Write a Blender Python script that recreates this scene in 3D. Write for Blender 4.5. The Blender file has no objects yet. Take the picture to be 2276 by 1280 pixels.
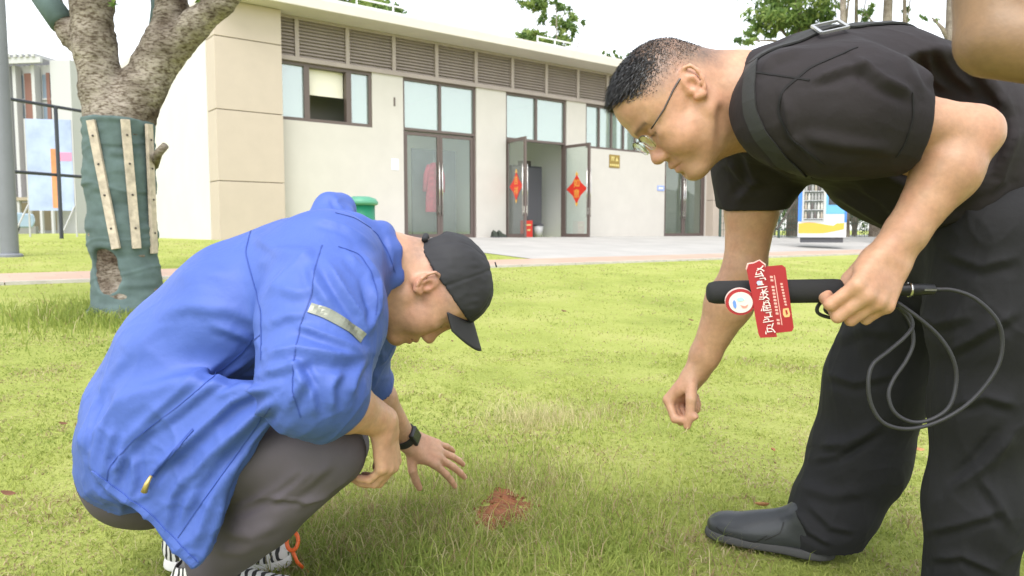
import bpy, bmesh, math, random
import numpy as np
from mathutils import Vector, Matrix
from mathutils.bvhtree import BVHTree

# ------------------------------------------------------------------ camera, sky, sun, exposure
SC = bpy.context.scene
COL = SC.collection
F = 1650.0                      # focal length in pixels of the 2276 x 1280 photograph
CAMH = 0.80                     # camera height over the lawn
PITCH = math.atan(128.0 / F)    # horizon lies 128 px above the picture centre
cam_d = bpy.data.cameras.new('camera'); cam_o = bpy.data.objects.new('camera', cam_d); COL.objects.link(cam_o)
cam_d.sensor_width = 36.0; cam_d.lens = F / 2276.0 * 36.0; cam_d.clip_start = 0.05; cam_d.clip_end = 2000.0
cam_o.location = (0, 0, CAMH); cam_o.rotation_euler = (math.pi / 2 - PITCH, 0, 0)
SC.camera = cam_o
cam_d.dof.use_dof = True; cam_d.dof.focus_distance = 1.6; cam_d.dof.aperture_fstop = 8.0

SUN_EL, SUN_AZ = math.radians(58), math.radians(-168)   # azimuth measured from +Y towards +X
W = bpy.data.worlds.new('World'); SC.world = W; W.use_nodes = True
nt = W.node_tree; nt.nodes.clear()
sky = nt.nodes.new('ShaderNodeTexSky'); sky.sky_type = 'NISHITA'; sky.sun_disc = False
sky.sun_elevation = SUN_EL; sky.sun_rotation = SUN_AZ
sky.air_density = 1.0; sky.dust_density = 1.0; sky.altitude = 0; sky.ozone_density = 1.0
hs = nt.nodes.new('ShaderNodeHueSaturation'); hs.inputs['Saturation'].default_value = 0.22
bg = nt.nodes.new('ShaderNodeBackground'); bg.inputs['Strength'].default_value = 0.15
wo = nt.nodes.new('ShaderNodeOutputWorld')
nt.links.new(sky.outputs[0], hs.inputs['Color']); nt.links.new(hs.outputs[0], bg.inputs['Color']); nt.links.new(bg.outputs[0], wo.inputs['Surface'])
sun_d = bpy.data.lights.new('sun', 'SUN'); sun_o = bpy.data.objects.new('sun', sun_d); COL.objects.link(sun_o)
sun_d.energy = 1.1; sun_d.angle = math.radians(45); sun_d.color = (1.0, 0.96, 0.90)
sdir = Vector((math.sin(SUN_AZ) * math.cos(SUN_EL), math.cos(SUN_AZ) * math.cos(SUN_EL), math.sin(SUN_EL)))
sun_o.rotation_euler = sdir.to_track_quat('Z', 'Y').to_euler(); sun_o.location = (0, 0, 30)
SC.view_settings.view_transform = 'Standard'; SC.view_settings.look = 'None'
SC.view_settings.exposure = 1.5; SC.view_settings.gamma = 1.0; SC.view_settings.use_curve_mapping = False
SC.render.engine = 'CYCLES'; SC.cycles.use_denoising = True; SC.cycles.max_bounces = 8
SC.cycles.transparent_max_bounces = 16; SC.cycles.caustics_reflective = False; SC.cycles.caustics_refractive = False
random.seed(7); RNG = np.random.default_rng(11)

# ------------------------------------------------------------------ helpers
CP, SP = math.cos(PITCH), math.sin(PITCH)
def P(px, py, D):
    """World point seen at photo pixel (px, py) at forward distance D (metres along +Y)."""
    u = (px - 1138.0) / F; v = (640.0 - py) / F
    d = np.array([u, CP + v * SP, -SP + v * CP]); d = d * (D / d[1])
    return np.array([d[0], d[1], CAMH + d[2]])
def project(V):
    V = np.asarray(V, float); y = V[..., 1]; z = V[..., 2] - CAMH
    f = y * CP - z * SP; up = y * SP + z * CP
    return 1138.0 + F * V[..., 0] / f, 640.0 - F * up / f
def nrm(v):
    v = np.asarray(v, float); return v / np.linalg.norm(v)
# facade frame: the hall stands 38 degrees turned
FA = math.radians(38.0)
FP0 = np.array([-5.98, 15.0]); FT = np.array([math.cos(FA), math.sin(FA)]); FN = np.array([math.sin(FA), -math.cos(FA)])
BASEZ = 0.61
def ground_q(x, y): return (x - FP0[0]) * FN[0] + (y - FP0[1]) * FN[1]
def ground_z(x, y):
    q = ground_q(x, y)
    t = np.clip((13.4 - q) / 12.6, 0, 1)
    z = BASEZ * np.where(t < 0.06, t * t / 0.12, np.where(t > 0.94, 0.94 - (1 - t) ** 2 / 0.12, t - 0.03)) / 0.94
    return np.clip(z, 0, BASEZ)
def G(px, py, off=0.0):
    """Point of the ground seen at a pixel."""
    d = P(px, py, 1.0) - np.array([0, 0, CAMH]); lo, hi = 0.3, 0.3
    s = 0.5
    while s < 300:
        p = np.array([0, 0, CAMH]) + d * s
        if p[2] < ground_z(p[0], p[1]) + off: break
        lo = s; s *= 1.03
    hi = s
    for _ in range(40):
        m = (lo + hi) / 2; p = np.array([0, 0, CAMH]) + d * m
        if p[2] < ground_z(p[0], p[1]) + off: hi = m
        else: lo = m
    return np.array([0, 0, CAMH]) + d * hi

def tag(o, label=None, cat=None, group=None, kind=None):
    if label: o['label'] = label
    if cat: o['category'] = cat
    if group: o['group'] = group
    if kind: o['kind'] = kind
    return o
def empty(name, loc=(0, 0, 0), rz=0.0):
    o = bpy.data.objects.new(name, None); COL.objects.link(o); o.location = loc; o.rotation_euler = (0, 0, rz); o.empty_display_size = 0.1
    return o
def link(name, me, mat=None, parent=None, smooth=False):
    o = bpy.data.objects.new(name, me); COL.objects.link(o)
    if mat is not None and not me.materials: me.materials.append(mat)
    if parent is not None: o.parent = parent
    if smooth and len(me.polygons): me.polygons.foreach_set('use_smooth', np.ones(len(me.polygons), bool))
    return o
def mesh_np(name, V, faces_list):
    """faces_list: list of int arrays (n, k)"""
    me = bpy.data.meshes.new(name); V = np.asarray(V, np.float32)
    me.vertices.add(len(V)); me.vertices.foreach_set('co', V.ravel())
    loops = np.concatenate([f.ravel() for f in faces_list]).astype(np.int32)
    cnt = np.concatenate([np.full(len(f), f.shape[1]) for f in faces_list]).astype(np.int32)
    me.loops.add(len(loops)); me.loops.foreach_set('vertex_index', loops)
    me.polygons.add(len(cnt)); start = np.concatenate([[0], np.cumsum(cnt)[:-1]]).astype(np.int32)
    me.polygons.foreach_set('loop_start', start)
    me.update(calc_edges=True); me.validate()
    return me
def vcol(me, cols, name='Col'):
    a = me.color_attributes.new(name, 'FLOAT_COLOR', 'POINT')
    c = np.ones((len(me.vertices), 4), np.float32); c[:, :3] = cols
    a.data.foreach_set('color', c.ravel())

class MB:
    """collects boxes, tubes and polygons into one mesh"""
    def __init__(s): s.v = []; s.f = []
    def box(s, x0, x1, y0, y1, z0, z1):
        b = len(s.v)
        for x, y, z in ((x0, y0, z0), (x1, y0, z0), (x1, y1, z0), (x0, y1, z0), (x0, y0, z1), (x1, y0, z1), (x1, y1, z1), (x0, y1, z1)): s.v.append((x, y, z))
        for q in ((3, 2, 1, 0), (4, 5, 6, 7), (0, 1, 5, 4), (1, 2, 6, 5), (2, 3, 7, 6), (3, 0, 4, 7)): s.f.append(tuple(b + i for i in q))
        return s
    def bar(s, a, b, w, h, up=(0, 0, 1)):
        a = np.asarray(a, float); b = np.asarray(b, float); n = nrm(b - a); up = np.asarray(up, float)
        if abs(n @ up) > 0.98: up = np.array([1.0, 0, 0])
        l = nrm(np.cross(n, up)); u = np.cross(l, n); k = len(s.v)
        for p in (a, b):
            for i, j in ((-1, -1), (1, -1), (1, 1), (-1, 1)): s.v.append(tuple(p + l * i * w / 2 + u * j * h / 2))
        for q in ((0, 1, 2, 3), (7, 6, 5, 4), (4, 5, 1, 0), (5, 6, 2, 1), (6, 7, 3, 2), (7, 4, 0, 3)): s.f.append(tuple(k + i for i in q))
        return s
    def tube(s, pts, rad, n=8, cap=True, up=None):
        pts = [np.asarray(p, float) for p in pts]; m = len(pts)
        rad = [rad] * m if np.isscalar(rad) else list(rad)
        k = len(s.v); l = None
        for i in range(m):
            t = nrm(pts[min(i + 1, m - 1)] - pts[max(i - 1, 0)])
            if l is None:
                r = np.array([0, 0, 1.0]) if abs(t[2]) < 0.9 else np.array([1.0, 0, 0])
                l = nrm(np.cross(t, r))
            else: l = nrm(l - t * (l @ t))
            u = np.cross(t, l)
            for j in range(n):
                a = 2 * math.pi * j / n; s.v.append(tuple(pts[i] + rad[i] * (math.cos(a) * l + math.sin(a) * u)))
        for i in range(m - 1):
            for j in range(n):
                j2 = (j + 1) % n; s.f.append((k + i * n + j, k + i * n + j2, k + (i + 1) * n + j2, k + (i + 1) * n + j))
        if cap: s.f.append(tuple(k + j for j in range(n - 1, -1, -1))); s.f.append(tuple(k + (m - 1) * n + j for j in range(n)))
        return s
    def lathe(s, prof, c=(0, 0, 0), n=24, a0=0.0):
        """profile of (r, z) from bottom to top, closed at the ends"""
        k = len(s.v); c = np.asarray(c, float)
        for r, z in prof:
            for j in range(n):
                a = a0 + 2 * math.pi * j / n; s.v.append((c[0] + r * math.cos(a), c[1] + r * math.sin(a), c[2] + z))
        for i in range(len(prof) - 1):
            for j in range(n):
                j2 = (j + 1) % n; s.f.append((k + i * n + j, k + i * n + j2, k + (i + 1) * n + j2, k + (i + 1) * n + j))
        s.f.append(tuple(k + j for j in range(n - 1, -1, -1))); s.f.append(tuple(k + (len(prof) - 1) * n + j for j in range(n)))
        return s
    def prism(s, poly, n, h):
        """polygon (3-D points in one plane) thickened by h along unit normal n, counter-clockwise seen against n"""
        n = np.asarray(n, float); k = len(s.v); m = len(poly)
        for p in poly: s.v.append(tuple(np.asarray(p, float)))
        for p in poly: s.v.append(tuple(np.asarray(p, float) + n * h))
        s.f.append(tuple(k + i for i in range(m - 1, -1, -1))); s.f.append(tuple(k + m + i for i in range(m)))
        for i in range(m):
            j = (i + 1) % m; s.f.append((k + i, k + j, k + m + j, k + m + i))
        return s
    def mesh(s, name):
        me = bpy.data.meshes.new(name); me.from_pydata(s.v, [], s.f); me.update(); return me
    def build(s, name, mat, parent=None, smooth=False, bevel=0.0, seg=2):
        o = link(name, s.mesh(name), mat, parent, smooth)
        if bevel: 
            m = o.modifiers.new('bevel', 'BEVEL'); m.width = bevel; m.segments = seg; m.limit_method = 'ANGLE'
        return o

# ------------------------------------------------------------------ materials
def material(name, col, rough=0.6, metal=0.0, spec=0.5, noise=None, bump=None, attr=None, coat=0.0, sss=0.0, wave=None, sheen=0.0, trans=0.0):
    """noise=(scale, amount[, colour2]); bump=(scale, strength, distance)"""
    m = bpy.data.materials.new(name); m.use_nodes = True; t = m.node_tree; b = t.nodes['Principled BSDF']
    b.inputs['Roughness'].default_value = rough; b.inputs['Metallic'].default_value = metal; b.inputs['Specular IOR Level'].default_value = spec
    if coat: b.inputs['Coat Weight'].default_value = coat
    if sheen: b.inputs['Sheen Weight'].default_value = sheen
    src = None
    tc = t.nodes.new('ShaderNodeTexCoord')
    if attr:
        a = t.nodes.new('ShaderNodeVertexColor'); a.layer_name = attr; src = a.outputs['Color']
    if noise:
        n = t.nodes.new('ShaderNodeTexNoise'); n.inputs['Scale'].default_value = noise[0]; n.inputs['Detail'].default_value = 6; n.inputs['Roughness'].default_value = 0.6
        t.links.new(tc.outputs['Object'], n.inputs['Vector'])
        mx = t.nodes.new('ShaderNodeMix'); mx.data_type = 'RGBA'; 
        rp = t.nodes.new('ShaderNodeMapRange'); rp.inputs['From Min'].default_value = 0.3; rp.inputs['From Max'].default_value = 0.7
        t.links.new(n.outputs['Fac'], rp.inputs['Value']); t.links.new(rp.outputs[0], mx.inputs['Factor'])
        if len(noise) > 2:
            mx.inputs['A'].default_value = (*col, 1); mx.inputs['B'].default_value = (*noise[2], 1)
        elif src is not None:
            mul = t.nodes.new('ShaderNodeMix'); mul.data_type = 'RGBA'; mul.blend_type = 'MULTIPLY'; mul.inputs['Factor'].default_value = 1
            k = noise[1]; mx.inputs['A'].default_value = (1 - k, 1 - k, 1 - k, 1); mx.inputs['B'].default_value = (1 + k, 1 + k, 1 + k, 1)
            t.links.new(src, mul.inputs['A']); t.links.new(mx.outputs['Result'], mul.inputs['B']); mx = mul
        else:
            k = noise[1]; mx.inputs['A'].default_value = (*[c * (1 - k) for c in col], 1); mx.inputs['B'].default_value = (*[min(1, c * (1 + k)) for c in col], 1)
        src = mx.outputs['Result']
    if src is not None: t.links.new(src, b.inputs['Base Color'])
    else: b.inputs['Base Color'].default_value = (*col, 1)
    if bump:
        n = t.nodes.new('ShaderNodeTexNoise'); n.inputs['Scale'].default_value = bump[0]; n.inputs['Detail'].default_value = 5
        t.links.new(tc.outputs['Object'], n.inputs['Vector'])
        bp = t.nodes.new('ShaderNodeBump'); bp.inputs['Strength'].default_value = bump[1]; bp.inputs['Distance'].default_value = bump[2]
        t.links.new(n.outputs['Fac'], bp.inputs['Height']); t.links.new(bp.outputs[0], b.inputs['Normal'])
    if sss:
        b.inputs['Subsurface Weight'].default_value = sss; b.inputs['Subsurface Radius'].default_value = (0.012, 0.005, 0.003); b.inputs['Subsurface Scale'].default_value = 0.6
    if trans:
        # thin leaf: part of the light passes through
        o = t.nodes['Material Output']; tr = t.nodes.new('ShaderNodeBsdfTranslucent'); ms = t.nodes.new('ShaderNodeMixShader'); ms.inputs[0].default_value = trans
        if src is not None: t.links.new(src, tr.inputs['Color'])
        else: tr.inputs['Color'].default_value = (*col, 1)
        t.links.new(b.outputs[0], ms.inputs[1]); t.links.new(tr.outputs[0], ms.inputs[2]); t.links.new(ms.outputs[0], o.inputs['Surface'])
    return m
def glass_mat(name, tint, refl=0.12, rough=0.02, body=0.0, bodycol=(0.6, 0.7, 0.66)):
    m = bpy.data.materials.new(name); m.use_nodes = True; t = m.node_tree; t.nodes.clear()
    o = t.nodes.new('ShaderNodeOutputMaterial'); tr = t.nodes.new('ShaderNodeBsdfTransparent'); tr.inputs[0].default_value = (*tint, 1)
    gl = t.nodes.new('ShaderNodeBsdfGlossy'); gl.inputs['Roughness'].default_value = rough
    lwt = t.nodes.new('ShaderNodeLayerWeight'); lw = t.nodes.new('ShaderNodeMath'); lw.operation = 'POWER'; lw.inputs[1].default_value = 4.0; t.links.new(lwt.outputs['Facing'], lw.inputs[0])
    ad = t.nodes.new('ShaderNodeMath'); ad.operation = 'ADD'; ad.inputs[1].default_value = refl
    ms = t.nodes.new('ShaderNodeMixShader'); t.links.new(lw.outputs[0], ad.inputs[0]); t.links.new(ad.outputs[0], ms.inputs[0])
    base = tr.outputs[0]
    if body:
        df = t.nodes.new('ShaderNodeBsdfDiffuse'); df.inputs[0].default_value = (*bodycol, 1)
        m2 = t.nodes.new('ShaderNodeMixShader'); m2.inputs[0].default_value = body
        t.links.new(tr.outputs[0], m2.inputs[1]); t.links.new(df.outputs[0], m2.inputs[2]); base = m2.outputs[0]
    t.links.new(base, ms.inputs[1]); t.links.new(gl.outputs[0], ms.inputs[2]); t.links.new(ms.outputs[0], o.inputs['Surface'])
    return m
def text_mesh(name, body, size, extrude=0.0005):
    cu = bpy.data.curves.new(name, 'FONT'); cu.body = body; cu.size = size; cu.extrude = extrude; cu.align_x = 'CENTER'; cu.align_y = 'CENTER'; cu.resolution_u = 3
    o = bpy.data.objects.new(name, cu); COL.objects.link(o)
    dg = bpy.context.evaluated_depsgraph_get(); me = bpy.data.meshes.new_from_object(o.evaluated_get(dg))
    bpy.data.objects.remove(o); bpy.data.curves.remove(cu); me.name = name
    return me
# ------------------------------------------------------------------ ground, path, plaza
def fpt(t, q, z=0.0):
    p = FP0 + FT * t + FN * q; return np.array([p[0], p[1], z])
def lawn_mat():
    m = bpy.data.materials.new('lawn_ground'); m.use_nodes = True; t = m.node_tree; b = t.nodes['Principled BSDF']; b.inputs['Roughness'].default_value = 0.95; b.inputs['Specular IOR Level'].default_value = 0.1
    tc = t.nodes.new('ShaderNodeTexCoord')
    def noise(s, d=5, r=0.6):
        n = t.nodes.new('ShaderNodeTexNoise'); n.inputs['Scale'].default_value = s; n.inputs['Detail'].default_value = d; n.inputs['Roughness'].default_value = r
        t.links.new(tc.outputs['Object'], n.inputs['Vector']); return n.outputs['Fac']
    def ramp(v, pts):
        r = t.nodes.new('ShaderNodeValToRGB'); t.links.new(v, r.inputs[0])
        while len(r.color_ramp.elements) < len(pts): r.color_ramp.elements.new(0.5)
        for e, (p, c) in zip(r.color_ramp.elements, pts): e.position = p; e.color = (*c, 1)
        return r.outputs[0]
    big = ramp(noise(1.1, 6, 0.65), [(0.28, (0.25, 0.30, 0.07)), (0.5, (0.35, 0.395, 0.105)), (0.64, (0.41, 0.43, 0.14)), (0.78, (0.37, 0.32, 0.16))])
    fine = ramp(noise(60, 6, 0.7), [(0.30, (0.6, 0.52, 0.42)), (0.42, (1.0, 1.0, 1.0)), (0.75, (1.1, 1.08, 1.05))])
    mx = t.nodes.new('ShaderNodeMix'); mx.data_type = 'RGBA'; mx.blend_type = 'MULTIPLY'; mx.inputs['Factor'].default_value = 1
    t.links.new(big, mx.inputs['A']); t.links.new(fine, mx.inputs['B']); t.links.new(mx.outputs['Result'], b.inputs['Base Color'])
    bp = t.nodes.new('ShaderNodeBump'); bp.inputs['Strength'].default_value = 0.8; bp.inputs['Distance'].default_value = 0.03
    t.links.new(noise(45, 6, 0.7), bp.inputs['Height']); t.links.new(bp.outputs[0], b.inputs['Normal'])
    return m
M_LAWN = lawn_mat()
xs = np.concatenate([np.linspace(-400, -30, 12), np.linspace(-28, 30, 117), np.linspace(34, 400, 12)])
ys = np.concatenate([np.linspace(-200, -6, 8), np.linspace(-5, 32, 112), np.linspace(36, 600, 14)])
XX, YY = np.meshgrid(xs, ys, indexing='ij'); ZZ = ground_z(XX, YY)
# the lawn sheet dips a little under the paving so that nothing lies in one plane
idx = np.arange(XX.size).reshape(XX.shape)
fc = np.stack([idx[:-1, :-1], idx[1:, :-1], idx[1:, 1:], idx[:-1, 1:]], -1).reshape(-1, 4)
tag(link('ground', mesh_np('ground', np.stack([XX, YY, ZZ], -1).reshape(-1, 3), [fc]), M_LAWN, smooth=True), kind='structure')

def strip(name, t0, t1, q0, q1, off, mat, dq=0.4, slope=0.0, dt=1.0):
    """paving sheet between two distances from the facade, following the ground"""
    ts = np.linspace(t0, t1, max(2, int((t1 - t0) / dt))); n = max(2, int((q1 - q0) / dq) + 1)
    V = []
    for tt in ts:
        for a in np.linspace(0, 1, n):
            q = q0 + (q1 - q0) * a + slope * tt; p = fpt(tt, q); V.append((p[0], p[1], float(ground_z(p[0], p[1])) + off))
    I = np.arange(len(V)).reshape(len(ts), n); fcs = np.stack([I[:-1, :-1], I[:-1, 1:], I[1:, 1:], I[1:, :-1]], -1).reshape(-1, 4)[:, ::-1]
    return tag(link(name, mesh_np(name, np.array(V), [fcs]), mat, smooth=True), kind='structure')
def paver_mat(name, c1, c2, mortar, sx, sy, rough=0.8):
    m = bpy.data.materials.new(name); m.use_nodes = True; t = m.node_tree; b = t.nodes['Principled BSDF']; b.inputs['Roughness'].default_value = rough
    tc = t.nodes.new('ShaderNodeTexCoord'); mp = t.nodes.new('ShaderNodeMapping'); mp.inputs['Rotation'].default_value = (0, 0, -FA)
    t.links.new(tc.outputs['Object'], mp.inputs[0])
    br = t.nodes.new('ShaderNodeTexBrick'); br.inputs['Scale'].default_value = 1.0; br.inputs['Brick Width'].default_value = sx; br.inputs['Row Height'].default_value = sy
    br.inputs['Color1'].default_value = (*c1, 1); br.inputs['Color2'].default_value = (*c2, 1); br.inputs['Mortar'].default_value = (*mortar, 1); br.inputs['Mortar Size'].default_value = 0.008
    t.links.new(mp.outputs[0], br.inputs['Vector'])
    n = t.nodes.new('ShaderNodeTexNoise'); n.inputs['Scale'].default_value = 1.5; n.inputs['Detail'].default_value = 8
    t.links.new(tc.outputs['Object'], n.inputs['Vector'])
    mr = t.nodes.new('ShaderNodeMapRange'); mr.inputs['To Min'].default_value = 0.8; mr.inputs['To Max'].default_value = 1.2; t.links.new(n.outputs['Fac'], mr.inputs[0])
    mx = t.nodes.new('ShaderNodeMix'); mx.data_type = 'RGBA'; mx.blend_type = 'MULTIPLY'; mx.inputs['Factor'].default_value = 1
    t.links.new(br.outputs[0], mx.inputs['A']); t.links.new(mr.outputs[0], mx.inputs['B']); t.links.new(mx.outputs['Result'], b.inputs['Base Color'])
    return m
M_PATH = paver_mat('red_paving', (0.43, 0.295, 0.225), (0.47, 0.325, 0.25), (0.38, 0.29, 0.23), 0.4, 0.2)
M_PLAZA = paver_mat('grey_paving', (0.37, 0.36, 0.34), (0.40, 0.385, 0.365), (0.33, 0.32, 0.30), 0.6, 0.6)
M_KERB = material('kerb_stone', (0.45, 0.42, 0.38), 0.8, noise=(8, 0.15))
strip('path', -22, 34, 6.35, 7.25, 0.012, M_PATH, slope=0.02)
strip('plaza', 3.0, 30, -0.5, 6.34, 0.008, M_PLAZA, slope=0.02)
mb = MB()
for i in range(56):
    t0, t1 = -22 + i, -22 + i + 0.99
    a = fpt(t0, 7.30 + 0.02 * t0); b = fpt(t1, 7.30 + 0.02 * t1)
    a[2] = ground_z(a[0], a[1]) - 0.02; b[2] = ground_z(b[0], b[1]) - 0.02
    mb.bar(a, b, 0.09, 0.10)
tag(mb.build('kerb', M_KERB), kind='structure')

# ------------------------------------------------------------------ the hall
M_WALL = material('cream_render', (0.55, 0.52, 0.475), 0.85, noise=(2.0, 0.035), bump=(40, 0.08, 0.004))
M_SIDE = material('pale_render', (0.62, 0.60, 0.57), 0.85, noise=(1.2, 0.03), bump=(40, 0.08, 0.004))
M_PANEL = material('beige_panel', (0.48, 0.405, 0.335), 0.7, noise=(3.0, 0.03))
M_ROOF = material('fascia_paint', (0.60, 0.555, 0.50), 0.7, noise=(2.5, 0.04))
M_LOUV = material('louvre_metal', (0.36, 0.305, 0.275), 0.5, spec=0.4, noise=(3.0, 0.08))
M_FRAME = material('dark_frame', (0.12, 0.09, 0.08), 0.45)
M_GLASS = glass_mat('green_glass', (0.75, 0.88, 0.82), 0.28, 0.03, body=0.30, bodycol=(0.62, 0.76, 0.70))
M_CLEAR = glass_mat('clear_glass', (0.90, 0.95, 0.93), 0.07, 0.02, body=0.03, bodycol=(0.75, 0.80, 0.77))
M_STEEL = material('steel_handle', (0.62, 0.60, 0.57), 0.25, metal=1.0)
M_IN = material('inner_wall', (0.84, 0.84, 0.81), 0.9)
M_INF = material('inner_floor', (0.5, 0.48, 0.45), 0.6)
M_DARK = material('dark_cabinet', (0.07, 0.07, 0.08), 0.5)
M_BLIND = material('roller_blind', (0.82, 0.78, 0.66), 0.9)
M_JOINT = material('panel_joint', (0.22, 0.18, 0.15), 0.9)  # dark brown core seen in the joints between the cladding panels
hall = empty('hall', (FP0[0], FP0[1], BASEZ), FA)
tag(hall, 'cream single-storey hall with brown louvre band and glass doors behind the lawn', 'building')
HT = 3.77; LT = 4.70; TEND = 17.2
D1 = (4.35, 6.45); D2 = (7.39, 9.51); WB = (10.24, 13.4); D3 = (13.65, 15.69); W1 = (1.36, 3.55)
# front wall around the openings (local x along the facade, y inward)
w = MB()
w.box(1.30, W1[1], 0, 0.22, -0.5, 2.53)
w.box(W1[1], D1[0], 0, 0.22, -0.5, HT)
w.box(D1[1], D2[0], 0, 0.22, -0.5, HT)
w.box(D2[1], WB[0], 0, 0.22, -0.5, HT)
w.box(WB[0], WB[1], 0, 0.22, -0.5, 2.53)
w.box(WB[1], D3[0], 0, 0.22, -0.5, HT)
w.box(D3[1], 15.75, 0, 0.22, -0.5, HT)
w.box(D1[0], D1[1], 0.002, 0.22, -0.5, -0.01); w.box(D2[0], D2[1], 0.002, 0.22, -0.5, -0.01); w.box(D3[0], D3[1], 0.002, 0.22, -0.5, -0.01)
w.box(1.30, 15.75, 0.10, 0.32, HT, LT)
w.build('wall', M_WALL, hall)
MB().box(-0.01, 0.2, 0.25, 9.0, -0.6, 4.08).build('side_wall', M_SIDE, hall)
MB().box(17.05, 17.22, 0.25, 9.0, -0.6, 4.08).build('side_wall', M_SIDE, hall)
# piers with cladding panels
for x0, x1 in ((0.0, 1.345), (15.72, 17.22)):
    MB().box(x0 + 0.03, x1 - 0.03, -0.27, 0.24, -0.6, LT).build('pier_core', M_JOINT, hall)
    zz = [-0.55, 1.17, 2.57, 3.98, LT]
    for a, b in zip(zz[:-1], zz[1:]):
        MB().box(x0, x1, -0.30, 0.249, a + 0.008, b - 0.008).build('panel', M_PANEL, hall, bevel=0.006)
# louvre band: bays with slats
MB().box(1.35, 15.72, -0.05, 0.098, HT, HT + 0.09).build('louvre_sill', M_LOUV, hall)
MB().box(1.35, 15.72, -0.03, 0.098, LT - 0.06, LT - 0.002).build('louvre_head', M_LOUV, hall)
posts = [1.79 + 1.16 * k for k in range(12)]
edges = [1.35] + posts + [15.72]
for p in posts: MB().box(p - 0.045, p + 0.045, -0.035, 0.096, HT + 0.091, LT - 0.061).build('louvre_post', M_LOUV, hall)
sl_cache = {}
for a, b in zip(edges[:-1], edges[1:]):
    a += 0.05; b -= 0.05
    if b - a < 0.1: continue
    bay = MB().box(a, b, 0.085, 0.095, HT + 0.092, LT - 0.062).build('louvre_bay', M_LOUV, hall)
    n = 11; h = (LT - 0.061 - HT - 0.091) / n
    key = round(b - a, 3)
    if key not in sl_cache:
        L_ = b - a; s = MB(); s.v = [(0, 0.005, 0), (L_, 0.005, 0), (L_, 0.06, h * 0.95), (0, 0.06, h * 0.95), (0, -0.012, 0.004), (L_, -0.012, 0.004), (L_, 0.045, h * 0.97), (0, 0.045, h * 0.97)]
        s.f = [(3, 2, 1, 0), (4, 5, 6, 7), (0, 1, 5, 4), (1, 2, 6, 5), (2, 3, 7, 6), (3, 0, 4, 7)]
        sl_cache[key] = s.mesh('slat'); sl_cache[key].materials.append(M_LOUV)
    for k in range(n):
        o = link('slat', sl_cache[key], parent=bay); o.location = (a, 0.0, HT + 0.093 + k * h)
# roof slab with overhang and soffit
rf = MB().box(-0.02, 17.3, -0.78, 9.3, LT + 0.002, LT + 0.21).build('roof', M_ROOF, hall, bevel=0.012)
MB().box(0.02, 17.25, -0.70, 9.2, LT + 0.211, LT + 0.26).build('roof_upstand', M_ROOF, rf)
M_RAIL = material('white_rail', (0.72, 0.74, 0.72), 0.4)
def roof_rail(x0, x1, step):
    r = MB(); z = LT + 0.26
    r.bar((x0, -0.3, z + 0.28), (x1, -0.3, z + 0.28), 0.03, 0.03); r.bar((x0, -0.3, z + 0.14), (x1, -0.3, z + 0.14), 0.02, 0.02)
    x = x0
    while x < x1 + 0.01: r.bar((x, -0.3, z), (x, -0.3, z + 0.3), 0.03, 0.03); x += step
    r.build('roof_rail', M_RAIL, hall)
roof_rail(2.15, 4.9, 0.9); roof_rail(8.2, 9.4, 0.6); roof_rail(9.9, 10.7, 0.4)
# inside: floor, back and cross walls, ceiling
room = MB()
room.box(0.2, 17.05, 0.22, 6.0, -0.3, -0.02)
room.build('room_floor', M_INF, hall)
MB().box(0.2, 17.05, 0.33, 8.9, HT + 0.2, HT + 0.3).build('ceiling', M_IN, hall)
rw = MB(); rw.box(0.2, 17.05, 6.0, 6.2, -0.3, 0.6); rw.box(0.2, 17.05, 6.0, 6.2, 3.6, HT + 0.2)
for x in (0.2, 3.7, 6.8, 9.9, 13.0, 16.7): rw.box(x, x + 0.3, 6.0, 6.2, 0.6, 3.6)  # wide unseen openings between piers, added to let daylight brighten the room
rw.box(6.9, 7.0, 0.22, 6.0, -0.02, HT + 0.2); rw.box(10.0, 10.1, 0.22, 6.0, -0.02, HT + 0.2); rw.box(3.8, 3.9, 0.22, 6.0, -0.02, HT + 0.2)
rw.build('room_wall', M_IN, hall)
def frame_box(parent, x0, x1, z0, z1, y0, y1, t, name='frame', mat=None):
    f = MB(); f.box(x0, x1, y0, y1, z1 - t, z1); f.box(x0, x1, y0, y1, z0, z0 + t); f.box(x0, x0 + t, y0, y1, z0 + t, z1 - t); f.box(x1 - t, x1, y0, y1, z0 + t, z1 - t)
    return f.build(name, mat or M_FRAME, parent)
# window left of the doors: side lights and an open middle with a blind
wn = frame_box(hall, W1[0], W1[1], 2.532, HT - 0.002, 0.03, 0.16, 0.07, 'window')
MB().box(1.95, 2.07, 0.031, 0.159, 2.603, HT - 0.073).build('mullion', M_FRAME, wn)
MB().box(2.93, 3.05, 0.031, 0.159, 2.603, HT - 0.073).build('mullion', M_FRAME, wn)
MB().box(1.431, 1.949, 0.085, 0.095, 2.603, HT - 0.073).build('pane', M_GLASS, wn)
MB().box(3.051, 3.479, 0.085, 0.095, 2.603, HT - 0.073).build('pane', M_GLASS, wn)
MB().box(2.075, 2.925, 0.20, 0.212, 3.14, HT - 0.074).build('blind', M_BLIND, wn)
MB().box(1.5, 3.6, 1.1, 1.2, 2.0, 3.9).build('cupboard', material('cupboard_brown', (0.26, 0.24, 0.21), 0.7), hall)
def transom(x0, x1, xm, z0):
    fr = frame_box(hall, x0, x1, z0, HT - 0.002, 0.04, 0.15, 0.06, 'transom_window')
    MB().box(xm - 0.035, xm + 0.035, 0.041, 0.149, z0 + 0.06, HT - 0.062).build('mullion', M_FRAME, fr)
    MB().box(x0 + 0.061, xm - 0.036, 0.09, 0.10, z0 + 0.061, HT - 0.063).build('pane', M_GLASS, fr)
    MB().box(xm + 0.036, x1 - 0.061, 0.09, 0.10, z0 + 0.061, HT - 0.063).build('pane', M_GLASS, fr)
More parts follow.
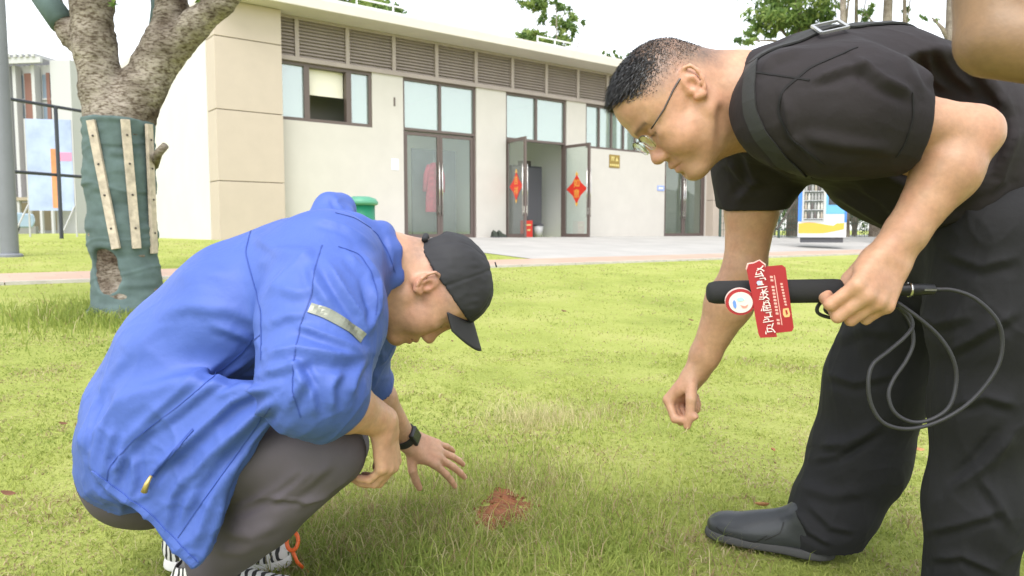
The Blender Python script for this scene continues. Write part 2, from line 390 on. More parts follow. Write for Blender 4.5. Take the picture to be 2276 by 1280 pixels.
def leaf(width, height, hinge_left, parent, loc, ang, deco=None):
    """glass door leaf, hinge at its origin"""
    s = 1 if hinge_left else -1
    o = MB(); X0, X1 = (0, width) if hinge_left else (-width, 0); t = 0.075
    o.box(X0, X1, -0.025, 0.025, height - t, height); o.box(X0, X1, -0.025, 0.025, 0.01, 0.1); o.box(X0, X0 + t, -0.025, 0.025, 0.1, height - t); o.box(X1 - t, X1, -0.025, 0.025, 0.1, height - t)
    d = o.build('door', M_FRAME, parent); d.location = loc; d.rotation_euler = (0, 0, ang)
    MB().box(X0 + t + .001, X1 - t - .001, -0.006, 0.006, 0.101, height - t - .001).build('pane', M_CLEAR, d)
    hx = s * (width - 0.04); h = MB()
    for yy in (-0.07, 0.07): h.tube([(hx, yy, 0.55), (hx, yy, 1.85)], 0.016, 8); 
    for z_ in (0.65, 1.75): h.tube([(hx, -0.07, z_), (hx, 0.07, z_)], 0.009, 6)
    h.build('handle', M_STEEL, d, smooth=True)
    MB().box(hx - 0.03, hx + 0.03, -0.045, 0.045, 0.62, 0.80).build('lock', M_STEEL, d)
    return d
HD = 2.55
for (x0, x1) in (D1, D2, D3):
    xm = (x0 + x1) / 2
    transom(x0, x1, xm, HD + 0.005)
    MB().box(x0, x0 + 0.06, 0.04, 0.15, 0, HD).build('door_jamb', M_FRAME, hall); MB().box(x1 - 0.06, x1, 0.04, 0.15, 0, HD).build('door_jamb', M_FRAME, hall)
WL = (D1[1] - D1[0]) / 2 - 0.065
leaf(WL, HD - 0.02, True, hall, (D1[0] + 0.062, 0.09, 0.0), 0); leaf(WL, HD - 0.02, False, hall, (D1[1] - 0.062, 0.09, 0.0), 0)
dl = leaf(0.99, HD - 0.02, True, hall, (D2[0] + 0.062, 0.02, 0.0), -math.radians(100))
dr = leaf(0.99, HD - 0.02, False, hall, (D2[1] - 0.062, 0.02, 0.0), math.radians(92))
leaf(0.955, HD - 0.02, True, hall, (D3[0] + 0.062, 0.09, 0.0), 0); leaf(0.955, HD - 0.02, False, hall, (D3[1] - 0.062, 0.09, 0.0), 0)
# paper diamonds with gold characters on the open leaves
M_RED = material('red_paper', (0.62, 0.035, 0.02), 0.5)
M_GOLD = material('gold_print', (0.75, 0.45, 0.08), 0.4)
def diamond(parent, x, yside, z, chars, w, h):
    s = -1 if yside < 0 else 1
    pts = []
    for k in range(16):   # notched diamond
        a = 2 * math.pi * k / 16; r = 1.0 if k % 4 == 0 else (0.97 if k % 2 else 0.90)
        c, s_ = math.cos(a), math.sin(a); m = 1 / (abs(c) + abs(s_)) * (0.93 if k % 4 else 1); pts.append((x + w * c * m * r, yside, z + h * s_ * m * r))
    if s > 0: pts = pts[::-1]
    d = MB().prism(pts, (0, s, 0), 0.003).build('paper_diamond', M_RED, parent)
    for k, c in enumerate(chars):
        me = text_mesh('gold_character', c, h * 0.62, 0.0006); me.materials.append(M_GOLD)
        t = link('gold_character', me, parent=d); t.location = (x, yside + s * 0.0045, z + h * (0.36 - 0.72 * k)); t.rotation_euler = (math.pi / 2, 0, 0 if s < 0 else math.pi)
    for sg in (-1, 1):
        MB().prism([(x - w * 0.16, yside, z + sg * h * 0.93), (x, yside, z + sg * h * 1.2), (x + w * 0.16, yside, z + sg * h * 0.93)][::(sg * s)], (0, s, 0), 0.003).build('gold_tassel', M_GOLD, d)
diamond(dl, 0.50, -0.008, 1.32, '吉祥', 0.36, 0.37)
diamond(dr, -0.50, 0.008, 1.32, '如意', 0.40, 0.40)
# strip of windows to the right
wb = frame_box(hall, WB[0], WB[1], 2.532, HT - 0.002, 0.03, 0.16, 0.06, 'window')
nx = 6; st = (WB[1] - WB[0] - 0.12) / nx
for k in range(nx):
    a = WB[0] + 0.06 + st * k
    if k: MB().box(a - 0.025, a + 0.025, 0.031, 0.159, 2.593, HT - 0.063).build('mullion', M_FRAME, wb)
    MB().box(a + 0.026, a + st - 0.026, 0.085, 0.095, 2.593, HT - 0.063).build('pane', M_GLASS, wb)
# small fixtures on the wall
MB().box(4.10, 4.14, -0.012, -0.001, 3.07, 3.27).build('vent_slot', M_FRAME, hall)
def hang(name, pts, mat, label, cat, depth=0.012):
    (x0, x1, z0, z1) = pts
    o = empty(name, tuple(fpt((x0 + x1) / 2, 0.003, BASEZ + z0)), FA)
    tag(o, label, cat); MB().box(-(x1 - x0) / 2, (x1 - x0) / 2, -depth, 0, 0, z1 - z0).build('plate', mat, o, bevel=0.002)
    return o
M_BRASS = material('brass_plate', (0.32, 0.22, 0.06), 0.35, metal=0.6, noise=(6, 0.2))
M_BRL = material('brass_relief', (0.75, 0.62, 0.25), 0.35, metal=0.5)
o = hang('brass_sign', (11.18, 11.62, 2.02, 2.40), M_BRASS, 'small square brass sign on the cream wall below the strip windows', 'sign')
rl = MB(); rl.box(-0.13, -0.10, -0.018, -0.0125, 0.2, 0.30); rl.box(-0.06, -0.03, -0.018, -0.0125, 0.2, 0.30); rl.box(-0.15, -0.01, -0.0178, -0.0126, 0.30, 0.32)
rl.prism([(0.03, -0.0125, 0.2), (0.15, -0.0125, 0.2), (0.09, -0.0125, 0.32)], (0, -1, 0), 0.006)
for k in range(5): rl.box(-0.19 + k * 0.078, -0.135 + k * 0.078, -0.018, -0.0125, 0.05, 0.11)
rl.build('relief', M_BRL, o)
o = hang('paper_notice', (4.02, 4.21, 1.60, 1.86), material('pale_blue_paper', (0.72, 0.75, 0.85), 0.8), 'pale blue paper notice on the cream wall left of the closed glass door', 'notice', 0.004)
o = hang('blue_sign', (13.30, 13.62, 1.42, 1.58), material('blue_plate', (0.30, 0.38, 0.72), 0.5), 'small blue wall plate beside the right-hand glass door', 'sign')
s_ = MB()
for k in range(3): s_.box(-0.10 + k * 0.07, -0.05 + k * 0.07, -0.016, -0.0125, 0.05, 0.11)
s_.build('lettering', material('white_print', (0.85, 0.86, 0.9), 0.6), o)
# furniture and things inside and beside the doors
def local_thing(name, t, q, z=0.0): return empty(name, tuple(fpt(t, q, BASEZ + z)), FA)
c = local_thing('cabinet', 9.0, -1.4, -0.02); tag(c, 'dark grey cabinet standing inside the open doorway', 'cabinet')
MB().box(-0.55, 0.55, -0.3, 0.3, 0, 2.05).build('carcass', M_DARK, c, bevel=0.01)
MB().box(-0.53, -0.01, -0.322, -0.302, 0.05, 2.0).build('door', material('cabinet_front', (0.14, 0.14, 0.155), 0.45), c)
MB().box(0.01, 0.53, -0.322, -0.302, 0.05, 2.0).build('door', material('cabinet_front', (0.14, 0.14, 0.155), 0.45), c)
c = local_thing('carton', 9.1, -1.35, 2.03); tag(c, 'small dark carton on top of the cabinet', 'box'); MB().box(-0.15, 0.15, -0.12, 0.12, 0, 0.16).build('box', material('dark_card', (0.10, 0.09, 0.07), 0.8), c, bevel=0.006)
c = local_thing('extinguisher_box', 8.42, -0.42, -0.02); tag(c, 'red fire extinguisher box on the floor inside the open door', 'box')
MB().box(-0.14, 0.14, -0.1, 0.1, 0, 0.48).build('case', M_RED, c, bevel=0.008); MB().box(-0.08, 0.08, -0.104, -0.101, 0.34, 0.38).build('lettering', M_BRL, c); MB().box(-0.05, 0.06, -0.104, -0.101, 0.2, 0.24).build('lettering', M_BRL, c)
c = local_thing('wall_unit', 7.95, -3.2, 1.75); tag(c, 'grey wall cupboard seen through the left open glass leaf', 'cupboard'); MB().box(-0.5, 0.5, -0.2, 0.2, 0, 0.55).build('case', material('grey_unit', (0.28, 0.29, 0.28), 0.6), c, bevel=0.01)
c = local_thing('waste_bin', 9.05, -0.65, -0.02); tag(c, 'pale grey waste bin with dark lid in front of the cabinet', 'bin')
MB().lathe([(0.11, 0), (0.14, 0.34)], n=16).build('body', material('grey_plastic', (0.5, 0.5, 0.5), 0.5), c, smooth=True); MB().lathe([(0.15, 0.34), (0.15, 0.37), (0.06, 0.42)], n=16).build('lid', M_DARK, c)
# grey door panel inside and a pink coat hanging behind the closed door
c = local_thing('folding_screen', 5.75, -0.75, -0.02); tag(c, 'grey folding screen standing behind the closed glass door', 'screen')
MB().box(-0.75, -0.1, -0.02, 0.02, 0.02, 2.25).build('leaf', material('screen_grey', (0.20, 0.21, 0.20), 0.7, noise=(2, 0.15)), c); MB().box(-0.09, 0.55, -0.035, 0.005, 0.02, 2.25).build('leaf', material('screen_grey', (0.20, 0.21, 0.20), 0.7, noise=(2, 0.15)), c)
c = local_thing('pink_coat', 5.44, -0.40, 0.65); tag(c, 'pinkish red coat hanging behind the closed glass door', 'coat')
k = MB(); ring = []
for zi, (rx, ry) in ((0.0, (0.24, 0.08)), (0.3, (0.23, 0.085)), (0.7, (0.20, 0.08)), (1.0, (0.21, 0.08)), (1.15, (0.17, 0.06)), (1.22, (0.05, 0.04))):
    ring.append([(rx * math.cos(a) * (1 + 0.06 * math.sin(7 * a)), ry * math.sin(a) * (1 + 0.2 * math.sin(9 * a)), zi) for a in np.linspace(0, 2 * math.pi, 28, endpoint=False)])
for r in ring: k.v += r
for i in range(len(ring) - 1):
    for j in range(28): k.f.append((i * 28 + j, i * 28 + (j + 1) % 28, (i + 1) * 28 + (j + 1) % 28, (i + 1) * 28 + j))
k.build('cloth', material('pink_cloth', (0.55, 0.06, 0.10), 0.8, noise=(14, 0.3)), c, smooth=True)
for s in (-1, 1): MB().tube([(s * 0.15, 0, 1.15), (s * 0.24, 0, 0.9), (s * 0.27, 0.02, 0.5)], [0.06, 0.065, 0.055], 10).build('sleeve', material('pink_cloth', (0.55, 0.06, 0.10), 0.8, noise=(14, 0.3)), c, smooth=True)
MB().tube([(0, 0, 1.2), (0, 0, 1.34), (0.03, 0, 1.38), (0.05, 0, 1.34)], 0.006, 6).build('hanger_hook', M_STEEL, c)
# pair of dark shoes at the foot of the wall
for k, (tt, lab) in enumerate(((6.86, 'left dark green canvas shoe of the pair by the wall'), (7.02, 'right dark green canvas shoe of the pair by the wall'))):
    c = empty('canvas_shoe', tuple(fpt(tt, 0.28, BASEZ + 0.012)), FA + 0.15 - math.pi / 2 * 0 + k * 0.1); tag(c, lab, 'shoe', 'shoes by the wall')
    s_ = MB()
    prof = [(-0.15, 0.05, 0.13), (-0.11, 0.06, 0.17), (-0.04, 0.06, 0.15), (0.03, 0.06, 0.09), (0.12, 0.06, 0.07), (0.17, 0.045, 0.04)]
    for (x, ww, hh) in prof:
        for a in np.linspace(0, math.pi, 7): s_.v.append((x, ww * math.cos(a), 0.02 + hh * math.sin(a)))
    for i in range(len(prof) - 1):
        for j in range(6): s_.f.append((i * 7 + j, i * 7 + j + 1, (i + 1) * 7 + j + 1, (i + 1) * 7 + j))
    s_.f.append(tuple(range(7))); s_.f.append(tuple(35 + i for i in range(6, -1, -1)))
    s_.build('upper', material('dark_canvas', (0.05, 0.06, 0.045), 0.8, noise=(30, 0.3)), c, smooth=True)
    MB().box(-0.16, 0.175, -0.062, 0.062, 0, 0.025).build('sole', M_DARK, c, bevel=0.01)
# ------------------------------------------------------------------ signed-distance modelling
class Field:
    """signed distance grid: parts are merged with smooth unions and turned into one continuous surface"""
    def __init__(s, lo, hi, vox):
        s.v = vox; s.lo = np.asarray(lo, float); s.n = np.ceil((np.asarray(hi, float) - s.lo) / vox).astype(int) + 1
        s.a = np.full(s.n, 0.06, np.float32)
    def _sub(s, lo, hi, m):
        i0 = np.clip(np.floor((lo - m - s.lo) / s.v).astype(int), 0, s.n); i1 = np.clip(np.ceil((hi + m - s.lo) / s.v).astype(int) + 1, 0, s.n)
        if np.any(i1 <= i0): return None
        sl = tuple(slice(a, b) for a, b in zip(i0, i1))
        ax = [(s.lo[d] + s.v * np.arange(i0[d], i1[d])).astype(np.float32) for d in range(3)]
        return sl, ax[0][:, None, None], ax[1][None, :, None], ax[2][None, None, :]
    def op(s, fn, lo, hi, k, sub=False):
        r = s._sub(np.asarray(lo, float), np.asarray(hi, float), max(k, 2 * s.v) + 0.004)
        if r is None: return
        sl, X, Y, Z = r; d = fn(X, Y, Z); a = s.a[sl]
        if sub:
            d = -d
            if k > 0: h = np.maximum(k - np.abs(a - d), 0) / k; s.a[sl] = np.maximum(a, d) + h * h * k * 0.25
            else: s.a[sl] = np.maximum(a, d)
        else:
            if k > 0: h = np.maximum(k - np.abs(a - d), 0) / k; s.a[sl] = np.minimum(a, d) - h * h * k * 0.25
            else: s.a[sl] = np.minimum(a, d)
    def cone(s, a, b, ra, rb=None, k=0.02, sub=False):
        a = np.asarray(a, float); b = np.asarray(b, float); rb = ra if rb is None else rb
        ba = b - a; L2 = float(ba @ ba) + 1e-12
        def fn(X, Y, Z):
            x, y, z = X - np.float32(a[0]), Y - np.float32(a[1]), Z - np.float32(a[2])
            t = np.clip((x * np.float32(ba[0]) + y * np.float32(ba[1]) + z * np.float32(ba[2])) / np.float32(L2), 0, 1)
            return np.sqrt((x - t * np.float32(ba[0])) ** 2 + (y - t * np.float32(ba[1])) ** 2 + (z - t * np.float32(ba[2])) ** 2) - (np.float32(ra) + t * np.float32(rb - ra))
        R = np.array([[ra], [rb]]); s.op(fn, np.min(np.stack([a, b]) - R, 0), np.max(np.stack([a, b]) + R, 0), k, sub)
    def chain(s, pts, rad, k=0.02, sub=False):
        rad = [rad] * len(pts) if np.isscalar(rad) else rad
        for i in range(len(pts) - 1): s.cone(pts[i], pts[i + 1], rad[i], rad[i + 1], k, sub)
    def ell(s, c, r, R=None, k=0.02, sub=False):
        """ellipsoid; rows of R are its axes"""
        c = np.asarray(c, float); r = np.asarray(r, float); R = np.eye(3) if R is None else np.asarray(R, float)
        A = (R / r[:, None]).astype(np.float32); B = (R / (r * r)[:, None]).astype(np.float32); m = float(r.min())
        def fn(X, Y, Z):
            x, y, z = X - np.float32(c[0]), Y - np.float32(c[1]), Z - np.float32(c[2])
            k0 = np.sqrt(sum((A[i, 0] * x + A[i, 1] * y + A[i, 2] * z) ** 2 for i in range(3)))
            k1 = np.sqrt(sum((B[i, 0] * x + B[i, 1] * y + B[i, 2] * z) ** 2 for i in range(3)))
            return np.where(k0 < 0.05, -m, k0 * (k0 - 1) / np.maximum(k1, 1e-6)).astype(np.float32)
        e = np.sqrt(((R * r[:, None]) ** 2).sum(0)); s.op(fn, c - e, c + e, k, sub)
    def loft(s, nodes, lat, k=0.03, sub=False):
        """nodes: (pos, half width along lat, half depth); elliptical sections"""
        lat = nrm(lat)
        for (a, wa, ha), (b, wb, hb) in zip(nodes[:-1], nodes[1:]):
            a = np.asarray(a, float); b = np.asarray(b, float); ba = b - a; L2 = float(ba @ ba); n = ba / math.sqrt(L2)
            Lx = nrm(lat - n * (lat @ n)); U = np.cross(n, Lx)
            def fn(X, Y, Z, a=a, ba=ba, L2=L2, n=n, Lx=Lx, U=U, wa=wa, wb=wb, ha=ha, hb=hb):
                x, y, z = X - np.float32(a[0]), Y - np.float32(a[1]), Z - np.float32(a[2])
                t = np.clip((x * np.float32(ba[0]) + y * np.float32(ba[1]) + z * np.float32(ba[2])) / np.float32(L2), 0, 1)
                x = x - t * np.float32(ba[0]); y = y - t * np.float32(ba[1]); z = z - t * np.float32(ba[2])
                w = np.float32(wa) + t * np.float32(wb - wa); h = np.float32(ha) + t * np.float32(hb - ha); m = np.minimum(w, h)
                l = (x * np.float32(Lx[0]) + y * np.float32(Lx[1]) + z * np.float32(Lx[2])) / w
                u = (x * np.float32(U[0]) + y * np.float32(U[1]) + z * np.float32(U[2])) / h
                e = (x * np.float32(n[0]) + y * np.float32(n[1]) + z * np.float32(n[2])) / m
                k0 = np.sqrt(l * l + u * u + e * e); k1 = np.sqrt((l / w) ** 2 + (u / h) ** 2 + (e / m) ** 2)
                return np.where(k0 < 0.05, -m, k0 * (k0 - 1) / np.maximum(k1, 1e-6)).astype(np.float32)
            R = max(wa, wb, ha, hb); s.op(fn, np.minimum(a, b) - R, np.maximum(a, b) + R, k, sub)
    def slab(s, poly, th, k=0.03, rnd=0.0):
        """closed 3-D polygon (nearly flat) thickened to a soft sheet"""
        Pn = np.asarray(poly, float); c = Pn.mean(0); U, S, Vt = np.linalg.svd(Pn - c); e1, e2, n = Vt
        Q = np.stack([(Pn - c) @ e1, (Pn - c) @ e2], 1)
        def fn(X, Y, Z):
            x, y, z = X - c[0], Y - c[1], Z - c[2]
            u = (x * e1[0] + y * e1[1] + z * e1[2]).astype(np.float32); v = (x * e2[0] + y * e2[1] + z * e2[2]).astype(np.float32); w = np.abs(x * n[0] + y * n[1] + z * n[2]).astype(np.float32)
            d = np.full(u.shape, 1e9, np.float32); ins = np.zeros(u.shape, bool)
            for i in range(len(Q)):
                a, b = Q[i], Q[(i + 1) % len(Q)]; ex, ey = b - a; wx, wy = u - a[0], v - a[1]
                t = np.clip((wx * ex + wy * ey) / (ex * ex + ey * ey), 0, 1); d = np.minimum(d, (wx - t * ex) ** 2 + (wy - t * ey) ** 2)
                if ey != 0: ins ^= ((a[1] > v) != (b[1] > v)) & (u < ex * (v - a[1]) / ey + a[0])
            d = np.sqrt(d); d = np.where(ins, -d, d) + rnd; g = w - th + rnd
            return (np.minimum(np.maximum(d, g), 0) + np.sqrt(np.maximum(d, 0) ** 2 + np.maximum(g, 0) ** 2) - rnd).astype(np.float32)
        s.op(fn, Pn.min(0) - th, Pn.max(0) + th, k)
    def halfspace(s, p, n, k=0.0):
        """cut away everything on the side n points to"""
        p = np.asarray(p, float); n = nrm(n)
        s.op(lambda X, Y, Z: (-((X - p[0]) * n[0] + (Y - p[1]) * n[1] + (Z - p[2]) * n[2])).astype(np.float32), s.lo, s.lo + s.v * s.n, k, True)
    def extract(s, smooth=2):
        a = s.a; g = a < 0; n = a.shape
        c = np.zeros((n[0] - 1, n[1] - 1, n[2] - 1), np.uint8)
        for i in (0, 1):
            for j in (0, 1):
                for k in (0, 1): c += g[i:n[0] - 1 + i, j:n[1] - 1 + j, k:n[2] - 1 + k]
        flat = np.flatnonzero((c > 0) & (c < 8)); del c
        m = np.array([n[0] - 1, n[1] - 1, n[2] - 1]); ijk = np.stack(np.unravel_index(flat, m), 1)
        cor = np.array([[i, j, k] for i in (0, 1) for j in (0, 1) for k in (0, 1)])
        val = np.stack([a[ijk[:, 0] + o[0], ijk[:, 1] + o[1], ijk[:, 2] + o[2]] for o in cor], 1)
        acc = np.zeros((len(flat), 3)); cnt = np.zeros(len(flat))
        for p_ in range(8):
            for q_ in range(p_ + 1, 8):
                if np.abs(cor[p_] - cor[q_]).sum() != 1: continue
                va, vb = val[:, p_], val[:, q_]; cr = (va < 0) != (vb < 0)
                t = np.where(cr, va / np.where(cr, va - vb, 1), 0)
                acc += np.where(cr[:, None], cor[p_] + t[:, None] * (cor[q_] - cor[p_]), 0); cnt += cr
        V = s.lo + s.v * (ijk + acc / cnt[:, None])
        F_ = []
        def vid(I): return np.searchsorted(flat, np.ravel_multi_index((I[:, 0], I[:, 1], I[:, 2]), m))
        for ax in range(3):
            b, d = (ax + 1) % 3, (ax + 2) % 3
            sl0 = [slice(None)] * 3; sl1 = [slice(None)] * 3; sl0[ax] = slice(0, n[ax] - 1); sl1[ax] = slice(1, n[ax])
            for q in (b, d): sl0[q] = slice(1, n[q] - 1); sl1[q] = slice(1, n[q] - 1)
            g0 = g[tuple(sl0)]; g1 = g[tuple(sl1)]; E = np.argwhere(g0 != g1); sg = g0[tuple(E.T)]
            E[:, b] += 1; E[:, d] += 1
            def off(ob, od): e = E.copy(); e[:, b] -= ob; e[:, d] -= od; return vid(e)
            q4 = np.stack([off(1, 1), off(0, 1), off(0, 0), off(1, 0)], 1)
            F_.append(np.where(sg[:, None], q4, q4[:, ::-1]))
        Fq = np.concatenate(F_)
        for _ in range(smooth): V = relax(V, Fq, 0.5)
        return V, Fq
def relax(V, Fq, f):
    e = np.concatenate([Fq[:, [0, 1]], Fq[:, [1, 2]], Fq[:, [2, 3]], Fq[:, [3, 0]]]); e = np.concatenate([e, e[:, ::-1]])
    cnt = np.bincount(e[:, 0], minlength=len(V)); S = np.stack([np.bincount(e[:, 0], weights=V[e[:, 1], d], minlength=len(V)) for d in range(3)], 1)
    return V + f * (S / np.maximum(cnt, 1)[:, None] - V)
def normals(V, Fq):
    n = np.cross(V[Fq[:, 2]] - V[Fq[:, 0]], V[Fq[:, 3]] - V[Fq[:, 1]]); N = np.zeros_like(V)
    for c in range(4):
        for d in range(3): N[:, d] += np.bincount(Fq[:, c], weights=n[:, d], minlength=len(V))
    return N / np.maximum(np.linalg.norm(N, axis=1), 1e-12)[:, None]
_perm = np.random.default_rng(3).permutation(4096)
def vnoise(p, scale, seed=0):
    """smooth value noise, about -1..1"""
    q = np.asarray(p, float) * scale + seed * 17.31; i = np.floor(q).astype(int); f = q - i; f = f * f * (3 - 2 * f); r = 0
    for a in (0, 1):
        for b in (0, 1):
            for c in (0, 1):
                h = _perm[(_perm[(_perm[(i[..., 0] + a) & 4095] + i[..., 1] + b) & 4095] + i[..., 2] + c) & 4095] / 2047.5 - 1
                r = r + h * (f[..., 0] if a else 1 - f[..., 0]) * (f[..., 1] if b else 1 - f[..., 1]) * (f[..., 2] if c else 1 - f[..., 2])
    return r
def seg_dist(p, pts):
    """distance of points to a polyline and the position along it (0..1)"""
    p = np.asarray(p, float); pts = np.asarray(pts, float); best = np.full(len(p), 1e9); pos = np.zeros(len(p)); m = len(pts) - 1; side = np.zeros(len(p))
    for i in range(m):
        a, b = pts[i], pts[i + 1]; ba = b - a; t = np.clip(((p - a) @ ba) / (ba @ ba), 0, 1); v = p - a - t[:, None] * ba; d = np.linalg.norm(v, axis=1)
        w = d < best; best[w] = d[w]; pos[w] = (i + t[w]) / m
        if p.shape[1] == 2: side[w] = np.sign(ba[0] * v[w, 1] - ba[1] * v[w, 0])
    return best, pos, side
def sdf_object(fld, name, mat, parent=None, smooth=2, disp=None, col=None):
    V, Fq = fld.extract(smooth)
    if disp is not None:
        N = normals(V, Fq); V = disp(V, N, Fq)
    me = mesh_np(name, V, [Fq])
    if col is not None: vcol(me, col(V, normals(V, Fq)))
    o = link(name, me, mat, parent, smooth=True)
    return o, V, Fq
# ------------------------------------------------------------------ vegetation and things around the lawn
M_BARK = None
def bark_mat(name, c1, c2, c3, sc=1.0):
    m = bpy.data.materials.new(name); m.use_nodes = True; t = m.node_tree; b = t.nodes['Principled BSDF']; b.inputs['Roughness'].default_value = 0.9; b.inputs['Specular IOR Level'].default_value = 0.2
    tc = t.nodes.new('ShaderNodeTexCoord'); mp = t.nodes.new('ShaderNodeMapping'); mp.inputs['Scale'].default_value = (1, 1, 2.6); t.links.new(tc.outputs['Object'], mp.inputs[0])
    def noise(s, d, r, v=None):
        n = t.nodes.new('ShaderNodeTexNoise'); n.inputs['Scale'].default_value = s * sc; n.inputs['Detail'].default_value = d; n.inputs['Roughness'].default_value = r; t.links.new(v or tc.outputs['Object'], n.inputs['Vector']); return n.outputs['Fac']
    r1 = t.nodes.new('ShaderNodeValToRGB'); t.links.new(noise(3.2, 7, 0.65), r1.inputs[0]); e = r1.color_ramp.elements; e[0].position = 0.36; e[0].color = (*c1, 1); e[1].position = 0.62; e[1].color = (*c2, 1)
    r2 = t.nodes.new('ShaderNodeValToRGB'); t.links.new(noise(26, 6, 0.7, mp.outputs[0]), r2.inputs[0]); e = r2.color_ramp.elements; e[0].position = 0.40; e[0].color = (*c3, 1); e[1].position = 0.54; e[1].color = (1, 1, 1, 1)
    mx = t.nodes.new('ShaderNodeMix'); mx.data_type = 'RGBA'; mx.blend_type = 'MULTIPLY'; mx.inputs['Factor'].default_value = 1.0; t.links.new(r1.outputs[0], mx.inputs['A']); t.links.new(r2.outputs[0], mx.inputs['B']); t.links.new(mx.outputs['Result'], b.inputs['Base Color'])
    bp = t.nodes.new('ShaderNodeBump'); bp.inputs['Strength'].default_value = 0.9; bp.inputs['Distance'].default_value = 0.012; t.links.new(noise(30, 6, 0.7, mp.outputs[0]), bp.inputs['Height']); t.links.new(bp.outputs[0], b.inputs['Normal'])
    return m
M_BARK = bark_mat('pale_bark', (0.085, 0.060, 0.042), (0.36, 0.315, 0.265), (0.34, 0.29, 0.25))
M_BARKF = bark_mat('far_bark', (0.16, 0.13, 0.10), (0.34, 0.30, 0.25), (0.5, 0.45, 0.4))
def foliage(name, blobs, n, size, cols, parent, mat, seed=1, shell=0.45):
    """leaf faces spread through ellipsoids; returns one mesh"""
    g = np.random.default_rng(seed); vol = np.array([b[1][0] * b[1][1] * b[1][2] for b in blobs]) ** 0.75; vol /= vol.sum()
    C = []; colr = []
    for (c, r), f in zip(blobs, vol):
        k = max(8, int(n * f)); d = g.normal(size=(k, 3)); d /= np.linalg.norm(d, axis=1)[:, None]; rad = shell + (1 - shell) * g.random(k) ** 0.6
        # twigs: pull leaves to clump centres
        cl = max(3, k // 24); cd = g.normal(size=(cl, 3)); cd /= np.linalg.norm(cd, axis=1)[:, None]; cd *= (0.35 + 0.7 * g.random(cl) ** 0.5)[:, None]
        ci = g.integers(0, cl, k); p = cd[ci] + d * rad[:, None] * 0.26 * g.random(k)[:, None] ** 0.5 * 1.6
        C.append(np.asarray(c) + p * np.asarray(r)); colr.append(ci / cl)
    C = np.concatenate(C); tone = np.concatenate(colr); k = len(C)
    a = g.normal(size=(k, 3)); a[:, 2] -= 0.4; a /= np.linalg.norm(a, axis=1)[:, None]; b = np.cross(a, g.normal(size=(k, 3))); b /= np.linalg.norm(b, axis=1)[:, None]
    s = size * (0.6 + 0.8 * g.random(k))[:, None]; w = s * 0.34
    V = np.stack([C - a * s * 0.5, C + b * w * 0.5, C + a * s * 0.5, C - b * w * 0.5], 1).reshape(-1, 3)
    me = mesh_np(name, V, [np.arange(4 * k).reshape(k, 4)])
    cc = np.asarray(cols); t = np.clip(tone + g.normal(size=k) * 0.2, 0, 0.999) * (len(cc) - 1); i = t.astype(int); f = (t - i)[:, None]
    vcol(me, np.repeat(cc[i] * (1 - f) + cc[i + 1] * f, 4, axis=0)); return link(name, me, mat, parent)
M_LEAF = material('leaves', (0, 0, 0), 0.55, attr='Col', spec=0.3, trans=0.5)
GREENS = [(0.10, 0.17, 0.055), (0.16, 0.25, 0.07), (0.23, 0.33, 0.09), (0.34, 0.42, 0.13)]
def far_tree(label, base, trunk, blobs, n, size, seed, cat='tree', group=None, cols=GREENS, name='tree'):
    """trunk: list of (list of points, list of radii); blobs in world coordinates"""
    r = empty(name, tuple(base)); tag(r, label, cat, group); bs = np.asarray(base, float)
    t = MB()
    for pts, rad in trunk: t.tube([np.asarray(p, float) - bs for p in pts], rad, 9)
    t.build('trunk', M_BARKF, r, smooth=True)
    foliage('crown', [(np.asarray(c, float) - bs, rr) for c, rr in blobs], n, size, cols, r, M_LEAF, seed)
    return r
def at_top(px, py, D): return P(px, py, D)
# trees behind the hall, their tops show over the roof
def roof_tree(label, D, tops, seed, n=5200, size=0.28, limb=0.10):
    """tops: list of (px, py, rx px, ry px) crown lumps"""
    s = D / F; bl = [(P(x, y, D + dz), (rx * s, rx * s * 0.9, ry * s)) for x, y, rx, ry, dz in tops]
    x0 = np.mean([t[0] for t in tops]); b = P(x0, 500, D); b[2] = BASEZ; fork = P(x0, 250, D)
    tr = [([b, (b + fork) / 2 + np.array([0.1, 0, 0]), fork], [limb * 2.2, limb * 1.8, limb * 1.5])]
    for c, r_ in bl: tr.append(([fork, (fork * 0.55 + c * 0.45) + np.array([0.15, 0, -0.1]), c + np.array([0, 0, r_[2] * 0.3])], [limb * 1.2, limb * 0.7, limb * 0.25]))
    return far_tree(label, b, tr, bl, n, size, seed, group='trees behind the hall')
roof_tree('dense green tree top showing over the hall roof above the window', 30, [(780, 10, 75, 42, 0), (850, 22, 45, 30, 0.6), (720, 30, 60, 40, 0.3), (800, 70, 70, 50, 0)], 21)
roof_tree('tree with two thin leafy stems rising over the middle of the roof', 33, [(1180, 2, 34, 18, 0), (1208, 30, 14, 26, 0), (1252, 40, 26, 26, 0.5), (1258, 78, 24, 28, 0.3), (1170, 84, 32, 16, 0), (1200, 95, 34, 26, 0), (1300, 48, 10, 8, 0), (1236, 8, 12, 12, 0)], 22, n=4200, size=0.22, limb=0.05)
roof_tree('small leafy tree tip just above the far roof end', 38, [(1345, 124, 18, 10, 0), (1372, 124, 10, 12, 0), (1395, 130, 14, 10, 0), (1360, 150, 40, 20, 0)], 23, n=1500, size=0.2, limb=0.04)
roof_tree('small pale tree tip between the bending man’s head and collar', 38, [(1553, 125, 14, 20, 0), (1560, 150, 20, 24, 0)], 24, n=900, size=0.2, limb=0.04)
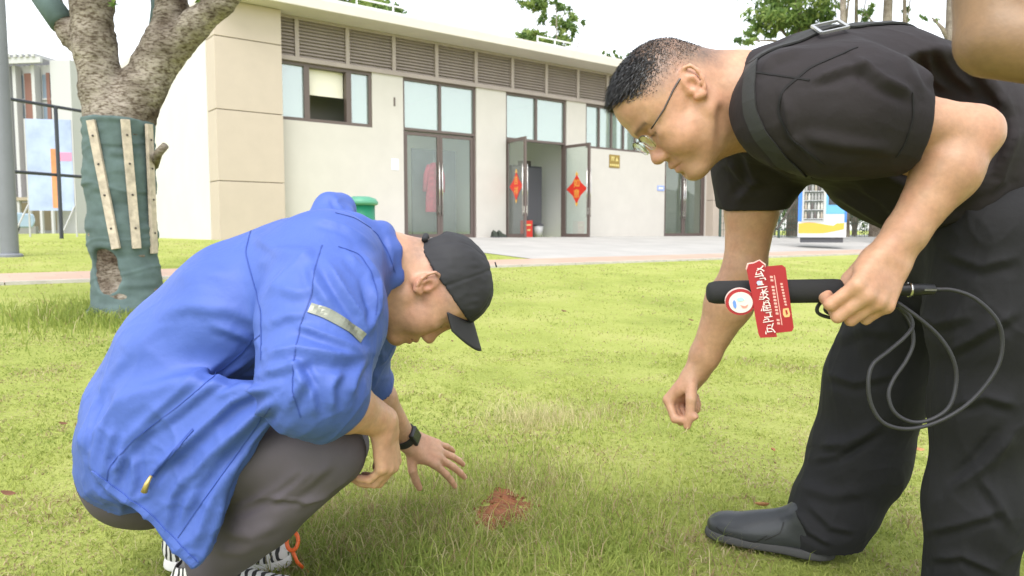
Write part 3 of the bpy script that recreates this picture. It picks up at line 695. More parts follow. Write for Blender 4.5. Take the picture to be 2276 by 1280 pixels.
# trees on the right
def right_tree(label, px, D, wpx, lean, tops, seed, n=3000, size=0.2):
    s = D / F; g = P(px, 500, D); g[2] = BASEZ; top = P(px + lean, -260, D)
    tr = [([g, g * 0.5 + top * 0.5 + np.array([lean * s * 0.1, 0, 0]), top], [wpx * s * 0.62, wpx * s * 0.5, wpx * s * 0.28])]
    bl = []
    for x, y, rx, ry, dz in tops:
        c = P(x, y, D + dz); bl.append((c, (rx * s, rx * s, ry * s))); st = g * 0.45 + top * 0.55; st[2] = min(st[2], c[2] - 0.2); tr.append(([st, (st + c) / 2 + np.array([0, 0, 0.1]), c], [wpx * s * 0.2, wpx * s * 0.13, 0.015]))
    return far_tree(label, g, tr, bl, n, size, seed, group='trees beyond the plaza')
right_tree('leafy tree over the bending man’s shoulder with bright green crown', 1760, 24, 20, 20, [(1760, 20, 80, 50, 0), (1700, 45, 45, 35, 0.5), (1665, 90, 28, 20, 0), (1800, 60, 50, 30, 0), (1790, -60, 130, 60, 0.6)], 31, n=6500, size=0.24)
right_tree('slim straight tree trunk right of the shoulder tree', 1880, 22, 15, -8, [(1900, -120, 80, 60, 0)], 32, n=1500)
right_tree('thin dark tree stem second from the shoulder tree', 1900, 26, 9, 5, [(1930, 40, 30, 18, 0), (1950, -100, 90, 60, 0)], 33, n=1500)
right_tree('leaning tree trunk over the middle of the bending man’s back', 1945, 22, 22, 40, [(1925, 30, 20, 22, 0), (2000, -140, 110, 60, 0)], 34, n=1800)
right_tree('slender tree stem with small leaves right of the leaning trunk', 2005, 25, 9, 8, [(2015, 25, 16, 20, 0), (2040, -110, 90, 50, 0)], 35, n=1500)
right_tree('thick pale tree trunk close to the raised forearm', 2105, 21, 34, 20, [(2070, 38, 22, 10, 0), (2150, -150, 130, 60, 0)], 36, n=1800)
# hedge shrubs and mesh fence behind the drinks machine
M_MESH = material('fence_green', (0.035, 0.07, 0.055), 0.5)
f = empty('mesh_fence', tuple(G(1800, 520) * [1, 1, 0] + [0, 0, 0])); D_F = 23.5
fa, fb = P(1600, 520, 23.0), P(2500, 520, 26.0); fa[2] = fb[2] = 0; fz = 0.50
f.location = (fa[0], fa[1], fz); f.rotation_euler = (0, 0, math.atan2(fb[1] - fa[1], fb[0] - fa[0])); tag(f, 'dark green wire mesh fence behind the drinks machine', 'fence')
LN = float(np.linalg.norm(fb - fa))
for k in range(int(LN / 2.0) + 1): MB().box(k * 2.0 - 0.03, k * 2.0 + 0.03, -0.03, 0.03, 0, 1.9).build('post', M_MESH, f)
for k in range(int(LN / 2.0)):
    w_ = MB(); x0 = k * 2.0 + 0.03
    for z in np.linspace(0.1, 1.8, 9): w_.bar((x0, 0, z), (x0 + 1.94, 0, z), 0.012, 0.012)
    for x in np.linspace(x0, x0 + 1.94, 22): w_.bar((x, 0.012, 0.1), (x, 0.012, 1.8), 0.010, 0.010)
    o = w_.build('wire_panel', M_MESH, f); tag(o, kind='stuff')
for k, (x0, x1) in enumerate(((1722, 1748), (1741, 1762))):
    a, b = P(x0 - 14, 506, 20.5), P(x1 + 4, 448, 21.4); bz = empty('tree_stake', tuple(a)); tag(bz, ['slanting dark stake left of the drinks machine, nearer the arm', 'slanting dark stake left of the drinks machine, nearer the machine'][k], 'stake', 'slanting stakes by the fence')
    MB().tube([(0, 0, -0.05), b - a], 0.03, 8).build('pole', material('dark_wood', (0.06, 0.05, 0.04), 0.8), bz)
def shrub(label, px, py, D, w, h, seed, n=1300, cols=GREENS, size=0.12, name='shrub', group='shrubs by the mesh fence'):
    s = D / F; c = P(px, py, D); g = c.copy(); g[2] = ground_z(c[0], c[1]); r = empty(name, tuple(g)); tag(r, label, 'shrub', group)
    hh = h * s; t = MB()
    for k in range(6):
        a = k * 1.05; t.tube([(0, 0, 0), (math.cos(a) * w * s * 0.3, math.sin(a) * w * s * 0.3, hh * 0.5), (math.cos(a) * w * s * 0.5, math.sin(a) * w * s * 0.5, hh * 0.85)], [0.03, 0.02, 0.01], 6)
    t.build('stem', M_BARKF, r)
    bl = [((0, 0, hh * 0.55), (w * s, w * s * 0.7, hh * 0.45)), ((w * s * 0.5, 0, hh * 0.4), (w * s * 0.5, w * s * 0.5, hh * 0.35)), ((-w * s * 0.5, 0.1, hh * 0.45), (w * s * 0.5, w * s * 0.5, hh * 0.4))]
    foliage('leaves', bl, n, size, cols, r, M_LEAF, seed)
DK = [(0.03, 0.06, 0.02), (0.05, 0.10, 0.03), (0.09, 0.15, 0.035), (0.16, 0.24, 0.05)]
for k, (px, w, h, D) in enumerate(((1650, 50, 150, 26), (1722, 40, 170, 27), (1775, 45, 140, 28), (1900, 50, 130, 27), (1960, 55, 150, 28), (2040, 60, 130, 27.5))):
    shrub(['dark green shrub behind the fence left of the bending man’s sleeve', 'bright leafy shrub behind the fence between arm and drinks machine', 'dark shrub directly behind the drinks machine', 'dark shrub behind the fence right of the drinks machine', 'broad shrub behind the fence under the bending man’s belly', 'broad shrub behind the fence hidden by the bending man'][k], px, 500, D, w, h, 50 + k, cols=GREENS if k == 1 else DK)
# drinks machine
v0, v1 = P(1772, 536, 18.0), P(1880, 540, 17.6); vz = float(ground_z(v0[0], v0[1])); VW = float(np.linalg.norm((v1 - v0)[:2]))
vm = empty('drinks_machine', (v0[0], v0[1], v0[2] + 0.03), math.atan2(v1[1] - v0[1], v1[0] - v0[0])); tag(vm, 'blue and white drinks vending machine at the edge of the plaza', 'vending machine')
M_VW = material('machine_white', (0.60, 0.62, 0.66), 0.35); M_VB = material('machine_blue', (0.05, 0.20, 0.62), 0.35); M_VL = material('machine_light_blue', (0.13, 0.38, 0.72), 0.35); M_VY = material('machine_yellow', (0.66, 0.38, 0.05), 0.4)
VH = 1.95
MB().box(0, VW, 0.0, 0.8, 0.06, VH).build('cabinet', M_VW, vm, bevel=0.015)
MB().box(0.06, VW - 0.06, 0.06, 0.74, -0.06, 0.058).build('plinth', M_DARK, vm)
MB().box(0.0, 0.085, -0.012, -0.001, 0.45, VH - 0.02).build('edge_strip', M_VB, vm); MB().box(VW - 0.05, VW, -0.012, -0.001, 0.42, VH - 0.02).build('edge_strip', M_VB, vm)
win = MB(); win.box(0.09, 0.60, -0.02, -0.001, 0.44, 0.47); win.box(0.09, 0.60, -0.02, -0.001, 1.80, 1.83); win.box(0.09, 0.13, -0.02, -0.001, 0.47, 1.80); win.box(0.56, 0.60, -0.02, -0.001, 0.47, 1.80)
wf = win.build('display_window', material('grey_frame', (0.45, 0.46, 0.46), 0.4), vm)
MB().box(0.131, 0.559, -0.004, -0.002, 0.471, 1.799).build('backing', material('machine_inside', (0.09, 0.10, 0.09), 0.7), wf)
gr = np.random.default_rng(5); bcols = [material('drink_%s' % c, k, 0.3) for c, k in (('silver', (0.3, 0.3, 0.3)), ('white', (0.5, 0.5, 0.47)), ('pale', (0.35, 0.3, 0.24)), ('dark', (0.1, 0.08, 0.08)))]
for r in range(6):
    MB().box(0.132, 0.558, -0.018, -0.0045, 0.50 + r * 0.22, 0.512 + r * 0.22).build('shelf', M_VW, wf)
    for c in range(6):
        o = MB().lathe([(0.024, 0), (0.026, 0.02), (0.026, 0.10), (0.012, 0.13), (0.012, 0.16)], n=8).build('bottle', bcols[int(gr.integers(0, 4))], wf, smooth=True); o.location = (0.17 + c * 0.071, -0.012, 0.5125 + r * 0.22); o.scale = (1, 0.35, 1)
MB().box(0.62, VW - 0.051, -0.010, -0.001, 0.62, VH - 0.03).build('panel_light', M_VL, vm)
sc_ = MB().box(0.67, 0.86, -0.018, -0.0105, 0.84, 1.24).build('screen', material('dark_screen', (0.03, 0.035, 0.05), 0.15), vm)
MB().box(0.90, VW - 0.07, -0.013, -0.0105, 0.86, VH - 0.1).build('price_panel', material('lilac_print', (0.48, 0.52, 0.74), 0.5), vm)
wv = MB(); top = [(x, 0, 0.38 + 0.04 * math.sin(x * 5 + 0.3) + (0.06 if x > 0.8 else 0)) for x in np.linspace(0.02, VW - 0.05, 14)]; bot = [(x, 0, 0.16 + 0.12 * max(0, (x - 0.55)) ** 1.2 / 0.5) for x in np.linspace(VW - 0.05, 0.02, 14)]
wv.prism([(a[0], -0.002, a[2]) for a in top[::-1]] + [(a[0], -0.002, a[2]) for a in bot[::-1]], (0, -1, 0), 0.004); wv.build('wave_print', M_VY, vm)
# lamp post
lb = G(22, 570); lp = empty('lamp_post', tuple(lb)); tag(lp, 'thick grey lamp post standing in the grass at the left edge', 'lamp post')
M_POST = material('post_grey', (0.17, 0.18, 0.20), 0.5, noise=(3, 0.08))
MB().lathe([(0.105, -0.1), (0.105, 0.0), (0.088, 4.6), (0.08, 5.0)], n=20).build('shaft', M_POST, lp, smooth=True)
MB().lathe([(0.15, -0.08), (0.15, 0.02), (0.125, 0.04)], n=20).build('foot_flange', M_POST, lp)
MB().lathe([(0.05, 4.99), (0.22, 5.05), (0.24, 5.2), (0.05, 5.35)], n=20).build('lamp_head', M_POST, lp, smooth=True)
# litter bin behind the crouching man
gb = G(803, 545); s = 9.2 / F; gx = P(803, 500, 9.2); gz = float(ground_z(gx[0], gx[1]))
bn = empty('litter_bin', (gx[0], gx[1], gz)); tag(bn, 'green round litter bin with domed lid behind the blue hood', 'bin')
M_BIN = material('bin_green', (0.02, 0.22, 0.12), 0.4); topz = P(803, 436, 9.2)[2] - gz
MB().lathe([(0.15, 0), (0.165, 0.05), (0.17, topz - 0.11)], n=28).build('body', M_BIN, bn, smooth=True)
MB().lathe([(0.175, topz - 0.115), (0.208, topz - 0.10), (0.212, topz - 0.075), (0.18, topz - 0.03), (0.10, topz - 0.004), (0.02, topz)], n=28).build('lid', material('bin_lid', (0.10, 0.34, 0.22), 0.35), bn, smooth=True)
# sports fence on the left
sf0 = P(137, 528, 17.0); sf = empty('sports_fence', (sf0[0], sf0[1], sf0[2] - 0.05)); dirf = nrm([math.sin(math.radians(20)), math.cos(math.radians(20)), 0]); sf.rotation_euler = (0, 0, math.atan2(dirf[1], dirf[0])); tag(sf, 'tall dark sports fence with thin rails left of the wrapped tree', 'fence')
M_SF = material('fence_dark', (0.03, 0.035, 0.05), 0.5)
for k in range(-3, 5): MB().tube([(k * 3.0, 0, 0), (k * 3.0, 0, 3.02)], 0.042, 8).build('post', M_SF, sf)
for z in (1.47, 3.0): MB().tube([(-9, 0.04, z), (12, 0.04, z)], 0.036, 8).build('rail', M_SF, sf)
# distant building with lattice front
fbp = P(-30, 512, 48.0); fbp[2] = BASEZ
fbn = empty('distant_building', tuple(fbp), math.radians(-8)); tag(fbn, 'pale far building with lattice front and roof pergola at left', 'building')
s = 48.0 / F; BWD = 235 * s; BH = (512 - 158) * s + 0.2
M_FB = material('far_white', (0.44, 0.44, 0.45), 0.8); M_FG = material('far_glass', (0.20, 0.25, 0.32), 0.3); M_FR = material('far_brown', (0.22, 0.11, 0.09), 0.8); M_FT = material('far_tan', (0.32, 0.27, 0.20), 0.8)
MB().box(0, BWD, 0, 12, -0.3, BH).build('wall', M_FB, fbn)
MB().box(BWD * 0.80, BWD, -0.5, -0.001, -0.3, BH + 0.15).build('end_wall', M_FB, fbn)
for k in range(4):
    for j in range(5):
        x0 = 0.3 + j * BWD * 0.155; z0 = 2.9 + k * 1.85
        wdw = MB().box(x0, x0 + BWD * 0.11, -0.06, -0.001, z0, z0 + 1.45).build('window', M_FG, fbn)
        MB().box(x0 - 0.05, x0 + BWD * 0.11 + 0.05, -0.10, -0.061, z0 - 0.12, z0 - 0.005).build('sill', M_FB, wdw)
for x, w_ in ((0.11, 0.03), (0.46, 0.07), (0.68, 0.035)): MB().box(BWD * x + 0.2, BWD * (x + w_) + 0.2, -0.12, -0.062, 2.4, BH - 0.5).build('brown_pilaster', M_FR, fbn)
for x in (0.15, 0.36, 0.43, 0.62): MB().box(BWD * x, BWD * x + 0.22, -0.6, -0.13, 2.2, BH - 0.1).build('fin', M_FB, fbn)
for k in range(12): MB().box(BWD * 0.06 * k + 0.3, BWD * 0.06 * k + 0.5, -1.2, 2.0, BH + 0.25, BH + 0.45).build('pergola_beam', M_FB, fbn)
MB().box(0.2, BWD * 0.78, -1.1, -0.9, BH - 0.1, BH + 0.249).build('pergola_edge', M_FB, fbn)
MB().box(0, BWD * 1.0, -2.2, -0.61, 2.0, 2.19).build('canopy', M_FT, fbn); MB().box(0.2, BWD * 0.98, -0.05, -0.002, 0.2, 1.95).build('ground_floor', M_FT, fbn)
for k in range(9): MB().box(0.4 + k * 0.75, 0.55 + k * 0.75, -2.1, -1.95, -0.2, 2.0).build('column', M_FB, fbn)
MB().box(-4, BWD + 2, -6.2, -6.0, -0.2, 0.42).build('low_wall', material('far_grey', (0.20, 0.20, 0.19), 0.9), fbn)
# banner on a stand
bp0 = P(118, 500, 22.0); gz = float(ground_z(bp0[0], bp0[1])); bs = empty('banner_stand', (bp0[0], bp0[1], gz), math.radians(12)); tag(bs, 'tall pale blue banner with orange stripe on a white stand', 'banner')
s = 22.0 / F; bt = P(118, 265, 22.0)[2] - gz; bb = P(118, 468, 22.0)[2] - gz
MB().box(-45 * s, 45 * s, -0.01, 0.01, bb, bt).build('cloth', material('banner_blue', (0.36, 0.43, 0.62), 0.8, noise=(1.4, 0.2)), bs)
MB().box(2 * s, 18 * s, -0.014, -0.0105, bb + 0.08, bt - 0.85).build('stripe', material('banner_orange', (0.62, 0.26, 0.12), 0.8, noise=(3, 0.2)), bs)
MB().box(20 * s, 44 * s, -0.014, -0.0105, bt - 1.2, bt - 0.95).build('print', material('banner_pink', (0.6, 0.25, 0.4), 0.8), bs)
for x in (-1, 1):
    MB().bar((x * 47 * s, 0.02, -0.05), (x * 47 * s, 0.02, bt), 0.04, 0.04).build('pole', M_FB, bs); MB().bar((x * 47 * s, 0.03, bb + 0.2), (x * 47 * s - 0.3, -0.4, -0.02), 0.035, 0.035).build('brace', M_FB, bs)
# parked car, mostly behind the lamp post
cb = P(-62, 530, 30.0); cz = float(ground_z(cb[0], cb[1])); car = empty('parked_car', (cb[0], cb[1], cz), math.radians(35)); tag(car, 'pale blue parked car half hidden behind the lamp post', 'car')
M_CB = material('car_blue', (0.30, 0.40, 0.52), 0.3, coat=0.5); M_CG = material('car_glass', (0.10, 0.13, 0.16), 0.1)
def car_section(prof, hw):
    m_ = MB(); n = len(prof)
    for y in (-hw, hw):
        for x, z in prof: m_.v.append((x, y, z))
    m_.f = [tuple(range(n - 1, -1, -1)), tuple(n + i for i in range(n))] + [(i, (i + 1) % n, n + (i + 1) % n, n + i) for i in range(n)]
    return m_
car_section([(-2.1, 0.3), (2.05, 0.3), (2.15, 0.55), (2.1, 0.85), (1.2, 0.95), (-1.9, 1.0), (-2.15, 0.85), (-2.15, 0.45)][::-1], 0.86).build('body', M_CB, car, bevel=0.06, seg=3)
car_section([(1.15, 0.96), (0.45, 1.42), (-1.2, 1.47), (-1.95, 1.0)], 0.74).build('cabin', M_CG, car, bevel=0.04)
MB().box(-1.2, 0.4, -0.7, 0.7, 1.45, 1.50).build('roof', M_CB, car, bevel=0.02)
for x in (-1.35, 1.3):
    for y in (-0.87, 0.72):
        w_ = MB().tube([(x, y, 0.31), (x, y + 0.15, 0.31)], 0.31, 20).build('wheel', material('tyre', (0.03, 0.03, 0.03), 0.8), car); MB().tube([(x, y - 0.01, 0.31), (x, y + 0.16, 0.31)], 0.19, 16).build('rim', M_STEEL, w_)
# ------------------------------------------------------------------ the wrapped tree in front on the left
TD = 5.5; tb = P(292, 706, TD); tb[2] = float(ground_z(tb[0], tb[1]))
ft = empty('wrapped_tree', tuple(tb)); tag(ft, 'forked tree with trunk wrapped in green cloth and three wooden slats', 'tree')
def TP(px, py, dz=0.0): return P(px, py, TD + dz) - tb
s = TD / F
fld = Field(np.array([-1.15, -0.55, -0.15]), np.array([1.3, 0.75, 3.3]), 0.018)
fld.chain([TP(292, 722), TP(284, 640), TP(272, 520), TP(266, 400), TP(264, 270)], [80 * s, 62 * s, 61 * s, 62 * s, 66 * s], 0.08)
fld.chain([TP(262, 280), TP(228, 205, -0.02), TP(212, 110, -0.04), TP(203, 0, -0.05), TP(195, -160, -0.08), TP(170, -330, -0.1)], [56 * s, 45 * s, 42 * s, 41 * s, 36 * s, 28 * s], 0.04)
fld.chain([TP(272, 285), TP(318, 190, 0.03), TP(368, 100, 0.06), TP(385, 20, 0.10), TP(378, -140, 0.2), TP(400, -330, 0.25)], [54 * s, 47 * s, 43 * s, 33 * s, 30 * s, 22 * s], 0.04)
fld.chain([TP(375, 120, 0.05), TP(430, 60, 0.0), TP(492, 0, -0.05), TP(600, -110, -0.1), TP(680, -260, -0.1)], [36 * s, 30 * s, 28 * s, 24 * s, 16 * s], 0.035)
fld.chain([TP(212, 130, -0.02), TP(160, 75, 0.02), TP(108, 8, 0.05), TP(20, -110, 0.1), TP(-60, -260, 0.1)], [30 * s, 26 * s, 22 * s, 18 * s, 12 * s], 0.05)
for a in range(6):
    an = a * 1.05 + 0.4; fld.cone(TP(290, 690), TP(292, 706) + np.array([math.cos(an) * 0.36, math.sin(an) * 0.36, -0.06]), 0.10, 0.04, 0.09)
def bark_disp(V, N, Fq):
    d = vnoise(V, 6, 1) * 0.012 + vnoise(V * [1, 1, 1.8], 16, 2) * 0.007 + np.maximum(0, vnoise(V * [1, 1, 2.6], 34, 3)) * 0.005
    for c, a in ((TP(262, 150, -0.2), -0.02), (TP(225, 190, -0.2), 0.012), (TP(420, 45, -0.1), 0.015)):
        d += a * np.exp(-((np.linalg.norm(V - c, axis=1)) / 0.1) ** 2)
    return V + N * d[:, None]
tr_o, TV, TF = sdf_object(fld, 'trunk', M_BARK, ft, 2, bark_disp)
# cloth wrap: a shell round the lower trunk with a torn gap
wrapf = Field(np.array([-0.6, -0.5, -0.12]), np.array([0.55, 0.5, 1.75]), 0.010)
wrapf.chain([TP(292, 716), TP(284, 640), TP(272, 520), TP(266, 400), TP(264, 268)], [82 * s + .014, 62 * s + 0.012, 61 * s + 0.014, 62 * s + 0.016, 67 * s + 0.016], 0.08)
for a in range(6):
    an = a * 1.05 + 0.4; wrapf.cone(TP(290, 690), TP(292, 706) + np.array([math.cos(an) * 0.34, math.sin(an) * 0.34, -0.05]), 0.11, 0.05, 0.09)
topc = TP(264, 268); wrapf.halfspace(topc, (0.05, 0, 1))
wrapf.cone(TP(222, 588, -0.24), TP(236, 622, -0.24), 0.115, 0.10, 0.01, True); wrapf.cone(TP(255, 596, -0.30), TP(240, 610, -0.26), 0.06, 0.08, 0.01, True)
def wrap_disp(V, N, Fq):
    d = vnoise(V * [1, 1, 3.5], 7, 5) * 0.008 + vnoise(V, 22, 6) * 0.003
    for zc, sl in ((0.55, 0.15), (0.92, -0.1), (1.22, 0.2), (0.3, 0.3)):
        d += 0.006 * np.exp(-((V[:, 2] - zc - sl * V[:, 0] + 0.02 * np.sin(V[:, 0] * 14)) / 0.012) ** 2)
    return V + N * d[:, None]
M_WRAP = material('green_wrap_cloth', (0.085, 0.125, 0.122), 0.9, noise=(7, 0.22), bump=(160, 0.35, 0.004))
wr, WV, WF = sdf_object(wrapf, 'cloth_wrap', M_WRAP, ft, 1, wrap_disp)
wbvh = BVHTree.FromPolygons([tuple(v) for v in WV], [tuple(int(i) for i in f) for f in WF])
def tree_hit(px, py):
    o = np.array([0, 0, CAMH]) - tb; d = nrm(P(px, py, 1.0) - [0, 0, CAMH]); h = wbvh.ray_cast(Vector(o), Vector(d))
    return (np.array(h[0]), np.array(h[1])) if h[0] is not None else (TP(px, py, -0.24), np.array([0, -1.0, 0]))
M_SLAT = material('weathered_wood', (0.46, 0.39, 0.31), 0.85, noise=(18, 0.3), bump=(60, 0.3, 0.004))
M_NAIL = material('nail_hole', (0.05, 0.04, 0.035), 0.7)
for pts in ([(206, 268), (262, 553)], [(276, 266), (302, 552)], [(325, 276), (337, 563)]):
    (ha, na), (hb, nb) = tree_hit(*pts[0]), tree_hit(*pts[1]); n_ = nrm(na + nb); n_[2] = 0; n_ = nrm(n_ * [1, 1, 0])
    out = 0.022; a, b = ha + n_ * out, hb + n_ * out
    o = MB().bar(a, b, 0.058, 0.026, up=n_).build('wooden_slat', M_SLAT, ft, bevel=0.003)
    for t_ in (0.12, 0.34, 0.58, 0.84):
        c = a * (1 - t_) + b * t_ + n_ * 0.0135; MB().tube([c, c + n_ * 0.004], 0.008, 8).build('nail', M_NAIL, o)
st0, _ = tree_hit(335, 360); MB().tube([st0 + [0, 0.05, -0.02], TP(352, 340, -0.12), TP(368, 323, -0.14)], [0.034, 0.03, 0.026], 10).build('branch_stub', M_BARKF, ft, smooth=True)
# cloth wrapped round two of the limbs
w2 = MB(); w2.tube([TP(140, 52, 0.0), TP(108, 8, 0.04), TP(60, -55, 0.08)], [27 * s, 26 * s, 22 * s], 14); w2.build('limb_wrap', M_WRAP, ft, smooth=True)
w3 = MB(); w3.tube([TP(352, 84, 0.13), TP(362, 20, 0.14), TP(352, -120, 0.2)], [22 * s, 24 * s, 26 * s], 12); w3.build('limb_wrap', M_WRAP, ft, smooth=True)
# crown over the picture's top edge
bl = []
gcr = np.random.default_rng(9)
for c, r in (((-1.0, 0.3, 3.6), (0.9, 0.9, 0.5)), ((0.2, 0.2, 4.0), (1.2, 1.2, 0.7)), ((1.3, 0.3, 3.5), (1.0, 0.9, 0.5)), ((0.2, -0.9, 3.8), (1.0, 0.8, 0.5)), ((0.3, 1.3, 3.8), (1.1, 0.9, 0.6))): bl.append((np.array(c), np.array(r)))
foliage('crown', bl, 5200, 0.13, GREENS, ft, M_LEAF, 77)
foliage('leaf_sprig', [(TP(448, 8, -0.1), np.array((0.07, 0.05, 0.05))), (TP(250, 2, -0.2), np.array((0.04, 0.04, 0.03)))], 46, 0.07, GREENS[1:], ft, M_LEAF, 78)
# ------------------------------------------------------------------ figure building
def head_frame(fwd, up):
    fwd = nrm(fwd); up = np.asarray(up, float); up = nrm(up - fwd * (up @ fwd)); left = np.cross(up, fwd); return np.stack([fwd, left, up])
class Head:
    """head local axes: x forward, y left, z up, origin between the ear openings"""
    def __init__(s, c, fwd, up, sc=1.0): s.c = np.asarray(c, float); s.R = head_frame(fwd, up); s.s = sc
    def w(s, x, y, z): return s.c + s.s * (np.array([x, y, z]) @ s.R)
    def loc(s, V): return ((V - s.c) @ s.R.T) / s.s
    def ell(s, f, c, r, k, sub=False, rot=None):
        R = s.R if rot is None else rot @ s.R
        f.ell(s.w(*c), np.array(r) * s.s, R, k * s.s, sub)
    def cone(s, f, a, b, ra, rb, k, sub=False): f.cone(s.w(*a), s.w(*b), ra * s.s, rb * s.s, k * s.s, sub)
    def build(s, f, cheek=1.0):
        E, C = s.ell, s.cone
        E(f, (-0.004, 0, 0.042), (0.087, 0.075, 0.082), 0.02)
        E(f, (0.034, 0, 0.048), (0.058, 0.064, 0.060), 0.03)
        E(f, (0.040, 0, -0.030), (0.050, 0.060, 0.075), 0.03)
        for y in (-1, 1):
            C(f, (-0.002, y * 0.050, -0.052), (0.070, y * 0.016, -0.100), 0.022, 0.017, 0.028)
            E(f, (0.052, y * 0.036, -0.036), (0.034 * cheek, 0.030 * cheek, 0.036), 0.022)
            E(f, (0.058, y * 0.048, -0.006), (0.024, 0.016, 0.014), 0.016)
            E(f, (0.03, y * 0.058, 0.03), (0.035, 0.012, 0.03), 0.02)
        E(f, (0.080, 0, -0.099), (0.019, 0.024, 0.017), 0.018)
        E(f, (0.074, 0, -0.068), (0.026, 0.030, 0.024), 0.016)
        for y in (-1, 1):
            C(f, (0.088, y * 0.010, 0.026), (0.070, y * 0.048, 0.025), 0.0095, 0.008, 0.012)
            E(f, (0.100, y * 0.031, 0.006), (0.018, 0.019, 0.013), 0.012, True)
        for y in (-1, 1):
            E(f, (0.0735, y * 0.031, 0.006), (0.0135, 0.0155, 0.0125), 0.003)
            C(f, (0.083, y * 0.020, 0.000), (0.078, y * 0.046, 0.001), 0.0016, 0.0016, 0.002, True)
            C(f, (0.0835, y * 0.018, -0.004), (0.075, y * 0.045, -0.005), 0.0035, 0.003, 0.004)
        C(f, (0.087, 0, 0.018), (0.097, 0, -0.026), 0.0085, 0.0110, 0.010)
        E(f, (0.103, 0, -0.034), (0.0135, 0.0145, 0.0120), 0.010)
        for y in (-1, 1):
            E(f, (0.097, y * 0.0135, -0.038), (0.0125, 0.0085, 0.0088), 0.006)
            E(f, (0.101, y * 0.0065, -0.0470), (0.0055, 0.0036, 0.0045), 0.002, True)
        for y in (-1, 1):
            C(f, (0.0985, 0, -0.0625), (0.082, y * 0.024, -0.0690), 0.0060, 0.0035, 0.006)
            C(f, (0.0955, 0, -0.0770), (0.081, y * 0.022, -0.0715), 0.0066, 0.0035, 0.006)
        for y in (-1, 1):
            C(f, (0.1035, 0, -0.0694), (0.088, y * 0.024, -0.0700), 0.0018, 0.0018, 0.003, True)
        C(f, (0.097, 0, -0.0885), (0.086, 0, -0.0885), 0.005, 0.004, 0.008, True)
        for y in (-1, 1): s.ear(f, y)
    def ear(s, f, y):
        ca, sa = math.cos(math.radians(14)), math.sin(math.radians(14))
        def e(a, b, o=0.0):   # a forward, b up in the tilted ear plane
            x, z = a * ca + b * sa * -1, b * ca + a * sa; x = a * ca - b * sa; return (x - 0.010, y * (0.0725 + 0.40 * (0.012 - a) + o), z + 0.004)
        E, C = s.ell, s.cone
        pl = s.R
        E(f, e(-0.006, 0.004, -0.003), (0.017, 0.0075, 0.028), 0.005)
        hp = [(0.004, 0.002), (0.007, 0.013), (0.002, 0.025), (-0.007, 0.032), (-0.016, 0.028), (-0.021, 0.014), (-0.020, -0.002), (-0.014, -0.016), (-0.007, -0.024)]
        for i in range(len(hp) - 1): C(f, e(*hp[i], (-0.010, -0.006, -0.001, 0.003, 0.004, 0.004, 0.004, 0.004, 0.003)[i]), e(*hp[i + 1], (-0.010, -0.006, -0.001, 0.003, 0.004, 0.004, 0.004, 0.004, 0.003)[i + 1]), 0.0040, 0.0040, 0.002)
        C(f, e(-0.006, -0.024, 0.002), e(0.003, -0.021, 0.001), 0.0072, 0.006, 0.004)
        E(f, e(-0.001, 0.000, 0.008), (0.0085, 0.008, 0.0115), 0.003, True)
        E(f, e(-0.006, 0.020, 0.008), (0.009, 0.005, 0.007), 0.003, True)
        ap = [(-0.003, 0.016), (-0.011, 0.010), (-0.011, -0.005), (-0.003, -0.013)]
        for i in range(3): C(f, e(*ap[i], 0.003), e(*ap[i + 1], 0.003), 0.0033, 0.0033, 0.002)
        C(f, e(0.009, -0.001, -0.001), e(0.008, -0.008, -0.001), 0.0045, 0.004, 0.003)

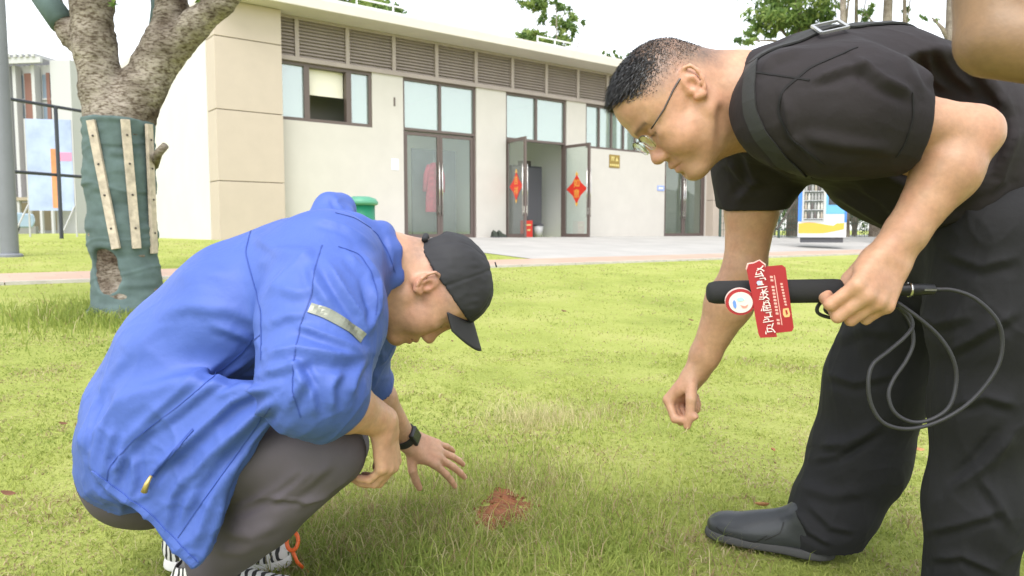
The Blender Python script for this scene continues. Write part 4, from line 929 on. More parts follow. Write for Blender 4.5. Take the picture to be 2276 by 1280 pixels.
FL = [(0.044, 0.027, 0.022), (0.049, 0.031, 0.023), (0.045, 0.029, 0.022), (0.035, 0.021, 0.019)]
FR = [(0.0100, 0.0092, 0.0084, 0.0072), (0.0103, 0.0094, 0.0085, 0.0073), (0.0098, 0.0089, 0.0081, 0.0070), (0.0086, 0.0078, 0.0071, 0.0062)]
FO = [0.0285, 0.0095, -0.0095, -0.0275]; FD = [0.088, 0.092, 0.087, 0.079]
def hand(f, wrist, d, n, right, curls, thumb, spread=(0.10, 0.02, -0.06, -0.15), sc=1.0, kf=0.0035):
    """d: wrist to knuckles, n: out of the palm; curls: per finger (mcp, pip, dip) degrees; thumb: three directions in (d, s, n)"""
    d = nrm(d); n = np.asarray(n, float); n = nrm(n - d * (n @ d)); s = np.cross(d, n) if right else np.cross(n, d)
    w = np.asarray(wrist, float); tips = []
    mc = []
    for i in range(4):
        a = w + s * FO[i] * 0.62 * sc + d * 0.012 * sc; b = w + d * FD[i] * sc + s * FO[i] * sc - n * (0.004 if i in (1, 2) else 0.001) * sc
        f.cone(a, b, 0.0150 * sc, 0.0118 * sc, 0.010 * sc); mc.append(b)
    f.cone(w + s * 0.010 * sc, w + d * 0.02 * sc + s * 0.012 * sc, 0.0205 * sc, 0.0190 * sc, 0.012 * sc); f.cone(w - s * 0.012 * sc, w + d * 0.02 * sc - s * 0.013 * sc, 0.0195 * sc, 0.0185 * sc, 0.012 * sc)
    f.ell(w + d * 0.052 * sc + n * 0.004 * sc, np.array([0.045, 0.034, 0.0135]) * sc, np.stack([d, s, n]), 0.010 * sc)
    f.ell(w + d * 0.035 * sc + s * 0.022 * sc + n * 0.010 * sc, np.array([0.030, 0.014, 0.013]) * sc, np.stack([nrm(d + s * 0.35), nrm(s - d * 0.35), n]), 0.010 * sc)
    for i in range(4):
        p = mc[i]; ang = 0.0; sp = spread[i]; base = nrm(d * math.cos(sp) + s * math.sin(sp))
        for j in range(3):
            ang += math.radians(curls[i][j]); v = base * math.cos(ang) + n * math.sin(ang); q = p + v * FL[i][j] * sc
            f.cone(p, q, FR[i][j] * sc, FR[i][j + 1] * sc, kf if j else 0.006 * sc); p = q
        tips.append(p)
    p = w + d * 0.022 * sc + s * 0.020 * sc + n * 0.010 * sc
    for j, (L, r0, r1) in enumerate(((0.046, 0.0140, 0.0120), (0.033, 0.0112, 0.0102), (0.026, 0.0102, 0.0080))):
        t = thumb[j]; v = nrm(d * t[0] + s * t[1] + n * t[2]); q = p + v * L * sc; f.cone(p, q, r0 * sc, r1 * sc, 0.007 * sc if j == 0 else kf); p = q
    tips.append(p); return tips, (d, s, n)
def bvh_of(V, Fq): return BVHTree.FromPolygons(V.tolist(), Fq.tolist())
def ribbon(name, bvh, pts, width, thick, mat, parent, lift=0.001, seg=0.012, snap=True, origin=(0, 0, 0)):
    """flat band laid on a surface along a 3-D polyline"""
    pts = [np.asarray(p, float) for p in pts]; path = []
    for a, b in zip(pts[:-1], pts[1:]):
        m = max(1, int(np.linalg.norm(b - a) / seg))
        for i in range(m): path.append(a + (b - a) * i / m)
    path.append(pts[-1]); Q = []; Ns = []
    for p in path:
        h = bvh.find_nearest(Vector(p)); Q.append(np.array(h[0]) if snap else p); Ns.append(np.array(h[1]))
    Q = np.array(Q); Ns = np.array(Ns)
    for _ in range(2): Q[1:-1] = (Q[:-2] + 2 * Q[1:-1] + Q[2:]) / 4; Ns[1:-1] = (Ns[:-2] + 2 * Ns[1:-1] + Ns[2:]) / 4
    m = MB(); K = 5
    for i in range(len(Q)):
        t = nrm(Q[min(i + 1, len(Q) - 1)] - Q[max(i - 1, 0)]); n = nrm(Ns[i] - t * (Ns[i] @ t)); l = np.cross(t, n); row = []
        for j in range(K):
            c = Q[i] + l * width * (j / (K - 1) - 0.5)
            if snap:
                h = bvh.find_nearest(Vector(c)); hp = np.array(h[0]); c = c + n * ((hp - c) @ n)
            row.append(c)
        for c in row: m.v.append(tuple(c + n * lift))
        for c in row[::-1]: m.v.append(tuple(c + n * (lift + thick)))
    K2 = 2 * K
    for i in range(len(Q) - 1):
        for j in range(K2): a = i * K2 + j; b = i * K2 + (j + 1) % K2; m.f.append((a, a + K2, b + K2, b))
    m.f.append(tuple(range(K2))); m.f.append(tuple((len(Q) - 1) * K2 + j for j in range(K2 - 1, -1, -1)))
    o = m.build(name, mat, parent, smooth=False); return o
def cast(bvh, px, py):
    d = nrm(P(px, py, 1.0) - [0, 0, CAMH]); h = bvh.ray_cast(Vector((0, 0, CAMH)), Vector(d)); return None if h[0] is None else np.array(h[0])
def cast_line(bvh, pts, step=8.0):
    out = []
    for (a, b) in zip(pts[:-1], pts[1:]):
        m = max(1, int(math.hypot(b[0] - a[0], b[1] - a[1]) / step))
        for i in range(m):
            h = cast(bvh, a[0] + (b[0] - a[0]) * i / m, a[1] + (b[1] - a[1]) * i / m)
            if h is not None: out.append(h)
    h = cast(bvh, *pts[-1])
    if h is not None: out.append(h)
    return out
def fold_disp(V, N, folds):
    """cloth folds: each is (photo points, width px, height m, sharpness); raised on the side of the cloth that the points lie on"""
    px, py = project(V); q = np.stack([px, py], 1); view = nrm_rows(V - np.array([0, 0, CAMH])); face = np.clip(-(N * view).sum(1) * 2.5 + 0.2, 0, 1)
    d = np.zeros(len(V))
    for pts, w, h, sh in folds:
        lo = np.min(pts, 0) - 4 * w; hi = np.max(pts, 0) + 4 * w
        m = np.flatnonzero((q[:, 0] > lo[0]) & (q[:, 0] < hi[0]) & (q[:, 1] > lo[1]) & (q[:, 1] < hi[1]) & (face > 0))
        if not len(m): continue
        r, t, sd = seg_dist(q[m], pts); taper = np.clip(np.sin(np.pi * np.clip(t * 0.92 + 0.04, 0, 1)) * 1.6, 0, 1)
        x = r * sd / w
        prof = np.exp(-(np.abs(x)) ** (1.15 if sh else 2.0)) - 0.55 * np.exp(-((x - 1.5) ** 2) / 0.7) * (1 if sh else 0.4)
        d[m] += h * prof * taper * face[m]
    return d
def ridges(V, amp, seed, st=(0.6, 1, 1)):
    d = np.zeros(len(V)); q = V * np.array(st)
    for sc_, k, sd in ((7.0, 1.0, seed), (13.0, 0.7, seed + 1), (26.0, 0.35, seed + 2)):
        r = 1 - np.abs(vnoise(q + 0.06 * vnoise(V, 6, sd + 5)[:, None], sc_, sd)) * 1.7; d += amp * k * (np.clip(r, 0, 1) ** 4 - 0.2)
    return d
def nrm_rows(a): return a / np.linalg.norm(a, axis=1)[:, None]
def skin_mat(name):
    m = material(name, (0.6, 0.38, 0.28), 0.46, attr='Col', spec=0.45, noise=(95, 0.10), bump=(260, 0.22, 0.0014), sss=0.10)
    return m
M_SKIN = skin_mat('skin')
# ------------------------------------------------------------------ the crouching man in the blue jacket
DH1 = 1.60
H1c = P(955, 640, DH1); a17 = math.radians(17)
H1 = Head(H1c, (math.sin(a17), 0.02, -math.cos(a17)), (math.cos(a17), 0.05, math.sin(a17)), 1.0)
def c1_joints():
    return dict(pel=P(320, 1000, 1.53), hipN=P(335, 1005, 1.43), hipF=P(335, 1000, 1.64), kneeN=P(735, 1000, 1.36), kneeF=P(760, 985, 1.74), ankN=P(480, 1262, 1.45), ankF=P(455, 1225, 1.72),
                shN=P(738, 590, 1.36), elN=P(690, 868, 1.22), wrN=P(846, 934, 1.37), shF=P(815, 610, 1.72), elF=P(795, 815, 1.80), wrF=P(906, 978, 1.97), neck=P(800, 575, 1.56))
J = c1_joints()
f = Field(P(150, 1000, 1.5) * [1, 0, 0] + [-0.08, 1.08, 0.0], [0.08, 2.22, 0.90], 0.0030)
H1.build(f, 1.0)
# neck, trunk, legs under the clothes
f.cone(H1.w(-0.028, 0, -0.005), J['neck'], 0.058, 0.064, 0.03); f.cone(H1.w(0.025, 0, -0.075), J['neck'] + np.array([0.01, 0, -0.06]), 0.040, 0.055, 0.03)
f.cone(H1.w(-0.06, 0, 0.0), J['neck'] + np.array([-0.02, 0, 0.03]), 0.045, 0.05, 0.03)
sp = [J['neck'], P(670, 640, 1.54), P(540, 700, 1.53), P(430, 790, 1.53), P(370, 890, 1.53), J['pel']]
f.loft([(p, w_, h_) for p, w_, h_ in zip(sp, (0.07, 0.15, 0.145, 0.13, 0.13, 0.13), (0.06, 0.09, 0.10, 0.10, 0.10, 0.10))], (0, 1, 0), 0.04)
for s_ in 'NF':
    f.chain([J['hip' + s_], J['knee' + s_], J['ank' + s_]], [0.065, 0.045, 0.035], 0.02)
    f.cone(J['sh' + s_], J['el' + s_], 0.045, 0.040, 0.03)
f.cone(J['neck'] + [0, -0.05, 0], J['shN'], 0.05, 0.045, 0.03); f.cone(J['neck'] + [0, 0.05, 0], J['shF'], 0.05, 0.045, 0.03)
# forearms
fm = J['elN'] * 0.55 + J['wrN'] * 0.45; f.chain([J['elN'], fm, J['wrN']], [0.042, 0.047, 0.031], 0.02)
fm = J['elF'] * 0.6 + J['wrF'] * 0.4; f.chain([J['elF'], fm, J['wrF']], [0.042, 0.042, 0.0255], 0.02)
# near (right) hand hangs from the knee
hand(f, J['wrN'] + np.array([0.006, 0.004, -0.006]), (0.06, 0.10, -1.0), (-0.95, 0.30, 0.0), True, [(38, 40, 20), (42, 42, 20), (44, 45, 22), (48, 45, 22)], [(0.75, 0.45, 0.4), (0.9, 0.1, 0.35), (0.9, 0.0, 0.45)])
# far (left) hand on the grass
dF = nrm(P(1092, 1082, 2.05) - J['wrF']); tipsF, fr1 = hand(f, J['wrF'], dF + np.array([0, 0, 0.06]), (-0.30, 0.75, -0.75), False, [(14, 12, 8), (9, 12, 8), (8, 14, 8), (12, 18, 10)], [(0.55, 0.75, 0.45), (0.75, 0.35, 0.6), (0.82, 0.25, 0.55)], spread=(0.14, 0.00, -0.14, -0.30), sc=1.08)
def skin_col1(V, N):
    c = np.tile(np.array([0.50, 0.285, 0.185]), (len(V), 1)); L = H1.loc(V)
    r = 0.5 + 0.5 * vnoise(V, 22, 4); c *= (0.90 + 0.18 * r)[:, None]; c[:, 1:] *= (1 + 0.06 * vnoise(V, 45, 24))[:, None]
    hd = (np.linalg.norm(L, axis=1) < 0.17)
    def spot(ctr, rad, col, a):
        d = np.exp(-((np.linalg.norm((L - ctr) / rad, axis=1)) ** 2)) * a * hd; c[:] = c * (1 - d[:, None]) + np.array(col) * d[:, None]
    for y in (-1, 1):
        spot((-0.012, y * 0.085, 0.006), (0.03, 0.03, 0.04), (0.58, 0.26, 0.19), 0.6); spot((0.07, y * 0.04, -0.03), (0.04, 0.04, 0.03), (0.60, 0.30, 0.22), 0.5)
    spot((0.108, 0, -0.034), (0.02, 0.02, 0.02), (0.58, 0.28, 0.20), 0.5); spot((0.095, 0, -0.07), (0.012, 0.024, 0.011), (0.45, 0.17, 0.14), 0.75)
    # shaved scalp: faint grey stubble above the ears and at the nape
    st = np.clip((L[:, 2] - 0.012) / 0.02, 0, 1) * np.clip((0.062 - L[:, 0]) / 0.02, 0, 1) * hd; st = np.maximum(st, np.clip((-0.055 - L[:, 0]) / 0.02, 0, 1) * np.clip((L[:, 2] + 0.03) / 0.03, 0, 1) * hd)
    st *= 0.34 + 0.12 * vnoise(V, 320, 8); c[:] = c * (1 - st[:, None]) + np.array([0.13, 0.11, 0.10]) * st[:, None]
    lash = np.exp(-((L[:, 2] - 0.0005) / 0.002) ** 2) * (L[:, 0] > 0.072) * (np.abs(np.abs(L[:, 1]) - 0.032) < 0.016) * hd * 0.7; c[:] = c * (1 - lash[:, None]) + 0.04 * lash[:, None]
    # hands a little redder at the knuckles and finger tips
    hp = np.min([np.linalg.norm(V - t, axis=1) for t in tipsF], 0); a = np.exp(-(hp / 0.02) ** 2) * 0.35; c[:] = c * (1 - a[:, None]) + np.array([0.54, 0.26, 0.19]) * a[:, None]
    nl = np.clip((0.0085 - hp) / 0.002, 0, 1) * (N @ -fr1[2] > 0.5); c[:] = c * (1 - nl[:, None]) + np.array([0.62, 0.40, 0.32]) * nl[:, None]
    return c
def face_disp(Hd):
    def fn(V, N, Fq):
        return V + N * (vnoise(V, 90, 2) * 0.0004)[:, None]
    return fn
man1, V1, F1 = sdf_object(f, 'person', M_SKIN, None, 2, face_disp(H1), skin_col1)
tag(man1, 'man in blue jacket and black cap squatting and touching the grass', 'person')
M_NAILS = material('fingernail', (0.68, 0.46, 0.38), 0.3)
# ---- trousers
M_TR1 = material('grey_trousers', (0.080, 0.067, 0.080), 0.75, noise=(9, 0.10), bump=(500, 0.12, 0.001))
f = Field([P(150, 1000, 1.5)[0] - 0.06, 1.15, 0.04], [-0.10, 2.0, 0.60], 0.0045)
f.ell(J['pel'] + np.array([0.005, 0, -0.03]), (0.125, 0.150, 0.130), None, 0.04)
for s_, k in (('N', 1), ('F', 1)):
    f.chain([J['hip' + s_], J['hip' + s_] * 0.5 + J['knee' + s_] * 0.5 + np.array([0, 0, -0.005]), J['knee' + s_]], [0.086, 0.082, 0.061], 0.03)
    kn = J['knee' + s_] + np.array([0.0, 0, -0.012]); cal = kn * 0.5 + J['ank' + s_] * 0.5 + np.array([-0.012, 0, 0.0])
    f.chain([kn, cal, J['ank' + s_] + np.array([0.0, 0, 0.02])], [0.060, 0.063, 0.056], 0.022)
fo1 = [([(640, 1110), (690, 1070), (735, 1030)], 11, 0.006, 1), ([(600, 1120), (650, 1085), (700, 1040)], 9, 0.005, 1), ([(660, 1125), (720, 1100), (780, 1060)], 10, 0.006, 1), ([(560, 1110), (620, 1080), (670, 1040)], 10, 0.004, 1),
       ([(610, 1105), (680, 1112), (750, 1095)], 8, 0.005, 1), ([(520, 1130), (580, 1105), (640, 1100)], 12, 0.006, 1), ([(640, 930), (700, 940), (760, 960)], 20, 0.003, 0), ([(500, 1180), (560, 1190), (620, 1160)], 14, 0.005, 0), ([(480, 1220), (540, 1225), (590, 1200)], 12, 0.004, 0)]
o, VT1, FT1 = sdf_object(f, 'trousers', M_TR1, man1, 3, lambda V, N, Fq: V + N * (fold_disp(V, N, fo1) + vnoise(V, 16, 3) * 0.003)[:, None])
# ---- jacket
M_JK = material('blue_jacket', (0.062, 0.112, 0.385), 0.55, spec=0.35, noise=(5, 0.07), bump=(36, 0.35, 0.006))
M_JKD = material('blue_jacket_seam', (0.025, 0.06, 0.28), 0.6)
f = Field([P(150, 1000, 1.5)[0] - 0.07, 1.05, 0.08], [-0.02, 2.0, 0.97], 0.0047)
tn = [(P(345, 1010, 1.52), 0.150, 0.112), (P(362, 905, 1.52), 0.172, 0.124), (P(442, 782, 1.52), 0.185, 0.128), (P(553, 684, 1.52), 0.192, 0.130), (P(678, 626, 1.53), 0.186, 0.118), (P(780, 604, 1.55), 0.130, 0.086)]
f.loft(tn, (0, 1, 0), 0.06)
f.cone(P(785, 600, 1.55), P(840, 610, 1.58), 0.088, 0.074, 0.05)
# drop of the jacket over hip and thigh
f.slab([P(235, 960, 1.325), P(215, 1035, 1.325), P(250, 1090, 1.325), P(335, 1150, 1.32), P(395, 1218, 1.318), P(440, 1258, 1.315), P(466, 1232, 1.312), P(500, 1140, 1.305), P(530, 1060, 1.30), P(570, 985, 1.29), P(625, 915, 1.28), P(560, 850, 1.29), P(400, 840, 1.31), P(270, 880, 1.322)], 0.018, 0.05, 0.008)
f.slab([P(228, 960, 1.36), P(222, 1035, 1.36), P(270, 1085, 1.36), P(270, 1075, 1.66), P(225, 1035, 1.67), P(225, 960, 1.66)], 0.03, 0.06, 0.02)
f.ell(P(330, 1010, 1.52), (0.105, 0.160, 0.09), None, 0.05)
# sleeves
shN, elN = J['shN'], J['elN']
f.chain([shN + np.array([-0.02, 0.05, 0.0]), shN * 0.55 + elN * 0.45 + np.array([0, 0, 0]), elN + np.array([0.005, 0.0, 0.015])], [0.105, 0.102, 0.088], 0.05)
cuff = J['elN'] * 0.80 + J['wrN'] * 0.20
f.cone(elN + np.array([0, 0, 0.01]), cuff, 0.082, 0.072, 0.03)
f.chain([J['shF'] + np.array([-0.02, -0.05, 0]), J['shF'] * 0.4 + J['elF'] * 0.6, J['elF'] * 0.98 + J['wrF'] * 0.02], [0.100, 0.080, 0.066], 0.05)
f.cone(J['elF'], J['elF'] * 0.80 + J['wrF'] * 0.20, 0.066, 0.060, 0.03)
# collar standing round the neck and the hood folded on the back
cb = [P(848, 520, 1.55), P(868, 560, 1.52), P(880, 610, 1.53), P(862, 668, 1.56), P(836, 735, 1.58)]
f.chain([P(815, 524, 1.58)] + cb, [0.024, 0.022, 0.020, 0.020, 0.020, 0.018], 0.025)
f.chain([P(832, 516, 1.62), P(868, 552, 1.66), P(880, 620, 1.66), P(850, 720, 1.62)], [0.026, 0.024, 0.022, 0.020], 0.03)
f.chain([P(700, 478, 1.50), P(732, 462, 1.53), P(758, 462, 1.57), P(770, 476, 1.60)], [0.010, 0.026, 0.024, 0.014], 0.03)
f.chain([P(730, 482, 1.49), P(790, 500, 1.50), P(842, 520, 1.52)], [0.016, 0.018, 0.018], 0.025)
f.cone(P(760, 462, 1.56), P(768, 478, 1.53), 0.012, 0.02, 0.012)
# open the sleeve ends and the neck
f.cone(cuff, cuff + (J['wrN'] - J['elN']) * 0.5, 0.055, 0.050, 0.006, True)
cF = J['elF'] * 0.80 + J['wrF'] * 0.20; f.cone(cF, cF + (J['wrF'] - J['elF']) * 0.5, 0.048, 0.045, 0.006, True)
f.cone(H1.w(-0.028, 0, -0.03), J['neck'] + np.array([0.05, 0, -0.01]), 0.068, 0.062, 0.01, True); f.cone(H1.w(0.02, 0, -0.075), J['neck'] + np.array([0.06, 0, -0.06]), 0.062, 0.05, 0.01, True)
jf = [  # near sleeve
      ([(720, 575), (760, 640), (800, 700), (815, 750)], 12, 0.008, 1), ([(690, 590), (700, 630), (740, 690)], 12, 0.006, 1), ([(800, 560), (838, 620), (838, 690)], 12, 0.007, 1), ([(770, 560), (815, 610), (828, 660)], 10, 0.006, 1), ([(820, 640), (838, 690), (815, 740)], 10, 0.006, 1),
      ([(590, 790), (660, 775), (740, 790), (810, 790)], 18, 0.010, 1), ([(585, 830), (640, 812), (690, 800)], 13, 0.008, 1), ([(640, 905), (670, 850), (650, 800)], 14, 0.008, 1), ([(700, 925), (690, 870), (660, 820)], 12, 0.006, 1), ([(740, 915), (735, 860), (760, 820)], 12, 0.006, 1), ([(660, 720), (700, 735), (760, 760), (800, 780)], 12, 0.006, 1), ([(600, 720), (640, 700), (690, 700)], 12, 0.004, 0), ([(780, 880), (790, 840), (810, 800)], 10, 0.006, 1),
      ([(620, 640), (660, 650), (700, 640)], 14, 0.004, 0), ([(570, 590), (640, 570), (700, 560)], 16, 0.004, 0), ([(560, 520), (620, 560), (690, 570)], 14, 0.004, 0), ([(700, 560), (640, 600), (590, 660)], 12, 0.005, 1),
      # back and side
      ([(340, 700), (420, 680), (520, 690), (575, 720)], 16, 0.004, 0), ([(470, 720), (540, 745), (580, 770)], 12, 0.005, 1), ([(330, 960), (420, 890), (500, 830), (570, 790)], 13, 0.007, 1), ([(260, 1000), (330, 930), (420, 850), (520, 780)], 15, 0.007, 1), ([(240, 1060), (300, 985), (340, 940)], 12, 0.006, 1),
      ([(350, 1040), (430, 970), (520, 890), (610, 850)], 14, 0.010, 1), ([(390, 1100), (470, 1010), (560, 930), (610, 890)], 16, 0.011, 1), ([(400, 1160), (440, 1080), (500, 1000), (580, 920)], 14, 0.008, 1), ([(430, 1220), (470, 1120), (520, 1020)], 13, 0.008, 1), ([(320, 1100), (350, 1040), (400, 1000)], 10, 0.006, 1), ([(370, 1180), (385, 1100), (420, 1040)], 11, 0.007, 1), ([(290, 1110), (300, 1060), (295, 1010)], 10, 0.006, 1),
      ([(205, 1030), (215, 960), (235, 900)], 9, 0.005, 1), ([(230, 1060), (240, 1000), (255, 950)], 9, 0.005, 1), ([(190, 1000), (200, 940), (215, 880)], 8, 0.004, 1), ([(255, 1080), (268, 1030), (275, 985)], 9, 0.005, 1), ([(220, 880), (250, 830), (280, 790)], 12, 0.003, 0), ([(270, 800), (330, 740), (400, 700)], 20, 0.003, 0), ([(480, 1180), (500, 1090), (540, 1010)], 10, 0.006, 1), ([(600, 870), (540, 860), (480, 880)], 10, 0.006, 1),
      ([(380, 620), (450, 600), (520, 620)], 18, 0.003, 0), ([(700, 485), (760, 500), (830, 545)], 9, 0.004, 1), ([(860, 520), (872, 560), (868, 610)], 8, 0.003, 1), ([(745, 440), (750, 455), (765, 466)], 6, 0.004, 1)]
def jk_disp(V, N, Fq):
    d = fold_disp(V, N, jf) * 1.35
    sh = np.clip((0.70 - V[:, 2]) * 4, 0.15, 1)
    q = V @ np.array([[0.80, 0, -0.60], [0, 1, 0], [0.60, 0, 0.80]]) * [0.42, 1, 1]
    for sc_, am, sd2 in ((8.0, 0.006, 7), (15.0, 0.0040, 17), (28.0, 0.0022, 27)):
        r1 = 1 - np.abs(vnoise(q + 0.05 * vnoise(V, 7, sd2 + 1)[:, None], sc_, sd2)) * 1.6; d += am * sh * (np.clip(r1, 0, 1) ** 4 - 0.2)
    return V + N * d[:, None]
jk, VJ, FJ = sdf_object(f, 'jacket', M_JK, man1, 2, jk_disp)
jb = bvh_of(VJ, FJ)
def seam(pts, w=0.0018, mat=None, name='seam'):
    L = cast_line(jb, pts)
    if len(L) > 2: ribbon(name, jb, L, w, 0.0008, mat or M_JKD, jk, 0.0004, 0.01)
seam([(716, 545), (698, 600), (694, 650), (668, 720), (652, 800), (650, 870), (668, 928)])
seam([(752, 548), (800, 565), (828, 610), (840, 660), (836, 700)])
seam([(745, 473), (790, 485), (835, 515), (862, 560), (878, 605)])
seam([(237, 1075), (240, 1040), (300, 975), (400, 900), (520, 800), (578, 745)])
seam([(395, 1195), (440, 1130), (520, 1020), (600, 905)])
seam([(560, 505), (545, 560), (580, 690), (580, 800)], 0.0022)
# reflective strip on the sleeve
M_REF = material('reflective_strip', (0.20, 0.21, 0.17), 0.35, metal=0.3, noise=(25, 0.25))
L = cast_line(jb, [(688, 684), (730, 698), (770, 722), (806, 752)]); ribbon('reflective_strip', jb, L, 0.018, 0.001, M_REF, jk, 0.0012, 0.01)
# pocket zip with pull tab
L = cast_line(jb, [(340, 1058), (380, 1010), (430, 955)]); ribbon('pocket_zip', jb, L, 0.006, 0.0012, M_JKD, jk, 0.0006, 0.01)
z0 = cast(jb, 340, 1055); zp = MB().tube([z0 + [0, -0.006, 0], z0 + [-0.006, -0.010, -0.012], z0 + [-0.012, -0.010, -0.028]], [0.003, 0.0045, 0.006], 8); zp.build('zip_pull', material('brass_tab', (0.55, 0.42, 0.16), 0.35, metal=0.7), jk, smooth=True)
# elastic hem
L = cast_line(jb, [(205, 1050), (250, 1088), (330, 1145), (394, 1212), (436, 1255)]); ribbon('hem', jb, L, 0.012, 0.002, M_JK, jk, 0.0005, 0.008)
# ---- cap
M_CAP = material('black_cap', (0.022, 0.022, 0.025), 0.75, noise=(8, 0.15), bump=(600, 0.2, 0.001))
f = Field(H1c - 0.20, H1c + 0.20, 0.0032)
H1.ell(f, (-0.008, 0, 0.046), (0.100, 0.084, 0.092), 0.01); H1.ell(f, (0.034, 0, 0.054), (0.064, 0.073, 0.070), 0.02)
pn = nrm(np.array([0.29, 0, -1.0])); f.halfspace(H1.w(0.078, 0, 0.059), pn @ H1.R)
H1.ell(f, (-0.006, 0, 0.042), (0.0935, 0.0785, 0.0855), 0.002, True); H1.ell(f, (0.034, 0, 0.048), (0.0605, 0.0665, 0.0625), 0.002, True)
H1.ell(f, (-0.105, 0, 0.045), (0.035, 0.030, 0.020), 0.003, True)   # gap over the strap at the back
def cap_disp(V, N, Fq):
    L = H1.loc(V); an = np.arctan2(L[:, 1], L[:, 0]); d = vnoise(V, 24, 3) * 0.0035 + vnoise(V * [1, 1, 2], 60, 5) * 0.0010
    for k in range(6):
        aa = math.pi / 6 + k * math.pi / 3; da = np.abs((an - aa + math.pi) % (2 * math.pi) - math.pi) * np.hypot(L[:, 0], L[:, 1]); d -= 0.0016 * np.exp(-(da / 0.003) ** 2)
    e = (L - np.array([0.078, 0, 0.053])) @ -pn; d += 0.0012 * np.exp(-((e - 0.004) / 0.006) ** 2)
    return V + N * d[:, None]
cap, VC, FC = sdf_object(f, 'cap', M_CAP, man1, 2, cap_disp)
bm_ = MB(); NX, NY = 10, 21
def brim_pt(i, j, o):
    y = (j / (NY - 1) * 2 - 1); x0 = 0.096 - 0.042 * y * y; x1 = 0.164 - 0.062 * y ** 2 - 0.008 * y ** 4; t = i / (NX - 1); x = x0 + (x1 - x0) * t
    return tuple(H1.w(x, y * 0.078, 0.066 - 0.042 * abs(y) ** 1.7 - 0.002 * t + o))
for o in (0.0, 0.0032):
    for i in range(NX):
        for j in range(NY): bm_.v.append(brim_pt(i, j, o))
A_ = NX * NY
for i in range(NX - 1):
    for j in range(NY - 1):
        a = i * NY + j; bm_.f.append((a, a + 1, a + NY + 1, a + NY)); bm_.f.append((A_ + a, A_ + a + NY, A_ + a + NY + 1, A_ + a + 1))
rim = [(0, j) for j in range(NY)] + [(i, NY - 1) for i in range(1, NX)] + [(NX - 1, j) for j in range(NY - 2, -1, -1)] + [(i, 0) for i in range(NX - 2, 0, -1)]
for (a, b) in zip(rim, rim[1:] + rim[:1]):
    p, q = a[0] * NY + a[1], b[0] * NY + b[1]; bm_.f.append((q, p, A_ + p, A_ + q))
bm_.build('brim', M_CAP, cap, smooth=True)
st = MB(); st.tube([H1.w(-0.098 - 0.012 * math.cos(a), 0.040 * math.sin(a), 0.022 + 0.004 * math.cos(a)) for a in np.linspace(-1.3, 1.3, 11)], 0.0065, 8); st.build('strap', M_CAP, cap, smooth=True)
MB().tube([H1.w(-0.006, 0, 0.150), H1.w(-0.006, 0, 0.153)], 0.006, 10).build('button', M_CAP, cap, smooth=True)
# ---- watch on the far wrist
wd = nrm(J['wrF'] - J['elF']); wc = J['wrF'] - wd * 0.018; d_, s_v, n_v = fr1; out = nrm(-n_v - wd * ((-n_v) @ wd)); sd_ = np.cross(wd, out)
M_STRAP = material('watch_strap', (0.02, 0.02, 0.022), 0.5)
wt = empty('wristwatch', tuple(wc)); wt.parent = man1
band = MB(); K = 32
for i in range(K):
    a = 2 * math.pi * i / K; r_ = out * math.cos(a) * 0.0295 + sd_ * math.sin(a) * 0.0325; nn = nrm(r_)
    for (u, h) in ((-0.011, 0), (0.011, 0), (0.011, 0.003), (-0.011, 0.003)): band.v.append(tuple(r_ + nn * h + wd * u))
for i in range(K):
    for j in range(4): a = i * 4 + j; b = i * 4 + (j + 1) % 4; c = ((i + 1) % K) * 4 + j; d2 = ((i + 1) % K) * 4 + (j + 1) % 4; band.f.append((a, b, d2, c))
bo = band.build('strap', M_STRAP, wt)
cs = MB(); c0 = out * 0.0315
def wbox(m, c, hx, hy, hz):
    k = len(m.v)
    for z in (-hz, hz):
        for x, y in ((-1, -1), (1, -1), (1, 1), (-1, 1)): m.v.append(tuple(c + wd * x * hx + sd_ * y * hy + out * z))
    for q in ((3, 2, 1, 0), (4, 5, 6, 7), (0, 1, 5, 4), (1, 2, 6, 5), (2, 3, 7, 6), (3, 0, 4, 7)): m.f.append(tuple(k + i for i in q))
wbox(cs, c0, 0.022, 0.0190, 0.0060); case = cs.build('case', material('watch_case', (0.03, 0.03, 0.035), 0.3, metal=0.3), wt, bevel=0.004, seg=3)
gl = MB(); wbox(gl, c0 + out * 0.0058, 0.0165, 0.0142, 0.0006); gl.build('screen', material('watch_screen', (0.02, 0.025, 0.03), 0.08), case, bevel=0.0004)
wt.name = 'wristwatch'
